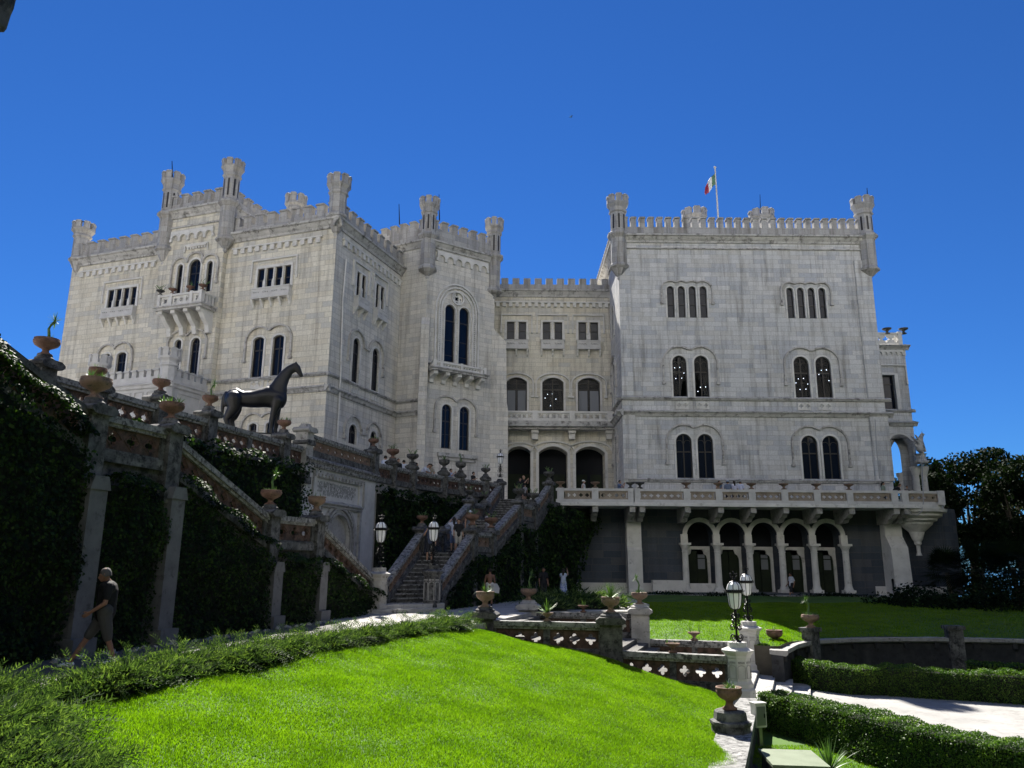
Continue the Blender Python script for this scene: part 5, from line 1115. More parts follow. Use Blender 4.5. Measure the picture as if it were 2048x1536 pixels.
prev = 0; sg = [(0.0, -.15), (.05, -.3), (.1, -.45), (.15, -.6), (.2, -.75), (.25, -.92), (.5, -1.08), (.55, -1.24), (.6, -1.4), (.65, -1.56), (.7, -1.72), (.75, -1.95), (1.02, -2.08), (1.09, -2.22), (1.16, -2.36), (1.23, None)]
k2 = MB()
for i in range(len(sg) - 1):
    s0, z = sg[i]; s1 = sg[i + 1][0] + .012; A, B_, C_, D_ = lpt(s0, 0.03), lpt(s1, 0.03), lpt(s1, .97), lpt(s0, .97)
    (k2 if i < 11 else b).add([(p.x, p.y, q) for q in (-2.7, z) for p in (A, B_, C_, D_)], [(0, 1, 5, 4), (1, 2, 6, 5), (2, 3, 7, 6), (3, 0, 4, 7), (4, 5, 6, 7)])
b.build('tread', M['garden_light'], ls); k2.build('landing', M['shade_gravel'], ls)  # upper steps darkened in colour to mute their sunlit white
# octagonal lamp pedestals
def pedestal(c, zb, zt, label, r=.5, m='white_stone', oct_=True):
    t = tag(empty('lamp_pedestal', (c[0], c[1], zb)), label, 'pedestal', 'lamp pedestals'); h = zt - zb; b = MB(); n = 8; ph = math.pi / 8
    b.lathe((0, 0, 0), [(r * 1.28, -.3), (r * 1.28, .1), (r * 1.12, .16), (r * 1.12, .28), (r, .36), (r * .97, h - .36), (r * 1.05, h - .32), (r * 1.05, h - .26), (r * 1.3, h - .17), (r * 1.34, h - .11), (r * .8, h - .03), (r * .8, h + .12), (.05, h + .13)], n, ph); b.build('shaft', M[m], t)
    k = MB()
    for i in range(8):
        a = math.pi / 4 * i; f_ = Fr((r * .905 * math.cos(a), r * .905 * math.sin(a)), (-math.sin(a), math.cos(a))); hw = r * .27
        k.strip(f_, arch(-hw, hw, .45, h - .55, 'seg', 6)[::-1], .025, -.02, .022, True); k.box(f_, -hw, hw, h - .49, h - .43, -.02, .02)
    k.build('panel_moulding', M['garden_light'], t); return t
def lamp(c, z, label, sc=1.0):
    """wrought iron lantern on a scrolled stem, about 1.9 m"""
    t = tag(empty('lantern', (c[0], c[1], z)), label, 'lamp', 'scrolled iron lanterns'); t.scale = (sc, sc, sc); b = MB()
    b.tube([(0, 0, 0), (0, 0, .98)], .032, 8); b.lathe((0, 0, 0), [(.14, 0), (.14, .03), (.06, .08), (.05, .2), (.035, .25)], 10); b.lathe((0, 0, .88), [(.03, 0), (.06, .04), (.03, .08), (.07, .12)], 8)
    def spiral(cx, cz, r0, turns, s, a0, dr, tilt):
        pts = []
        for k in range(22): a = a0 + s * turns * 2 * math.pi * k / 21; rr = r0 * (1 - .78 * k / 21); x = cx + rr * math.cos(a); pts.append((x * math.cos(tilt), x * math.sin(tilt), cz + rr * math.sin(a)))
        b.tube(pts, .014, 5)
    for k in range(4):
        ti = math.pi / 2 * k + .4
        spiral(.15, .16, .12, 1.4, 1, -2.6, 0, ti); spiral(.13, .45, .12, 1.5, -1, 2.8, 0, ti); spiral(.09, .80, .085, 1.3, 1, -2.8, 0, ti); spiral(.10, .62, .06, 1.2, -1, 2.4, 0, ti)
    b.build('scroll_stem', M['iron'], t)
    g = MB(); g.lathe((0, 0, .98), [(.05, 0), (.13, .03), (.175, .12), (.2, .3), (.215, .50)], 8, math.pi / 8); g.build('pane', M['frost'], t)
    g = MB(); g.lathe((0, 0, 1.56), [(.235, 0), (.225, .06), (.19, .16), (.12, .22), (.06, .24)], 8, math.pi / 8); g.build('dome', M['frost'], t)
    k = MB()
    for i in range(8):
        a = math.pi / 8 + math.pi / 4 * i; ca, sa = math.cos(a), math.sin(a)
        k.tube([(r_ * ca, r_ * sa, .98 + z_) for r_, z_ in ((.05, -.01), (.135, .03), (.18, .12), (.205, .3), (.22, .5))], .011, 5); k.tube([(r_ * ca, r_ * sa, 1.56 + z_) for r_, z_ in ((.24, 0), (.23, .06), (.195, .16), (.125, .225), (.05, .25))], .012, 5)
    k.lathe((0, 0, 1.46), [(.21, 0), (.255, .02), (.26, .05), (.24, .1), (.22, .1)], 16)
    for i in range(24): a = 2 * math.pi * i / 24; k.tube([(.25 * math.cos(a), .25 * math.sin(a), 1.5), (.262 * math.cos(a), .262 * math.sin(a), 1.575)], [.016, .008], 4)
    for i in range(6): a = 2 * math.pi * i / 6; k.tube([(.25 * math.cos(a), .25 * math.sin(a), 1.49), (.30 * math.cos(a), .30 * math.sin(a), 1.5), (.31 * math.cos(a), .31 * math.sin(a), 1.55)], .012, 4)
    k.lathe((0, 0, 1.79), [(.07, 0), (.06, .03), (.03, .05), (.05, .08), (.055, .1), (.02, .14), (.015, .2)], 8)
    for i in range(5): a = 2 * math.pi * i / 5; k.tube([(0, 0, 1.95), (.07 * math.cos(a), .07 * math.sin(a), 1.94), (.12 * math.cos(a), .12 * math.sin(a), 1.99), (.10 * math.cos(a), .10 * math.sin(a), 2.04)], .014, 5); k.ball((.11 * math.cos(a), .11 * math.sin(a), 2.04), .022, 6)
    k.tube([(0, 0, 1.95), (0, 0, 2.08)], .018, 5); k.ball((0, 0, 2.09), .025, 6); k.build('cage', M['iron'], t); return t
pedestal(SL0 + Vector((-.05, -.35)), 0, 1.62, 'square topped lamp pedestal at the left foot of the main stairs', .36, 'garden_light'); lamp(SL0 + Vector((-.05, -.35)), 1.75, 'white glass lantern at the left foot of the main stairs')
pedestal(SR0 + Vector((-.05, -.35)), 0, 1.72, 'weathered lamp pedestal at the right foot of the main stairs', .36, 'garden'); lamp(SR0 + Vector((-.05, -.35)), 1.85, 'white glass lantern at the right foot of the main stairs')
zt1, zt2 = zat(1475, 1292, 25), zat(1497, 1249, 31.2)
pedestal(N2, zat(1475, 1385, 25), zt1, 'nearest octagonal lamp pedestal beside the lower steps', .37); lamp(N2, zt1 + .1, 'nearest white lantern on the octagonal pedestal in front of the lawn', 1.02)
pedestal(Q2, zat(1500, 1345, 31.2), zt2, 'farther octagonal lamp pedestal behind the nearest one', .37); lamp(Q2, zt2 + .1, 'white lantern just behind and right of the nearest lantern', 1.0)
lamp(T4, 7.42, 'small dark lantern at the top of the stairs beside the entrance arches', .88)
# ---- curved low wall in the right foreground
li = [(1480, 1396), (1456, 1425), (1436, 1455), (1424, 1490), (1416, 1536), (1413, 1600), (1420, 1700)]; ri = [(1517, 1396), (1512, 1425), (1506, 1455), (1500, 1490), (1490, 1536), (1486, 1600), (1500, 1700)]
A = [atZ(x, y, -1.75) for x, y in li]; Bq = [atZ(x, y, -1.75) for x, y in ri]; n = len(A); b = MB()
b.add([(p.x, p.y, z) for z in (-1.75, -1.95) for p in A] + [(p.x, p.y, z) for z in (-1.75, -1.95) for p in Bq], [(i, i + 1, 2 * n + i + 1, 2 * n + i) for i in range(n - 1)] + [(i, n + i, n + i + 1, i + 1) for i in range(n - 1)] + [(2 * n + i, 2 * n + i + 1, 3 * n + i + 1, 3 * n + i) for i in range(n - 1)] + [(n + i, 3 * n + i, 3 * n + i + 1, n + i + 1) for i in range(n - 1)] + [(0, 2 * n, 3 * n, n)])
lw_ = tag(empty('low_wall'), 'low curved wall with pale coping dropping to the hedged garden', 'wall'); b.build('coping', M['coping'], lw_)
b = MB(); b.add([(p.x + .05, p.y, z) for z in (-1.952, -2.7) for p in A] + [(p.x - .06, p.y, z) for z in (-1.952, -2.7) for p in Bq], [(i, n + i, n + i + 1, i + 1) for i in range(n - 1)] + [(2 * n + i, 2 * n + i + 1, 3 * n + i + 1, 3 * n + i) for i in range(n - 1)] + [(0, 2 * n, 3 * n, n)]); b.build('wall', M['garden_dark'], lw_)
pp = atZ(1462, 1462, -1.75); b = MB(); b.lathe((pp.x, pp.y, -1.75), [(.44, -.02), (.44, .12), (.47, .16), (.47, .22), (.38, .25), (.36, .42), (.30, .46)], 8, math.pi / 8); tag(b.build('urn_pedestal', M['garden']), 'squat octagonal stone base under the big urn on the low wall', 'pedestal')
# curved exedra wall behind the lower garden
ew = tag(empty('exedra_wall'), 'long dark curved retaining wall behind the hedged garden', 'wall'); b = MB(); ar = [lerp2(ARC, .10 + .9 * k / 32) for k in range(33)]; k_ = []
for i, (x, y) in enumerate(ar):
    a = Vector(ar[max(0, i - 1)]); c = Vector(ar[min(32, i + 1)]); d = (c - a).normalized(); nn = Vector((d.y, -d.x)); k_.append((Vector((x, y)), nn))
def loft(b, secs): 
    m = len(secs[0]); b.add([p for s_ in secs for p in s_], [(i * m + j, i * m + (j + 1) % m, (i + 1) * m + (j + 1) % m, (i + 1) * m + j) for i in range(len(secs) - 1) for j in range(m)] + [tuple(range(m)), tuple(reversed(range((len(secs) - 1) * m, len(secs) * m)))])
def ztop(i): return -1.0 - .12 * max(0, 1 - i / 8)
loft(b, [[(p.x + n_.x * w_, p.y + n_.y * w_, z + (ztop(i) if z > -2 else 0)) for w_, z in ((.3, 0), (-.35, 0), (-.35, -.14), (.22, -.2), (.3, -.14))] for i, (p, n_) in enumerate(k_)]); b.build('coping', M['garden_light'], ew)
b = MB(); loft(b, [[(p.x + n_.x * w_, p.y + n_.y * w_, z) for w_, z in ((.12, ztop(i) - .18), (-.3, ztop(i) - .16), (-.3, -2.6), (.15, -2.6))] for i, (p, n_) in enumerate(k_)])
for i in range(1, 32, 2): p, n_ = k_[i]; f_ = Fr(p + n_ * .12, (-n_.y, n_.x)); b.box(f_, -.09, .09, ztop(i) - .42, ztop(i) - .19, -.05, .14)
b.build('wall', M['shade_black_stone'], ew)
for x, i in ((1613, 8), (1870, 20)):
    p, n_ = k_[i]; f_ = Fr(p + n_ * .2, (-n_.y, n_.x)); b = MB(); b.box(f_, -.3, .3, -2.6, ztop(i) + .35, -.3, .15); b.box(f_, -.38, .38, ztop(i) + .35, ztop(i) + .5, -.38, .23); b.build('pier', M['garden'], ew)
# small things of the lower garden
pb = atZ(1521, 1492, GZ); t = tag(empty('electric_box', pb), 'small grey electric box on a post beside the low wall', 'electric box'); f_ = Fr((0, 0), (.94, .34)); b = MB(); b.box(f_, -.16, .16, .45, 1.0, -.1, .1); b.box(f_, -.18, .18, 1.0, 1.04, -.12, .12); b.build('cabinet', M['trim'], t); b = MB(); b.box(f_, -.13, .13, .5, .95, .1, .112); d_ = b.build('door', M['steel'], t); b = MB(); b.box(f_, .08, .1, .68, .78, .112, .125); b.build('handle', M['iron'], d_); b = MB(); b.box(f_, -.05, .05, -.1, .45, -.05, .05); b.build('post', M['steel'], t)
pb = atZ(1590, 1520, GZ + .5); f_ = Fr((pb.x, pb.y), (.995, -.1)); t = tag(empty('garden_chest'), 'low chest with a pale green lid on the lower turf', 'chest'); b = MB(); b.prism(f_, [(-.52, GZ - .05), (.56, GZ - .05), (.52, GZ + .44), (-.48, GZ + .44)], -.9, .42); b.build('body', M['garden_dark'], t); b = MB(); b.box(f_, -.56, .58, GZ + .44, GZ + .5, -.95, .47); b.build('lid', M['slab'], t)
f_ = Fr((13.4, 50.6), (1, 0))
pbin = atZ(1748, 1190, 0.02); b = MB(); b.lathe((0, 0, 0), [(.3, 0), (.34, 1.0), (.36, 1.05), (.2, 1.3), (.05, 1.36)], 14); tag(b.build('litter_bin', M['iron'], None, True, origin=None), 'dark round bin in the shade by the right end of the arcade', 'bin').location = (26.4, 53.9, 0)

hill('wooded_blocker_hill', 72, 256, 23, 36, 33, 35, M['wood'], 4)  # unseen woods, heightened and moved near to keep bounce light off the garden
hill('limestone_bounce_hill', 92, 264, 66, 96, 84, 90, M['bounce_stone'])  # unseen hill added as a sunlit reflector for the shaded facades

def ridge(name, pts, h, wd, m):
    def f(s, t):
        x, y = lerp2(pts, s); a = math.pi * t; hh = h * (1 + .10 * math.sin(s * 31) + .06 * math.sin(s * 77)) * min(1, 8 * s + .3, 8 * (1 - s) + .3)
        return (x + wd * (1 - math.cos(a)) / 2 + .5 * math.sin(s * 90 + t * 20), y, GZ - .3 + hh * math.sin(a) ** .6 + .6 * math.sin(s * 140 + t * 30) * math.sin(a))
    return grid(name, f, 120, 16, m)
ridge('wooded_blocker_slope', [(25, 2), (28, 18), (33, 34), (42, 52), (52, 66)], 19, 9, M['wood'])  # trees out of view, added to block sky light from the right
# ================================================================ URNS WITH PLANTS
def blades(n, ln, wd, el0=10, el1=80, seed=0, c=(0, 0, 0), bend=.5):
    r = random.Random(seed); vs = []; fs = []
    for i in range(n):
        a = r.uniform(0, 6.283); e = R(r.uniform(el0, el1)); l = ln * r.uniform(.65, 1.1); w_ = wd * r.uniform(.8, 1.2); d = Vector((math.cos(a), math.sin(a), 0)); sd = Vector((-d.y, d.x, 0)); p = Vector(c); o = len(vs); k = 4
        for j in range(k + 1):
            t = j / k; ww = w_ * (1 - t) ** .7 * (1 if j else .7); vs += [p - sd * ww + Vector((0, 0, .2 * ww)), p, p + sd * ww + Vector((0, 0, .2 * ww))]; p = p + (d * math.cos(e) + Vector((0, 0, math.sin(e)))) * l / k; e -= bend / k * (1.1 - e / 1.6)
        for j in range(k):
            q = o + 3 * j; fs += [(q, q + 1, q + 4, q + 3), (q + 1, q + 2, q + 5, q + 4)]
    return vs, fs
def plant_mesh(var, seed):
    b = MB()
    if var == 'agave': b.add(*blades(34, .46, .028, 8, 85, seed))
    elif var == 'yucca': b.add(*blades(60, .60, .022, 5, 88, seed))
    elif var == 'tufts':
        for k, (x, y) in enumerate(((-.16, .05), (.12, -.06), (.02, .12), (.2, .1))): b.add(*blades(14, .26, .018, 20, 85, seed + k, (x, y, 0)))
    elif var == 'stalk':
        r = random.Random(seed); p = Vector((0, 0, 0)); pts = []
        for k in range(6): pts.append(p.copy()); p = p + Vector((.03 + .055 * math.sin(k * 1.1 + seed), .02 * math.cos(k + seed), .105))
        b.tube(pts, [.045, .04, .036, .034, .03, .035], 7); b.add(*blades(34, .27, .013, -25, 85, seed, tuple(pts[-1])))
        for k in range(3): b.add(*blades(14, .2, .014, 10, 80, seed + k + 5, (-.16 + .14 * k, .08 - .07 * k, 0)))
    elif var == 'sparse':
        for k, (x, y) in enumerate(((-.1, .0), (.14, .05))): b.add(*blades(5, .3, .012, 50, 88, seed + k, (x, y, 0)))
    elif var == 'dry':
        r = random.Random(seed)
        for k in range(9): a = r.uniform(0, 6.28); l = r.uniform(.18, .36); b.tube([(.1 * math.cos(a), .1 * math.sin(a), 0), (.16 * math.cos(a), .16 * math.sin(a), l * .6), (.26 * math.cos(a + .4), .26 * math.sin(a + .4), l)], [.014, .011, .012], 5)
        b.add(*blades(10, .2, .014, 20, 80, seed + 3))
    return b
URN = {}
def urn_bowl(kind, mt):
    b = MB()
    if kind == 'wide': pr = [(.17, 0), (.17, .04), (.11, .07), (.075, .12), (.09, .17), (.17, .21), (.27, .27), (.305, .33), (.31, .39), (.285, .41), (.30, .44), (.275, .445), (.25, .40), (.02, .39)]
    elif kind == 'deep': pr = [(.19, 0), (.19, .05), (.12, .09), (.09, .16), (.11, .22), (.22, .27), (.30, .34), (.335, .42), (.33, .48), (.31, .50), (.345, .53), (.335, .56), (.30, .56), (.28, .5), (.02, .49)]
    else: pr = [(.11, 0), (.11, .03), (.05, .06), (.045, .11), (.09, .15), (.17, .19), (.19, .23), (.175, .235), (.16, .2), (.02, .19)]
    b.lathe((0, 0, 0), pr, 20); return b, pr[-1][1]
nU = [0]
def urn(c, z, label, var='tufts', kind='wide', mt='pot', sc=1.0, rz=None, group='planted urns'):
    nU[0] += 1; key = (var, kind, mt)
    if key not in URN:
        t = empty('planted_urn' if var else 'urn'); b, h = urn_bowl(kind, mt); b.build('bowl', M[mt], t, True)
        if var: 
            s = MB(); s.lathe((0, 0, h), [(.26 if kind != 'small' else .15, 0), (.2 if kind != 'small' else .1, .03), (.01, .04)], 12); s.build('soil', M['soil'], t)
            p = plant_mesh(var, nU[0]).build('plant', M['agave'], t); p.location.z = h
        URN[key] = t; o = t
    else: o = dup(URN[key], (0, 0, 0))
    o.location = (c[0], c[1], z); o.rotation_euler = (0, 0, nU[0] * 1.7 if rz is None else rz); o.scale = (sc, sc, sc); tag(o, label, 'urn', group); return o
# stair wall
urn(q1(uA), zA + .12, 'broad urn with upright spiky tufts at the left above the first pale buttress', 'tufts', mt='terracotta_old', sc=1.1)
urn(q1(uB), zA + .12, 'brown urn with a low bush of green blades right above the pierced quatrefoil panel', 'tufts', sc=1.0)
urn(q1(uC), zC + .12, 'urn with a leaning leafy stalk halfway down the ivy covered stair wall', 'stalk', mt='pot', sc=1.05, rz=.2)
urn(q1(uD), zC + .12, 'pinkish urn with a small green rosette in front of the inscription front', 'sparse', 'deep', 'terracotta_old', .92)
# upper balustrade
for i, (var, lb, sc, rz_) in enumerate((('stalk', 'urn with a tall bare stalk against the sky at the far left', 1.05, .3), ('sparse', 'small reddish urn half hidden behind the broad urn at the left', .8, 0), ('sparse', 'red urn with a few thin blades in front of the castellated porch', .9, 0), ('stalk', 'red urn with a crooked stalk just left of the horse statue', .9, .1), ('tufts', 'urn with short green blades below the belly of the horse statue', .92, 0), ('agave', 'urn with a small rosette on the corner pier right of the horse statue', .82, 0))):
    urn(q2(u2[i]), zR2 + (.47 if i != 1 else .24), lb, var, mt='pot', sc=sc, rz=rz_)
urn(q2(uG1 - .1), zG + 1.5, 'terracotta urn with tufts on the right end pier of the inscription front', 'tufts', sc=.9)
p_ = q2((u2[5] + uG1) / 2 + 1.0, -1.6); urn(p_, zG + 1.05, 'terracotta urn showing behind the balustrade over the inscription tablet', 'agave', sc=.8)
b = MB(); b.lathe((p_[0], p_[1], 0), [(.3, zG - .2), (.3, zG + .75), (.38, zG + .85), (.38, zG + .95), (.25, zG + 1.05)], 8); tag(b.build('urn_pedestal', M['garden']), 'stone stand of the urn behind the balustrade over the tablet', 'pedestal')
for i, (var, lb) in enumerate((('dry', 'brown urn with dry stems above the crowd at the upper balustrade'), ('dry', 'dark urn with dry stems beside the man in the white shirt with braces'), ('agave', 'dark urn with a rosette below the paired windows of the middle tower'), ('stalk', 'dark urn with a thin upright stalk below the paired tower windows'), ('dry', 'dark urn with dry blades next to the small lantern at the top of the stairs'))):
    urn(W3Q[i], 7.44, lb, var, 'deep' if i in (2, 3) else 'wide', 'pot' if i == 0 else 'garden_dark', 1.12 if i < 2 else 1.0)
for BB, P0, P1, nm in ((B5, SR0, SR1, 'right'), (B6, SL0, SL1, 'left')):
    for k, wd in ((1, 'below the first landing'), (2, 'above the first landing'), (3, 'below the second landing'), (4, 'above the second landing'), (5, 'at the very top')):
        if nm == 'left' and k in (2, 5): continue
        p = P0.lerp(P1, TT[k]); urn(p, FZ[k] + 1.30, 'shaded urn on the %s balustrade of the main stairs %s' % (nm, wd), 'dry', 'wide', 'pot' if k in (1, 2) else 'garden_dark', 1.15 if nm == 'right' else .85)
# lower balustrades
urn(N0, zat(970, 1223, 27.2) + .13, 'pale urn with a bluish rosette on the first pier of the near quatrefoil balustrade', 'agave', 'deep', 'terracotta_old', .95)
urn(N1, zat(1222, 1234, 26.4) + .13, 'pale urn with a big bright green rosette on the middle pier of the near balustrade', 'yucca', 'deep', 'terracotta_old', .92)
urn(Q0, zat(1057, 1208, 33.2) + .13, 'terracotta urn with a leaning crowned stalk on the farther balustrade', 'stalk', 'wide', 'terracotta_old', 1.12, .0)
urn(Q1, zat(1280, 1216, 32.2) + .13, 'terracotta urn with a straight crowned stalk on the farther balustrade', 'stalk', 'wide', 'terracotta_old', 1.08, 2.6)
m_ = (N0 + N1) / 2; urn(m_, zn1 + .01, 'small shallow urn with green blades on the near rail left of the big rosette', 'agave', 'small', 'terracotta_old', 1.2)
m_ = (N1 + N2) / 2; urn(m_, zn2 + .01, 'small shallow empty looking dish on the near rail left of the nearest lantern', 'sparse', 'small', 'pot', 1.25)
m_ = (Q0 + Q1) / 2; urn(m_, zq1 + .01, 'small red pot on the far rail in front of the juniper', 'sparse', 'small', 'pot', 1.2)
m_ = (Q1 + Q2) / 2; urn(m_, zq2 + .01, 'small pale red pot on the far rail before the sunlit grass', 'sparse', 'small', 'terracotta_old', 1.35)
p = Q2 + Vector((1.15, .5)); b = MB(); b.lathe((p.x, p.y, -2.5), [(.5, 0), (.5, 1.15), (.62, 1.25), (.62, 1.38), (.4, 1.45)], 8, math.pi / 8); tag(b.build('urn_pedestal', M['garden']), 'dark stone base of the urn behind the farther lantern', 'pedestal'); urn(p, -1.06, 'dark terracotta urn behind the pedestal of the farther lantern', 'sparse', 'deep', 'pot', .95)
p_, n_ = k_[8] if False else (Vector(ar[8]), None); urn(p_ + Vector((.1, -.15)), ztop(8) + .5, 'urn with a palm like tuft on the pier of the curved wall', 'stalk', 'wide', 'terracotta_old', 1.15, 3.0)
urn(pp[:2], -1.29, 'large nearest urn with spiky tufts on the low curved wall', 'tufts', 'deep', 'pot', .88)
# terrace rail
for x, lb in ((1121, 'tiny urn at the left end of the terrace rail beside the stairs'), (1190.5, 'tiny urn on the terrace rail in front of the right entrance arch'), (1261, 'left one of the two close set tiny urns at the corner of the right block'), (1280, 'right one of the two close set tiny urns at the corner of the right block'), (1373, 'tiny urn on the terrace rail below the first paired window'), (1437, 'tiny urn on the terrace rail beside the visitor in dark clothes'), (1503, 'tiny urn on the terrace rail right of the group of visitors'), (1568, 'tiny urn on the terrace rail above the middle of the arcade'), (1633, 'tiny urn on the terrace rail below the second paired window'), (1698, 'tiny urn on the terrace rail right of the second paired window')):
    u_ = U(fR, x, 975); p = fR.P(u_, 0, -.03); urn(p[:2], vRt + .03, lb, None, 'small', 'terracotta_old' if x not in (1261, 1280) else 'garden_dark', 1.75, group='small urns along the terrace rail')
for x, lb in ((1774, 'left small urn on the roof of the loggia bay'), (1807, 'right small urn on the roof of the loggia bay')):
    p = atY(x, 662, 60.1); urn(p[:2], p.z - .25, lb, None, 'small', 'garden_dark', 2.0, group='urns on the loggia roof')
for i, u_ in enumerate(BALC_A2[0]): p = fA2.P(u_, 0, 1.25); urn(p[:2], BALC_A2[1] + .06, 'small urn on the left wing balcony, %s' % ('the leftmost', 'second from the left', 'third from the left', 'the rightmost')[i], 'dry' if i in (0, 3) else 'sparse', 'small', 'garden_dark' if i == 0 else 'pot', 1.5, group='urns on the left wing balcony')
# ================================================================ FOLIAGE
def poly_sample(poly, n):
    p = np.array(poly); lo, hi = p.min(0), p.max(0); out = np.empty((0, 2))
    while len(out) < n:
        q = RNG.uniform(lo, hi, (n * 2, 2)); c = np.zeros(len(q), bool); j = len(p) - 1
        for i in range(len(p)):
            xi, yi = p[i]; xj, yj = p[j]
            with np.errstate(divide='ignore', invalid='ignore'): c ^= ((yi > q[:, 1]) != (yj > q[:, 1])) & (q[:, 0] < (xj - xi) * (q[:, 1] - yi) / (yj - yi) + xi)
            j = i
        out = np.vstack([out, q[c]])
    return out[:n]
def fpts(fr, uvw):
    O = np.array(fr.O); d = np.array(fr.d); n = np.array(fr.n); return O + uvw[:, :1] * d + uvw[:, 2:3] * n + np.outer(uvw[:, 1], [0, 0, 1])
def lump(u, v, s=1.0): return .5 + .25 * np.sin(u * 2.1 * s + 1.3 * np.sin(v * 1.7 * s)) + .25 * np.sin(v * 2.7 * s + 1.1 * np.cos(u * 1.3 * s) + 2)
def ivy(fr, poly, label, thick=.5, dens=260, size=.12, m='ivy', cat='ivy', name='ivy', top=None):
    p = np.array(poly); area = 0.5 * abs(np.dot(p[:, 0], np.roll(p[:, 1], 1)) - np.dot(p[:, 1], np.roll(p[:, 0], 1))); n = int(area * dens)
    uv = poly_sample(poly, n); th = thick * (.45 + .55 * lump(uv[:, 0], uv[:, 1])); w_ = th * (1 - np.abs(RNG.normal(0, .22, n))); w_ = np.maximum(w_, .04)
    pts = fpts(fr, np.column_stack([uv, w_])); e = 0.1; hx = (lump(uv[:, 0] + e, uv[:, 1]) - lump(uv[:, 0] - e, uv[:, 1])) * thick * 2; hy = (lump(uv[:, 0], uv[:, 1] + e) - lump(uv[:, 0], uv[:, 1] - e)) * thick * 2
    nr = np.array(fr.n) - np.outer(hx, np.array(fr.d)) - np.outer(hy, [0, 0, 1.0]); nr[:, 2] += .35
    L1 = leaves(pts, nr, size, .55, .85, 1.2)
    # leafy crest along the upper edges, sprawling over the wall top
    if top:
        for (u0, v0), (u1, v1) in zip(top[:-1], top[1:]):
            l = math.hypot(u1 - u0, v1 - v0); k = int(l * dens * .9); t = RNG.uniform(0, 1, k); a = RNG.uniform(0, math.pi, k); rr = thick * (.35 + .35 * RNG.uniform(0, 1, k) ** .5) * (.75 + .25 * np.sin(t * l * 3.1))
            q = np.column_stack([u0 + (u1 - u0) * t + RNG.normal(0, .04, k), v0 + (v1 - v0) * t + rr * np.sin(a) * .75 - .06, thick * .5 + rr * np.cos(a)]); pt = fpts(fr, q); nn = np.outer(np.cos(a), np.array(fr.n)) + np.outer(np.sin(a) + .3, [0, 0, 1.0]); L1 = np.concatenate([L1, leaves(pt, nn, size, .5, .85, .4)])
    o = quick(name, L1, None, M[m]); tag(o, label, cat, 'ivy on the garden walls')
    c = MB(); q = inset([tuple(x) for x in poly], .12) ; c.prism(fr, q, -.01, thick * .32, back=False); c.build('stem_mat', M['core'], o); return o
zz = lambda u: rz(uA, uS, zA - 1.2, zSr - 1.0, u)
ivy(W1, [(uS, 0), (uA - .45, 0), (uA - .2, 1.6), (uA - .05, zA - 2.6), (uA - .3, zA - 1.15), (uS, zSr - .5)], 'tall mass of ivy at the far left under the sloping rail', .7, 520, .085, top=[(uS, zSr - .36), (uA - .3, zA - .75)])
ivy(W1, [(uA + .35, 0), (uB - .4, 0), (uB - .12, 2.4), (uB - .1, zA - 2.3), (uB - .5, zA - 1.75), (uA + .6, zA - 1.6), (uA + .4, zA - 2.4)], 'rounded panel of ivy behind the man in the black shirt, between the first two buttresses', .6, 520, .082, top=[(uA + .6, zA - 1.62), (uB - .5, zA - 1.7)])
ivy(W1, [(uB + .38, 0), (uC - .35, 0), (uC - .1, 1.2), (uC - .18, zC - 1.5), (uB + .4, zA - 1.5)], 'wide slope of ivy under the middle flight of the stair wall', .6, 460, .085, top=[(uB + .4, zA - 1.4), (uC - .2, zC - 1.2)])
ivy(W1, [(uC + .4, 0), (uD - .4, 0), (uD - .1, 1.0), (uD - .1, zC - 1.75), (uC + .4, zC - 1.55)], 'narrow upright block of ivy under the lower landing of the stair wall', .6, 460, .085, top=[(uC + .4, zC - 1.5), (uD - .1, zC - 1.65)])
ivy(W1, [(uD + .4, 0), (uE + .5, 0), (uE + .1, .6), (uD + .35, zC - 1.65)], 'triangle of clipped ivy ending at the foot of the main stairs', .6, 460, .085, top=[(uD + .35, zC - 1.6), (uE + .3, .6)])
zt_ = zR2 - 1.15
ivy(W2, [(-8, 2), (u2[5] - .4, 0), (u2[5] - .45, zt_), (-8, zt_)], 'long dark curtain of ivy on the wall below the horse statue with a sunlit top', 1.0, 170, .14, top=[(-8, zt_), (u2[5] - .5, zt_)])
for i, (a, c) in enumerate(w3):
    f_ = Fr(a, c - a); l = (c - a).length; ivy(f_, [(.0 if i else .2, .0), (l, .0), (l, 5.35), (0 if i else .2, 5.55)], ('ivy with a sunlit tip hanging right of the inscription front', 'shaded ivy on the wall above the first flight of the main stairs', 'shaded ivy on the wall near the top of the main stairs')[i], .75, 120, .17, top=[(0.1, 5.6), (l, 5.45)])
f_ = Fr(SR0, SR1 - SR0); n_ = (SR1 - SR0).length
ivy(f_, [(.5, -.1), (n_, -.1), (n_, 5.6), (n_ * TT[4], 3.9), (n_ * TT[3], 3.9), (n_ * TT[2], 2.1), (n_ * TT[1], 2.1), (.9, .2)], 'dark ivy on the right flank of the main stairs', .5, 120, .16, top=[(.9, .3), (n_ * TT[1], 2.2), (n_ * TT[2], 2.1), (n_ * TT[3], 4.0)])
f_ = Fr(SR1 + Vector((-.2, -.3)), Vector((4.6, 53.2)) - SR1); ivy(f_, [(-2.0, -.1), (3.4, -.1), (3.6, 1.0), (3.7, 1.8), (4.6, 3.0), (6.1, 4.4), (6.4, 5.3), (-.5, 5.7)], 'huge dark mass of ivy under the left end of the terrace', .9, 90, .2)
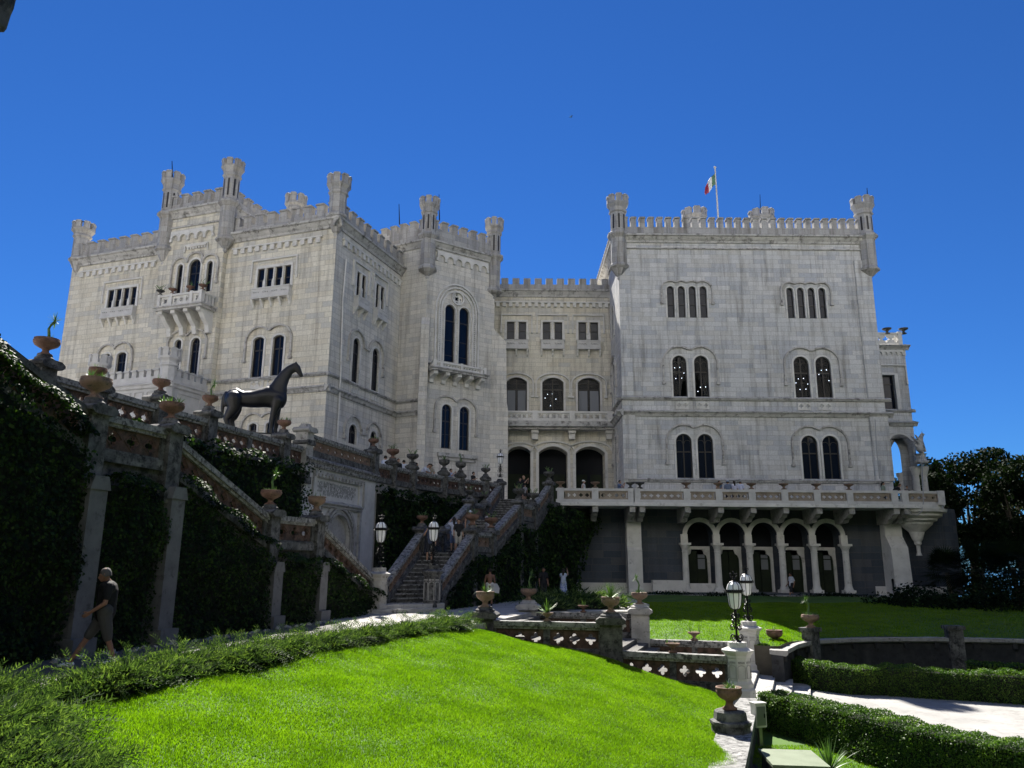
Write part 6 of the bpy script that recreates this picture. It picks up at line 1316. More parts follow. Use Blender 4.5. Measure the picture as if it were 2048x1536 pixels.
# box hedges
def hedge(spine, z0, h, wd, label, dens=700, size=.065, m='box'):
    sp = [Vector(p) for p in spine]; secs = []; P = []; Nn = []
    for i, p in enumerate(sp):
        d = (sp[min(i + 1, len(sp) - 1)] - sp[max(i - 1, 0)]).normalized(); secs.append((p, Vector((d.y, -d.x))))
    for i in range(len(sp) - 1):
        (p, n1), (q, n2) = secs[i], secs[i + 1]; l = (q - p).length
        for part, ar_ in (('t', l * wd), ('a', l * h), ('b', l * h)):
            k = int(ar_ * dens); t = RNG.uniform(0, 1, (k, 1)); s = RNG.uniform(0, 1, (k, 1)); pa = np.array(p) * (1 - t) + np.array(q) * t; nn = np.array(n1) * (1 - t) + np.array(n2) * t; bump_ = (.06 * np.sin(pa[:, :1] * 3 + pa[:, 1:2] * 2.3) + .04 * np.sin(pa[:, :1] * 7.1 - pa[:, 1:2] * 5))
            if part == 't': xy = pa + nn * (s - .5) * wd; z = z0 + h + bump_ + RNG.normal(0, .022, (k, 1)) - .5 * np.maximum(0, np.abs(s - .5) - .4) ; nv = np.column_stack([np.zeros((k, 2)), np.ones(k)])
            else: sg = -1 if part == 'a' else 1; zz_ = s * h; xy = pa + nn * sg * (wd / 2 + bump_ * .8 * np.sin(zz_ * 5 + 1) + RNG.normal(0, .03, (k, 1)) - .07 * (zz_ / h) ** 6); z = z0 + zz_; nv = np.column_stack([nn * sg, np.full(k, .35)])
            P.append(np.column_stack([xy, z])); Nn.append(nv)
    for (p, n1), dd in ((secs[0], sp[0] - sp[1]), (secs[-1], sp[-1] - sp[-2])):
        k = int(wd * h * dens); s = RNG.uniform(-.5, .5, (k, 1)); zz_ = RNG.uniform(0, h, (k, 1)); dd = dd.normalized(); P.append(np.column_stack([np.array(p) + np.array(n1) * s * wd + np.array(dd) * RNG.normal(0, .05, (k, 1)), z0 + zz_])); Nn.append(np.tile([dd.x, dd.y, .3], (k, 1)))
    o = quick('box_hedge', leaves(np.vstack(P), np.vstack(Nn), size, .75, .75, .0), None, M[m]); tag(o, label, 'hedge', 'clipped hedges of the lower garden'); b = MB()
    loft(b, [[(p.x + n_.x * w_, p.y + n_.y * w_, z0 + z) for w_, z in ((wd / 2 - .09, 0), (wd / 2 - .09, h - .1), (-wd / 2 + .09, h - .1), (-wd / 2 + .09, 0))] for p, n_ in secs]); b.build('branch_core', M['core'], o); return o
hA = [atZ(x, y, GZ + 1.0) for x, y in ((1538, 1382), (1600, 1393), (1680, 1412), (1760, 1434), (1850, 1455), (1950, 1473), (2060, 1490), (2200, 1510), (2600, 1555))]
hedge([p[:2] for p in hA], GZ, 1.0, .95, 'nearest clipped hedge crossing the lower right corner', 2600, .042)
hB_ = [atZ(x, y, GZ + .95) for x, y in ((1534, 1303), (1590, 1315), (1640, 1325), (1700, 1331), (1760, 1332), (1850, 1337), (1950, 1342), (2070, 1348), (2200, 1352), (2600, 1362))]
hedge([p[:2] for p in hB_], GZ, .95, .9, 'long clipped hedge beyond the pale court', 1300, .052)
hC_ = [atZ(x, y, GZ + .8) for x, y in ((1935, 1322), (2000, 1326), (2080, 1330), (2160, 1333), (2500, 1345))]
hedge([p[:2] for p in hC_], GZ, .8, .8, 'short farthest clipped hedge at the right edge', 550, .075)
# juniper border along the path: one low clump after another
def juniper(c, rx, ry, h, n, label, seed, ang=0.0, size=.16):
    r = np.random.default_rng(seed); a = r.uniform(0, 2 * np.pi, n); q = np.sqrt(r.uniform(0, 1, n)); x = q * np.cos(a) * rx; y = q * np.sin(a) * ry; dome = h * np.sqrt(np.maximum(0, 1 - q ** 2)) * (.75 + .25 * np.sin(x * 6 + seed) * np.sin(y * 5)); z = dome * (1 - np.abs(r.normal(0, .25, n)).clip(0, .9))
    ca, sa = math.cos(ang), math.sin(ang); px = c[0] + x * ca - y * sa; py = c[1] + x * sa + y * ca; P = np.column_stack([px, py, c[2] + z + .02])
    out = np.column_stack([np.cos(a) * ca - np.sin(a) * sa, np.cos(a) * sa + np.sin(a) * ca, np.full(n, .55)]); d = unit(out + r.normal(0, .5, (n, 3)) + np.array([.25, -.35, 0])); sd = unit(np.cross(d, r.normal(0, 1, (n, 3)))); s = size * r.uniform(.5, 1.3, (n, 1)); w_ = s * .10
    Q = [np.stack([P - sd * w_, P + d * s * .5 - sd * w_ * .8, P + d * s, P + d * s * .5 + sd * w_ * .8], 1)]
    # long feathery shoots arching out of the mass
    m = n // 30; idx = r.integers(0, n, m); 
    for st in range(9):
        t = st / 9; l = size * 4.0; base_ = P[idx] + d[idx] * l * t + np.column_stack([np.zeros((m, 2)), -.35 * l * t * t * np.ones(m)])
        for sgn in (-1, 1): tw = unit(d[idx] * .8 + sgn * sd[idx] * .8); Q.append(np.stack([base_, base_ + tw * size * .22 + d[idx] * .01, base_ + tw * size * .42, base_ + tw * size * .2 - d[idx] * .012], 1))
    o = quick('juniper_shrub', np.concatenate(Q), None, M['juniper']); cb = MB(); cb.ball((0, 0, 0), 1.0, 12, (rx * .86, ry * .86, h * .62)); cb.v = [(c[0] + x_ * ca - y_ * sa, c[1] + x_ * sa + y_ * ca, c[2] + max(z_, -.1)) for x_, y_, z_ in cb.v]; cb.build('dark_heart', M['core'], o, True); tag(o, label, 'shrub', 'juniper border along the path'); return o
js = [lerp2(LL, t) for t in np.linspace(.40, .915, 9)]
wl = ('in front of the walking man', 'right of the walking man', 'opposite the second buttress', 'opposite the wide ivy slope', 'in the middle of the border', 'opposite the lower landing', 'opposite the ivy triangle', 'near the foot of the main stairs', 'at the far end against the first balustrade pier')
for i, (x, y) in enumerate(js):
    s = 1.0 - .35 * i / 8; nx_ = js[min(i + 1, 8)]; pv = js[max(i - 1, 0)]; ang = math.atan2(nx_[1] - pv[1], nx_[0] - pv[0]); sx_ = 1.35 if i < 8 else .8
    juniper((x - .2, y, -.05), sx_, .42 * s + .08, .34 * s + .06, int(6500 * s), 'feathery low juniper clump ' + wl[i], i, ang, .18)
juniper((-6.5, 9.4, -.2), 1.35, 1.5, 4.0 * .12, 15000, 'big feathery juniper filling the lower left corner', 40, .4, .20)
juniper((-7.6, 10.9, -.05), 1.3, .9, .45, 9000, 'feathery juniper at the left edge beside the path', 41, .2, .16)
juniper((-5.4, 8.4, -.3), 1.3, 1.0, .38, 14000, 'low juniper fringe spreading on the lawn at the bottom left', 42, .2, .15)
jp = atZ(1150, 1210, .15); juniper((jp.x, jp.y, 0), 2.4, .9, .75, 2600, 'spreading juniper in half shade behind the far rail', 43, .1, .38)
jp = atZ(1095, 1216, .1); juniper((jp.x, jp.y, 0), 1.0, .6, .5, 900, 'small green shrub beside the pier with the leaning stalk', 44, .1, .3)
# turf of the near lawn
n = 520000; s = RNG.uniform(0, 1, n); t = .1 + .9 * RNG.uniform(0, 1, n) ** .9; lut = np.array([[lawn_pt(i / 120, j / 120) for i in range(121)] for j in range(121)])
fi, fj = s * 120, t * 120; i0, j0 = np.minimum(fi.astype(int), 119), np.minimum(fj.astype(int), 119); a = (fi - i0)[:, None]; c = (fj - j0)[:, None]
P = (lut[j0, i0] * (1 - a) + lut[j0, i0 + 1] * a) * (1 - c) + (lut[j0 + 1, i0] * (1 - a) + lut[j0 + 1, i0 + 1] * a) * c
th = RNG.uniform(0, 2 * np.pi, n); hgt = RNG.uniform(.025, .06, n) * (1 + .35 * np.sin(P[:, 0] * 2.3) * np.sin(P[:, 1] * 1.9)); lean = np.column_stack([RNG.normal(0, .5, n), RNG.normal(0, .5, n), np.ones(n)]) * hgt[:, None]; wv = np.column_stack([np.cos(th), np.sin(th), np.zeros(n)]) * .0075
tag(quick('lawn_grass', np.stack([P - wv, P + wv, P + lean], 1), None, M['grass']), 'short bright grass blades of the near lawn', 'grass', kind='stuff')
n = 160000; s = RNG.uniform(0, 1, n); t = RNG.uniform(0, .75, n); lut = np.array([[far_pt(i / 80, j / 80) for i in range(81)] for j in range(81)]); fi, fj = s * 80, t * 80; i0, j0 = np.minimum(fi.astype(int), 79), np.minimum(fj.astype(int), 79); a = (fi - i0)[:, None]; c = (fj - j0)[:, None]
P = (lut[j0, i0] * (1 - a) + lut[j0, i0 + 1] * a) * (1 - c) + (lut[j0 + 1, i0] * (1 - a) + lut[j0 + 1, i0 + 1] * a) * c
th = RNG.uniform(0, 2 * np.pi, n); lean = np.column_stack([RNG.normal(0, .4, n), RNG.normal(0, .4, n), np.ones(n)]) * RNG.uniform(.03, .07, n)[:, None]; wv = np.column_stack([np.cos(th), np.sin(th), np.zeros(n)]) * .014
tag(quick('far_lawn_grass', np.stack([P - wv, P + wv, P + lean], 1), None, M['grass']), 'grass blades of the farther lawn before the arcade', 'grass', kind='stuff')
n = 60000; P = np.column_stack([RNG.uniform(5.6, 11, n), RNG.uniform(12, 21, n), np.full(n, GZ)]); th = RNG.uniform(0, 2 * np.pi, n); lean = np.column_stack([RNG.normal(0, .5, n), RNG.normal(0, .5, n), np.ones(n)]) * RNG.uniform(.03, .06, n)[:, None]; wv = np.column_stack([np.cos(th), np.sin(th), np.zeros(n)]) * .008
tag(quick('turf_grass', np.stack([P - wv, P + wv, P + lean], 1), None, M['grass']), 'grass blades of the lower turf around the chest', 'grass', kind='stuff')
# yucca at the bottom right
pb = atZ(1662, 1560, GZ); t = tag(empty('yucca_plant', (pb.x, pb.y, GZ)), 'spiky yucca rising at the bottom edge beside the chest', 'plant'); b = MB(); b.add(*blades(70, .75, .022, 15, 88, 5, (0, 0, .15))); b.build('leaf_rosette', M['agave'], t); b = MB(); b.tube([(0, 0, -.1), (0, 0, .2)], .07, 8); b.build('trunk', M['bark'], t)
# loose stones along the wall foot
b = None; rs = random.Random(5); 
def stone(p, r, sd): 
    b = MB(); b.ball((0, 0, 0), r, 6, (1, .8, .6)); rr = random.Random(sd); b.v = [(x + rr.uniform(-.25, .25) * r, y + rr.uniform(-.25, .25) * r, z + rr.uniform(-.2, .2) * r) for x, y, z in b.v]; return b
st0 = [stone(None, .07, k).build('edging_stone', M['garden_light']) for k in range(4)]
for i in range(46):
    u = uA - 1 + (uD + 1 - uA) * i / 45 + rs.uniform(-.15, .15); p = W1.P(u, 0, .78 + rs.uniform(-.12, .12)); o = st0[i] if i < 4 else st0[i % 4].copy()
    if i >= 4: COL.objects.link(o)
    o.location = (p.x, p.y, .02); o.rotation_euler = (0, 0, rs.uniform(0, 6)); k = rs.uniform(.6, 1.5); o.scale = (k, k, k); tag(o, 'pale rough stone in the row edging the path at the foot of the ivy', 'stone', 'edging stones along the ivy')
# trees at the right
def tree(c, z0, h, rx, rz_, n, label, seed, size=.28, m='tree', trunk=.25, blobs=22, clear=.35, name='tree'):
    r = np.random.default_rng(seed); rr = random.Random(seed); t = tag(empty(name, (c[0], c[1], z0)), label, 'tree', 'trees at the right edge'); b = MB(); top = h - rz_; cen = []
    for k in range(blobs): a = rr.uniform(0, 6.28); q = rr.uniform(.15, 1) ** .6; e = rr.uniform(-1, 1); cen.append((rx * q * math.cos(a) * math.sqrt(max(.1, 1 - e * e * .7)), rx * q * math.sin(a) * math.sqrt(max(.1, 1 - e * e * .7)), top + rz_ * e * .85))
    b.tube([(0, 0, -.3), (.1, 0, h * .2), (.05, .1, h * clear)], [trunk * 1.3, trunk, trunk * .8], 9)
    for cx, cy, cz in cen[:14]: b.tube([(.05, .1, h * clear * rr.uniform(.6, 1)), (cx * .4, cy * .4, h * clear + (cz - h * clear) * .55), (cx * .95, cy * .95, cz)], [trunk * .5, trunk * .3, .03], 6)
    b.build('trunk', M['bark'], t); P = []; 
    for cx, cy, cz in cen: 
        k = n // blobs; br = rx * rr.uniform(.22, .42); d = unit(r.normal(0, 1, (k, 3))); q = br * r.uniform(.25, 1, (k, 1)) ** .55; p = d * q * np.array([1, 1, .75]) + np.array([cx, cy, cz]); P.append(p)
    P = np.vstack(P); quick('crown', leaves(P, r.normal(0, 1, P.shape) + np.array([0, 0, .6]), size, .6, .6), None, M[m], t); return t
def tx(x, y, Y): p = atY(x, y, Y); return p
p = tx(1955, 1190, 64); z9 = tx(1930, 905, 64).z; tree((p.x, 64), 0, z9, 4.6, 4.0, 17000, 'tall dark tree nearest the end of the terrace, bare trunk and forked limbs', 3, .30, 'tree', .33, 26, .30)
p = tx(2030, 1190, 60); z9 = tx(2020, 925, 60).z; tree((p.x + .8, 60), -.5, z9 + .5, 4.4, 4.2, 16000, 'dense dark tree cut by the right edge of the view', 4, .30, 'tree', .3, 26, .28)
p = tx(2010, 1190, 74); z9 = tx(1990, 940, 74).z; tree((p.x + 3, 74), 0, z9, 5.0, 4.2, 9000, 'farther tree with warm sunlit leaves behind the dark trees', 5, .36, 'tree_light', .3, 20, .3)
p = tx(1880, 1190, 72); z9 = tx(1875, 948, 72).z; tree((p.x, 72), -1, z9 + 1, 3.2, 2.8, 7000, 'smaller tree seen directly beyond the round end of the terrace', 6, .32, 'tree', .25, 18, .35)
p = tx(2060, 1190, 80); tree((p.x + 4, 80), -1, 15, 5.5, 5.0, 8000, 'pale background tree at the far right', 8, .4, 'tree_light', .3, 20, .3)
def palm(c, z0, h, label, seed, sp=2.0):
    t = tag(empty('palm_tree', (c[0], c[1], z0)), label, 'palm', 'palms below the dark trees'); b = MB(); b.tube([(0, 0, -.3), (.05, 0, h * .5), (0, .05, h)], [.2, .15, .13], 8); b.build('trunk', M['bark'], t); r = random.Random(seed); Q = []
    for k in range(46):
        a = r.uniform(0, 6.28); e = r.uniform(-.7, 1.3); l = sp * r.uniform(.35, .6); d = Vector((math.cos(a) * math.cos(e), math.sin(a) * math.cos(e), math.sin(e))); hub = Vector((0, 0, h)) + d * l; sd = d.cross(Vector((0, 0, 1))).normalized(); up = sd.cross(d)
        for j in range(17): g = (j - 8) * .19; v = (d * math.cos(g) + sd * math.sin(g)).normalized(); tip = hub + v * sp * .5 + Vector((0, 0, -.22 * sp * abs(g) * .5)); wv = (sd * math.cos(g) - d * math.sin(g)) * .03; Q.append([hub - wv * .3, hub + v * sp * .25 - wv, tip, hub + v * sp * .25 + wv])
    quick('crown', np.array([[tuple(x) for x in q] for q in Q]), None, M['tree'], t); return t
p = tx(1905, 1230, 52); palm((p.x, 52), -1, 2.6, 'dark fan palm in the shade right of the terrace wall', 1, 1.9)
p = tx(1975, 1235, 50); palm((p.x, 50), -1, 2.9, 'dark fan palm under the forked tree', 2, 2.2)
p = tx(2040, 1230, 46); palm((p.x, 46), -1.5, 3.4, 'dark fan palm cut by the right edge', 3, 2.1)
def shrub(c, rx, ry, h, n, label, seed, size=.2, m='tree'):
    r = np.random.default_rng(seed); d = unit(r.normal(0, 1, (n, 3))); d[:, 2] = np.abs(d[:, 2]); q = r.uniform(.6, 1, (n, 1)); P = d * q * np.array([rx, ry, h]) * (1 + .2 * np.sin(d[:, :1] * 7 + seed) * np.sin(d[:, 1:2] * 5)) + np.array(c); o = quick('shrub', leaves(P, d + np.array([0, 0, .3]), size, .7, .7), None, M[m]); tag(o, label, 'shrub', 'dark shrubs below the terrace end'); return o
shrub((24.5, 47, -1.0), 3.5, 2.5, 1.9, 5000, 'low dark shrub on the slope before the right pier', 1); shrub((29, 45, -1.5), 4, 2.5, 3.0, 6000, 'rounded dark shrub in front of the palms', 2); shrub((34, 62, -1.5), 5, 3, 4.6, 5000, 'dark undergrowth behind the fan palms', 7, .3); shrub((34, 50, -1.5), 6, 4, 4.5, 7000, 'big dark shrub filling the right edge below the trees', 3)
for i, (x, y, l) in enumerate(((10.5, 54.1, 3.0), (15, 53.4, 4.5), (21.5, 53.4, 4.5))): shrub((x, y - .9, -.15), l * .5 + .8, .35, .38, 1500, 'dark clipped edging before the arcade, %s' % ('left part by the stone bench', 'middle part below the doors', 'right part by the bin')[i], 10 + i, .12)

sA = [tuple(q_[:2]) for q_ in hA]; sB = [tuple(q_[:2]) for q_ in hB_]
sheet('court_paving', [(x, y, GZ + .008) for x, y in sA] + [(x, y, GZ + .008) for x, y in reversed(sB)], M['paving'])
# ================================================================ HORSE STATUE
hs = .002309; hc = atY(500, 868, 33.0)
ht = tag(empty('horse_statue', hc, R(17)), 'large dark bronze horse statue standing on the upper terrace in front of the castle', 'statue')
def hx(x, y): return ((x - 650) * hs, (1560 - y) * hs)
b = MB(); rings = []
for x, yt, yb, hw in ((135, 850, 980, .10), (160, 790, 1060, .24), (230, 725, 1080, .36), (340, 690, 1060, .42), (470, 745, 1045, .42), (620, 725, 1052, .46), (760, 672, 1045, .48), (900, 615, 1030, .44), (1020, 620, 1040, .42), (1130, 640, 1045, .38), (1210, 690, 1020, .32), (1255, 740, 940, .2), (1270, 790, 880, .08)):
    x_, zt_ = hx(x, yt); _, zb_ = hx(x, yb); rings.append([(x_, hw * math.cos(a) * .85, (zt_ + zb_) / 2 + (zt_ - zb_) / 2 * math.sin(a)) for a in [2 * math.pi * k / 18 for k in range(18)]])
loft(b, rings)
rings = []
for (xt, yt), (xb, yb), hw in (((880, 640), (1240, 900), .30), ((950, 570), (1262, 700), .26), ((1020, 450), (1258, 580), .22), ((1110, 310), (1290, 450), .18), ((1220, 190), (1335, 340), .15), ((1310, 130), (1380, 300), .13), ((1380, 100), (1400, 280), .12)):
    A_, B_ = hx(xt, yt), hx(xb, yb); rings.append([((A_[0] + B_[0]) / 2 + (A_[0] - B_[0]) / 2 * math.sin(a), hw * math.cos(a), (A_[1] + B_[1]) / 2 + (A_[1] - B_[1]) / 2 * math.sin(a)) for a in [2 * math.pi * k / 16 for k in range(16)]])
loft(b, rings)
rings = []
for (xt, yt), (xb, yb), hw in (((1330, 115), (1330, 250), .10), ((1400, 98), (1370, 285), .15), ((1470, 165), (1400, 300), .15), ((1505, 260), (1435, 335), .11), ((1535, 330), (1465, 375), .10), ((1546, 365), (1500, 388), .07)):
    A_, B_ = hx(xt, yt), hx(xb, yb); rings.append([((A_[0] + B_[0]) / 2 + (A_[0] - B_[0]) / 2 * math.sin(a), hw * math.cos(a), (A_[1] + B_[1]) / 2 + (A_[1] - B_[1]) / 2 * math.sin(a)) for a in [2 * math.pi * k / 14 for k in range(14)]])
loft(b, rings)
def limb(pts, y):
    for (x0, y0, r0), (x1, y1, r1) in zip(pts[:-1], pts[1:]): p, q = hx(x0, y0), hx(x1, y1); b.cap((p[0], y, p[1]), (q[0], y * 1.02, q[1]), r0, r1, 12)
for s in (-1, 1):
    limb([(310, 920, .36), (330, 1080, .27), (250, 1230, .2), (205, 1300, .13), (250, 1440, .10), (255, 1500, .12), (275, 1545, .13)], s * .19) if s < 0 else limb([(310, 920, .36), (350, 1080, .27), (320, 1230, .2), (290, 1300, .13), (330, 1440, .10), (335, 1500, .12), (355, 1545, .13)], s * .19)
    limb([(1090 - 10 * s, 900, .26), (1060 + 40 * (s > 0), 1080, .17), (1030 + 70 * (s > 0), 1230, .125), (1025 + 85 * (s > 0), 1290, .13), (1020 + 80 * (s > 0), 1430, .095), (1020 + 80 * (s > 0), 1500, .11), (1045 + 80 * (s > 0), 1545, .13)], s * .17)
for s in (-1, 1): p = hx(1385, 110); q = hx(1395, 85); b.cap((p[0], s * .09, p[1]), (q[0], s * .1, q[1]), .05, .02, 8)
limb([(170, 800, .10), (125, 900, .09), (120, 1100, .08), (135, 1250, .04)], 0)
remesh(b.build('body', M['bronze'], ht), .03, 5)
b = MB(); b.box(Fr((0, 0), (1, 0)), -1.5, 1.5, -.08, 0.0, -.6, .6); b.build('base_plate', M['bronze'], ht)
f_ = Fr(hc[:2], (math.cos(R(17)), math.sin(R(17)))); b = MB(); b.box(f_, -1.7, 1.7, 5.9, hc.z - .085, -.75, .75); b.box(f_, -1.8, 1.8, 5.9, 6.2, -.85, .85); tag(b.build('statue_plinth', M['garden_light']), 'low stone plinth carrying the bronze horse', 'plinth')
# ================================================================ PEOPLE
def person(loc, rz, label, h=1.7, pose=None, top='shirt', topc=(.7, .7, .72), bot='shorts', botc=(.03, .03, .035), hair=(.02, .015, .01), hat=None, hatc=(.75, .75, .75), skin='skin', vox=.016, long=False, build=1.0, shoes=(.03, .03, .03), extra=None):
    k = h / 1.75; t = tag(empty('person', loc, rz), label, 'person'); t.scale = (k, k, k)
    J = dict(pel=(0, 0, .95), spi=(0, .01, 1.15), che=(0, .01, 1.36), nec=(0, .01, 1.50), hed=(0, -.02, 1.60), top=(0, -.01, 1.68), shL=(.185, .01, 1.42), elL=(.24, .03, 1.13), wrL=(.25, -.05, .88), shR=(-.185, .01, 1.42), elR=(-.24, .03, 1.13), wrR=(-.25, -.05, .88), hpL=(.095, 0, .93), knL=(.10, -.02, .50), anL=(.10, .02, .09), hpR=(-.095, 0, .93), knR=(-.10, -.02, .50), anR=(-.10, .02, .09))
    J.update(pose or {}); v = {a: Vector(p) for a, p in J.items()}; g = build; b = MB(); c = b.cap
    c(v['pel'], v['spi'], .125 * g, .115 * g); c(v['spi'], v['che'], .12 * g, .125 * g); c(v['shL'] * .55 + v['che'] * .45, v['shR'] * .55 + v['che'] * .45, .095 * g, .095 * g)
    c(v['che'], v['nec'], .09, .055); c(v['nec'], v['hed'], .053, .06); hd = v['hed']; up = (v['top'] - hd).normalized()
    fw = Vector(J.get('fwd', (0, -1, 0))); sd = fw.cross(up).normalized()
    c(hd + up * .02 - fw * .0, v['top'] - up * .0 - fw * .01, .082, .088, 12); c(hd + fw * .04 - up * .03, hd + fw * .035 + up * .04, .05, .06); c(hd + fw * .09 + up * .045, hd + fw * .108 + up * .012, .012, .017, 6)
    c(hd + fw * .085 + up * .062 + sd * .045, hd + fw * .085 + up * .062 - sd * .045, .015, .015, 6); c(hd + fw * .085 - up * .02 + sd * .02, hd + fw * .085 - up * .02 - sd * .02, .012, .012, 6)
    for s in (-1, 1): c(hd + sd * s * .083 + up * .02, hd + sd * s * .088 + up * .055, .016, .018, 6)
    for s in 'LR':
        sg = 1 if s == 'L' else -1
        c(v['sh' + s], v['el' + s], .052 * g, .042); c(v['el' + s], v['wr' + s], .042, .028); d = (v['wr' + s] - v['el' + s]).normalized(); w_ = v['wr' + s]; ax = d.cross(Vector((sg, .3, .1))).normalized(); nrm = ax.cross(d).normalized()
        for q in (-1.2, 0, 1.2): c(w_ + d * .01 + ax * .016 * q, w_ + d * .085 + ax * .022 * q, .016, .013, 8)
        for i, ln in enumerate((.062, .072, .068, .052)): a = ax * (.03 - .02 * i); p0 = w_ + d * .088 + a; p1 = p0 + d * ln * .55 + nrm * .008 * -sg; p2 = p1 + d * ln * .4 - nrm * .022 * sg; c(p0, p1, .0095, .009, 8); c(p1, p2, .009, .0075, 8)
        p0 = w_ + d * .03 + ax * .03; p1 = p0 + ax * .03 + d * .028; c(p0, p1, .012, .011, 8); c(p1, p1 + d * .03 + ax * .006, .011, .009, 8)
        c(v['hp' + s], v['kn' + s], .088 * g, .056); c(v['kn' + s], v['an' + s], .057, .038); 
    body = remesh(b.build('body', M[skin], t), vox, 3)
    def part(nm, m, fn, vx=vox):
        q = MB(); fn(q.cap, q); return remesh(q.build(nm, m, t), vx, 3)
    if top:
        def f(c, q):
            e = .022; c(v['pel'] + Vector((0, 0, .0)), v['spi'], .14 * g + e, .125 * g + e); c(v['spi'], v['che'], .13 * g + e, .13 * g + e); c(v['shL'] * .6 + v['che'] * .4, v['shR'] * .6 + v['che'] * .4, .1 * g + e * .8, .1 * g + e * .8); c(v['che'], v['che'] * .35 + v['nec'] * .65, .1 + e, .066)
            if top == 'shirt':
                for s in 'LR': c(v['sh' + s], v['sh' + s] * .35 + v['el' + s] * .65, .062 * g + e * .5, .06 + e * .5)
            if top == 'long':
                for s in 'LR': c(v['sh' + s], v['el' + s], .062 * g + e * .3, .055); c(v['el' + s], v['el' + s] * .1 + v['wr' + s] * .9, .054, .042)
        part('shirt' if top != 'vest' else 'vest_top', cloth('%.2f_%.2f_%.2f' % topc, topc), f)
    if bot in ('shorts', 'trousers'):
        def f(c, q):
            c(v['hpL'] + Vector((0, 0, .06)), v['hpR'] + Vector((0, 0, .06)), .128 * g, .128 * g)
            for s in 'LR':
                a = .05 if bot == 'shorts' else 0; c(v['hp' + s], v['hp' + s] * a + v['kn' + s] * (1 - a), .112 * g, .088)
                if bot == 'trousers': c(v['kn' + s], v['an' + s], .083, .062)
        part(bot, cloth('%.2f_%.2f_%.2f' % botc, botc), f)
    if bot in ('skirt', 'dress'):
        q = MB(); zl = .52 if bot == 'skirt' else .10; q.lathe((0, 0, 0), [(.25 if bot == 'dress' else .2, zl), (.235 if bot == 'dress' else .19, zl + .25), (.18, .97), (.15, 1.1), (.14, 1.12)], 20); q.v = [(x, y * .72, z) for x, y, z in q.v]; o = q.build(bot, cloth('%.2f_%.2f_%.2f' % botc, botc), t, True)
        if extra == 'pattern':
            m = bpy.data.materials.get('patterned_dress') or blotch('patterned_dress', [(.08, .14, .42), (.62, .68, .78), (.10, .18, .5), (.7, .74, .8)], 9); o.data.materials.clear(); o.data.materials.append(m)
    def f(c, q):
        q.ball(hd + up * .062 - fw * .018, .102, 14, (1, 1, 1.0)); q.v = [p for p in q.v]
        if long: c(hd - fw * .06 + up * .05, v['che'] - fw * .085 + up * .0, .085, .07)
    if hair:
        q = MB(); ce = hd + up * .055 - fw * .014; rows = [(0, .0), (35, 0), (62, 0), (84, 0), (100, 0)]
        prof = [(max(.002, .104 * math.sin(R(a))), .112 * math.cos(R(a))) for a in (0, 20, 40, 60, 78, 92)]
        for j, (r_, z_) in enumerate(prof):
            for i in range(18):
                a = 2 * math.pi * i / 18; dr = sd * math.cos(a) + fw * math.sin(a); front = max(0, math.sin(a)); zq = z_ * (1) + front * .05 * (j / 5); q.v.append(tuple(ce + dr * r_ * (1 - .06 * front) + up * zq + (-up * .05 * (1 - front) * (j / 5) ** 2)))
        q.f += [(j * 18 + i, j * 18 + (i + 1) % 18, (j + 1) * 18 + (i + 1) % 18, (j + 1) * 18 + i) for j in range(5) for i in range(18)] + [tuple(range(18))]
        if long: q.cap(ce - fw * .075 - up * .02, v['che'] - fw * .1 + up * .04, .075, .055, 10)
        q.build('hair', cloth('hair_%.2f' % sum(hair), hair), t, True)
    if hat:
        q = MB(); ce = hd + up * .085 - fw * .01; o0 = len(q.v)
        prof = [(.112, -.01), (.114, .03), (.1, .07), (.06, .1), (.005, .11)] if hat == 'cap' else [(.19, -.005), (.19, .005), (.112, .012), (.108, .08), (.09, .105), (.005, .10)]
        q.lathe((0, 0, 0), prof, 18); q.v = [tuple(ce + sd * x + fw * y + up * z) for x, y, z in q.v]
        if hat == 'cap': q.add([tuple(ce + sd * x + fw * y + up * z) for z in (-.012, .0) for x, y in ((-.085, .07), (.085, .07), (.06, .175), (0, .19), (-.06, .175))], [(0, 1, 2, 3, 4), (9, 8, 7, 6, 5), (1, 6, 7, 2), (2, 7, 8, 3), (3, 8, 9, 4), (4, 9, 5, 0)])
        q.build('hat' if hat != 'cap' else 'cap', cloth('hat_%.2f' % hatc[0], hatc), t, True)
    for s in 'LR':
        q = MB(); a = v['an' + s]; f2 = Vector(J.get('foot' + s, (0, -1, 0))); q.cap(a + Vector((0, 0, -.045)) - f2 * .03, a + Vector((0, 0, -.055)) + f2 * .13, .046, .036, 10); q.cap(a + Vector((0, 0, -.055)) + f2 * .12, a + Vector((0, 0, -.06)) + f2 * .17, .038, .026, 10); q.build('shoe', cloth('shoe_%.2f' % shoes[0], shoes), t, True)
    return t
walk = dict(knL=(.10, -.16, .52), anL=(.10, -.26, .12), knR=(-.10, .06, .5), anR=(-.09, .26, .14), elL=(.25, .10, 1.14), wrL=(.24, .03, .90), elR=(-.25, -.02, 1.13), wrR=(-.23, -.2, .93))
def on(p, z): return (p[0], p[1], z)
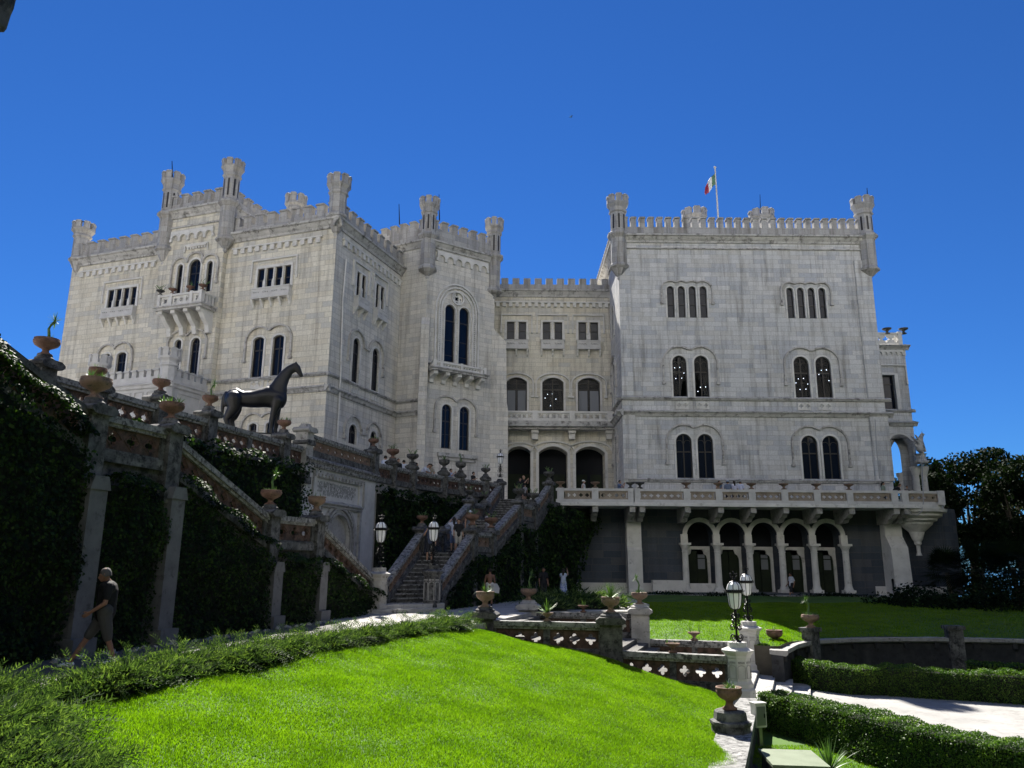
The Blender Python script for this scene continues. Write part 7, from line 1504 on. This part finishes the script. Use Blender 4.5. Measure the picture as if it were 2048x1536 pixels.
# the man striding along the path in the left foreground
mp = atZ(196, 1334, 0)
man = person((mp.x, mp.y, 0), R(-62), 'man in black T-shirt and grey shorts striding along the path beside the ivy', 1.80, dict(knL=(.10, .10, .50), anL=(.11, .24, .13), knR=(-.11, -.22, .53), anR=(-.12, -.46, .10), elL=(.27, -.02, 1.13), wrL=(.20, -.24, .97), elR=(-.26, .08, 1.14), wrR=(-.27, .08, .88), hed=(0, -.07, 1.59), top=(0, -.075, 1.67), fwd=(-.1, -.95, -.25)), 'shirt', (.004, .004, .005), 'shorts', (.06, .06, .058), (.10, .09, .085), skin='skin_tan', vox=.0095, build=1.18, shoes=(.7, .72, .75))
for s in (-1, 1): q = MB(); q.ball((s * .034 - .01, -.153, 1.625), .011, 8); q.build('eye', M['iron'], man, True)
phone = dict(elR=(-.2, -.22, 1.25), wrR=(-.09, -.34, 1.45), elL=(.2, -.22, 1.25), wrL=(.09, -.34, 1.45))
lean = dict(spi=(0, -.05, 1.14), che=(0, -.2, 1.3), nec=(0, -.3, 1.41), hed=(0, -.38, 1.47), top=(0, -.41, 1.55), shL=(.185, -.22, 1.34), shR=(-.185, -.22, 1.34), elL=(.26, -.38, 1.12), wrL=(.14, -.5, 1.03), elR=(-.26, -.38, 1.12), wrR=(-.14, -.5, 1.03))
p = atY(979, 1216, 37.5); person((p.x, 37.5, 0), R(178), 'woman with bare back and white shorts seen from behind before the ivy', 1.70, None, None, bot='shorts', botc=(.65, .64, .62), long=False, skin='skin_tan')
q = MB(); q.prism(Fr((p.x + .3, 37.35), (1, 0)), [(-.13, .62), (.14, .58), (.17, .8), (.05, 1.02), (-.08, 1.02)], -.06, .06); tag(q.build('handbag', cloth('bag', (.55, .56, .58))), 'pale cloth bag hanging beside the woman with the bare back', 'bag')
p = atY(1127, 1200, 44); person((p.x, 44, 0), R(170), 'woman in a long blue and white dress raising her phone by the ivy', 1.68, dict(elL=(.22, -.1, 1.3), wrL=(.12, -.3, 1.45), elR=(-.26, -.12, 1.42), wrR=(-.2, -.26, 1.68)), 'vest', (.5, .56, .68), 'dress', (.4, .45, .6), extra='pattern', long=True)
q = MB(); q.box(Fr((p.x + .17, 44.3), (1, 0)), -.04, .04, 1.66, 1.82, -.006, .006); tag(q.build('phone', M['iron']), 'phone held up by the woman in the long dress', 'phone')
p = atY(1087, 1205, 42.5); person((p.x, 42.5, 0), R(20), 'person in dark clothes almost lost in the ivy shade', 1.75, None, 'shirt', (.012, .012, .014), 'trousers', (.012, .012, .013), skin='skin_tan')
person((19.15, 54.05 - .2, -.27), R(-80), 'man in white T-shirt and dark shorts with a backpack walking past the arcade', 1.75, walk, 'shirt', (.62, .64, .70), 'shorts', (.015, .016, .022), skin='skin_tan')
# on the main stairs
def stair(f, t): l, r = sline(t); k = max(i for i in range(6) if TT[i] <= t + 1e-6); k = min(k, 4); z = FZ[k] + (FZ[k + 1] - FZ[k]) * (t - TT[k]) / (TT[k + 1] - TT[k]); q = l.lerp(r, f); return (q.x, q.y, z + .02)
person(stair(.30, .19), R(10), 'man in a blue patterned shirt and dark shorts coming down the first flight', 1.78, dict(elR=(-.27, -.08, 1.2), wrR=(-.13, -.2, 1.48)), 'shirt', (.06, .08, .14), 'shorts', (.02, .022, .03))
person(stair(.52, .28), R(185), 'woman in white T-shirt and blue shorts climbing onto the first landing', 1.66, dict(elL=(.28, -.05, 1.42), wrL=(.16, -.05, 1.6), elR=(-.28, -.05, 1.42), wrR=(-.16, -.05, 1.6)), 'shirt', (.55, .58, .68), 'shorts', (.08, .12, .25), long=True)
person(stair(.72, .24), R(15), 'girl in black top and pale shorts coming down behind the right lantern', 1.55, None, 'shirt', (.012, .012, .014), 'shorts', (.42, .40, .37), long=True)
person(stair(.80, .335), R(170), 'child with a yellow cap on the first landing', 1.35, None, 'shirt', (.25, .28, .35), 'shorts', (.05, .06, .1), hat='cap', hatc=(.45, .48, .10))
person(stair(.42, .45), R(5), 'woman in white cap and leafy dress coming down the second flight', 1.70, None, 'vest', (.16, .18, .2), 'skirt', (.2, .23, .26), hat='cap', hatc=(.70, .72, .78))
person(stair(.72, .48), R(40), 'small figure in a pale top behind the urn on the second flight', 1.45, dict(elR=(-.26, -.16, 1.22), wrR=(-.3, -.4, 1.2)), 'shirt', (.45, .45, .48), 'shorts', (.2, .2, .22))
# behind the upper balustrade
def behind(x, off=.5): a = Vector(on_w3(x + 13)); return (a.x - off * .85, a.y + off * .5, 6.0)
for x, rz_, lb, kw in ((771, 150, 'person in a pale shirt partly hidden by the first brown urn of the crowd', dict(topc=(.6, .63, .7))), (797, 40, 'woman with long dark hair and dark top behind the upper balustrade', dict(topc=(.015, .015, .017), long=True)), (808, 175, 'man in a white shirt with a dark strap seen from behind', dict(topc=(.62, .65, .72))), (833, 100, 'person with a bare shoulder and white top right of the second urn', dict(topc=(.55, .56, .6), top='vest')), (846, 70, 'person in white leaning on the upper balustrade', dict(topc=(.6, .62, .68), pose=lean)), (859, 15, 'person in a brown brimmed hat at the upper balustrade', dict(topc=(.3, .27, .22), hat='brim', hatc=(.10, .075, .055), pose=lean)), (902, 60, 'person raising a phone behind the urn with the rosette', dict(topc=(.35, .42, .6), pose=phone)), (947, 60, 'woman in a dark dress looking at a phone near the top of the stairs', dict(topc=(.015, .015, .018), pose=dict(elR=(-.22, -.1, 1.17), wrR=(-.16, -.32, 1.25)))), ):
    h_ = 1.62 if x not in (846, 859) else 1.75
    person(behind(x), R(rz_), lb, h_, botc=(.05, .05, .06), vox=.02, **kw)
# terrace
def terr(x, Y): p = atY(x, 960, Y); return (p.x, Y, 5.98)
person(terr(1047, 51.5), R(60), 'bald man in a black T-shirt before the left entrance arch', 1.72, phone, 'shirt', (.012, .012, .014), hair=None)
person(terr(1040, 52.3), R(30), 'person in dark clothes behind the bald man', 1.66, None, 'shirt', (.015, .014, .014))
person(terr(1050, 50.6), R(10), 'child crouching low at the top step', 1.0, None, 'shirt', (.3, .3, .32))
person(terr(1167, 53.6), R(75), 'woman in white cap and white top walking along the terrace', 1.66, dict(elL=(.24, -.08, 1.16), wrL=(.2, -.3, 1.15)), 'vest', (.6, .6, .6), hat='cap', hatc=(.72, .70, .66))
person(terr(1239, 53.9), R(60), 'man in a blue shirt standing at the corner of the right block', 1.72, phone, 'shirt', (.10, .15, .26), 'trousers')
for x, rz_, lb, kw in ((1438, 20, 'visitor with dark hair and blue vest behind the terrace rail', dict(topc=(.12, .17, .25), top='vest')), (1455, 165, 'man in a pale cap and grey blue shirt bending over behind the terrace rail', dict(topc=(.16, .2, .28), hat='cap', hatc=(.35, .4, .5))), (1468, 178, 'woman in white with her dark hair tied up on the terrace', dict(topc=(.6, .6, .72), long=True)), (1480, 150, 'person in white shirt and grey cap at the right of the visitors group', dict(topc=(.55, .58, .72), hat='cap', hatc=(.30, .30, .30))), (1765, 60, 'woman in a light green top near the loggia', dict(topc=(.2, .26, .2), long=True)), (1786, 75, 'man in black leaning forward on the terrace rail near the loggia', dict(topc=(.012, .012, .014), pose=lean)), (1812, 20, 'person in a grey brown top sitting by the loggia column', dict(topc=(.14, .12, .11)))):
    person(terr(x, 53.4), R(rz_), lb, 1.70 if x != 1812 else 1.45, botc=(.04, .04, .05), vox=.02, **kw)
# bird high in the sky and the dark edge of a roof at the upper left corner
p = atY(1142, 234, 60); b = MB(); b.cap((-.12, 0, 0), (.12, 0, .02), .05, .03, 8)
for s in (-1, 1): b.add([(-.05, 0, .02), (.08, 0, .02), (.02, s * .3, .12), (-.08, s * .33, .1), (-.05, 0, .0), (.08, 0, .0), (.02, s * .3, .11), (-.08, s * .33, .09)], [(0, 1, 2, 3), (7, 6, 5, 4), (0, 4, 5, 1), (1, 5, 6, 2), (2, 6, 7, 3), (3, 7, 4, 0)])
o = b.build('bird', M['iron']); o.location = p; o.scale = (.7, .7, .7); o.rotation_euler = (0, 0, .6); tag(o, 'tiny dark bird high in the sky', 'bird')
p = atY(-12, 2, 9.0); q = atY(-14, 36, 9.0); b = MB(); f_ = Fr((p.x, 9.0), (1, 0)); b.prism(f_, [(-.6, q.z - .0), (.02, q.z - .03), (.05, q.z + .02), (.075, q.z + .24), (.10, p.z + .08), (.12, p.z + .5), (-.6, p.z + .5)], -.25, 0); o = b.build('roof_eave', M['garden_dark']); tag(o, 'dark edge of an overhanging eave at the upper left corner', 'eave')
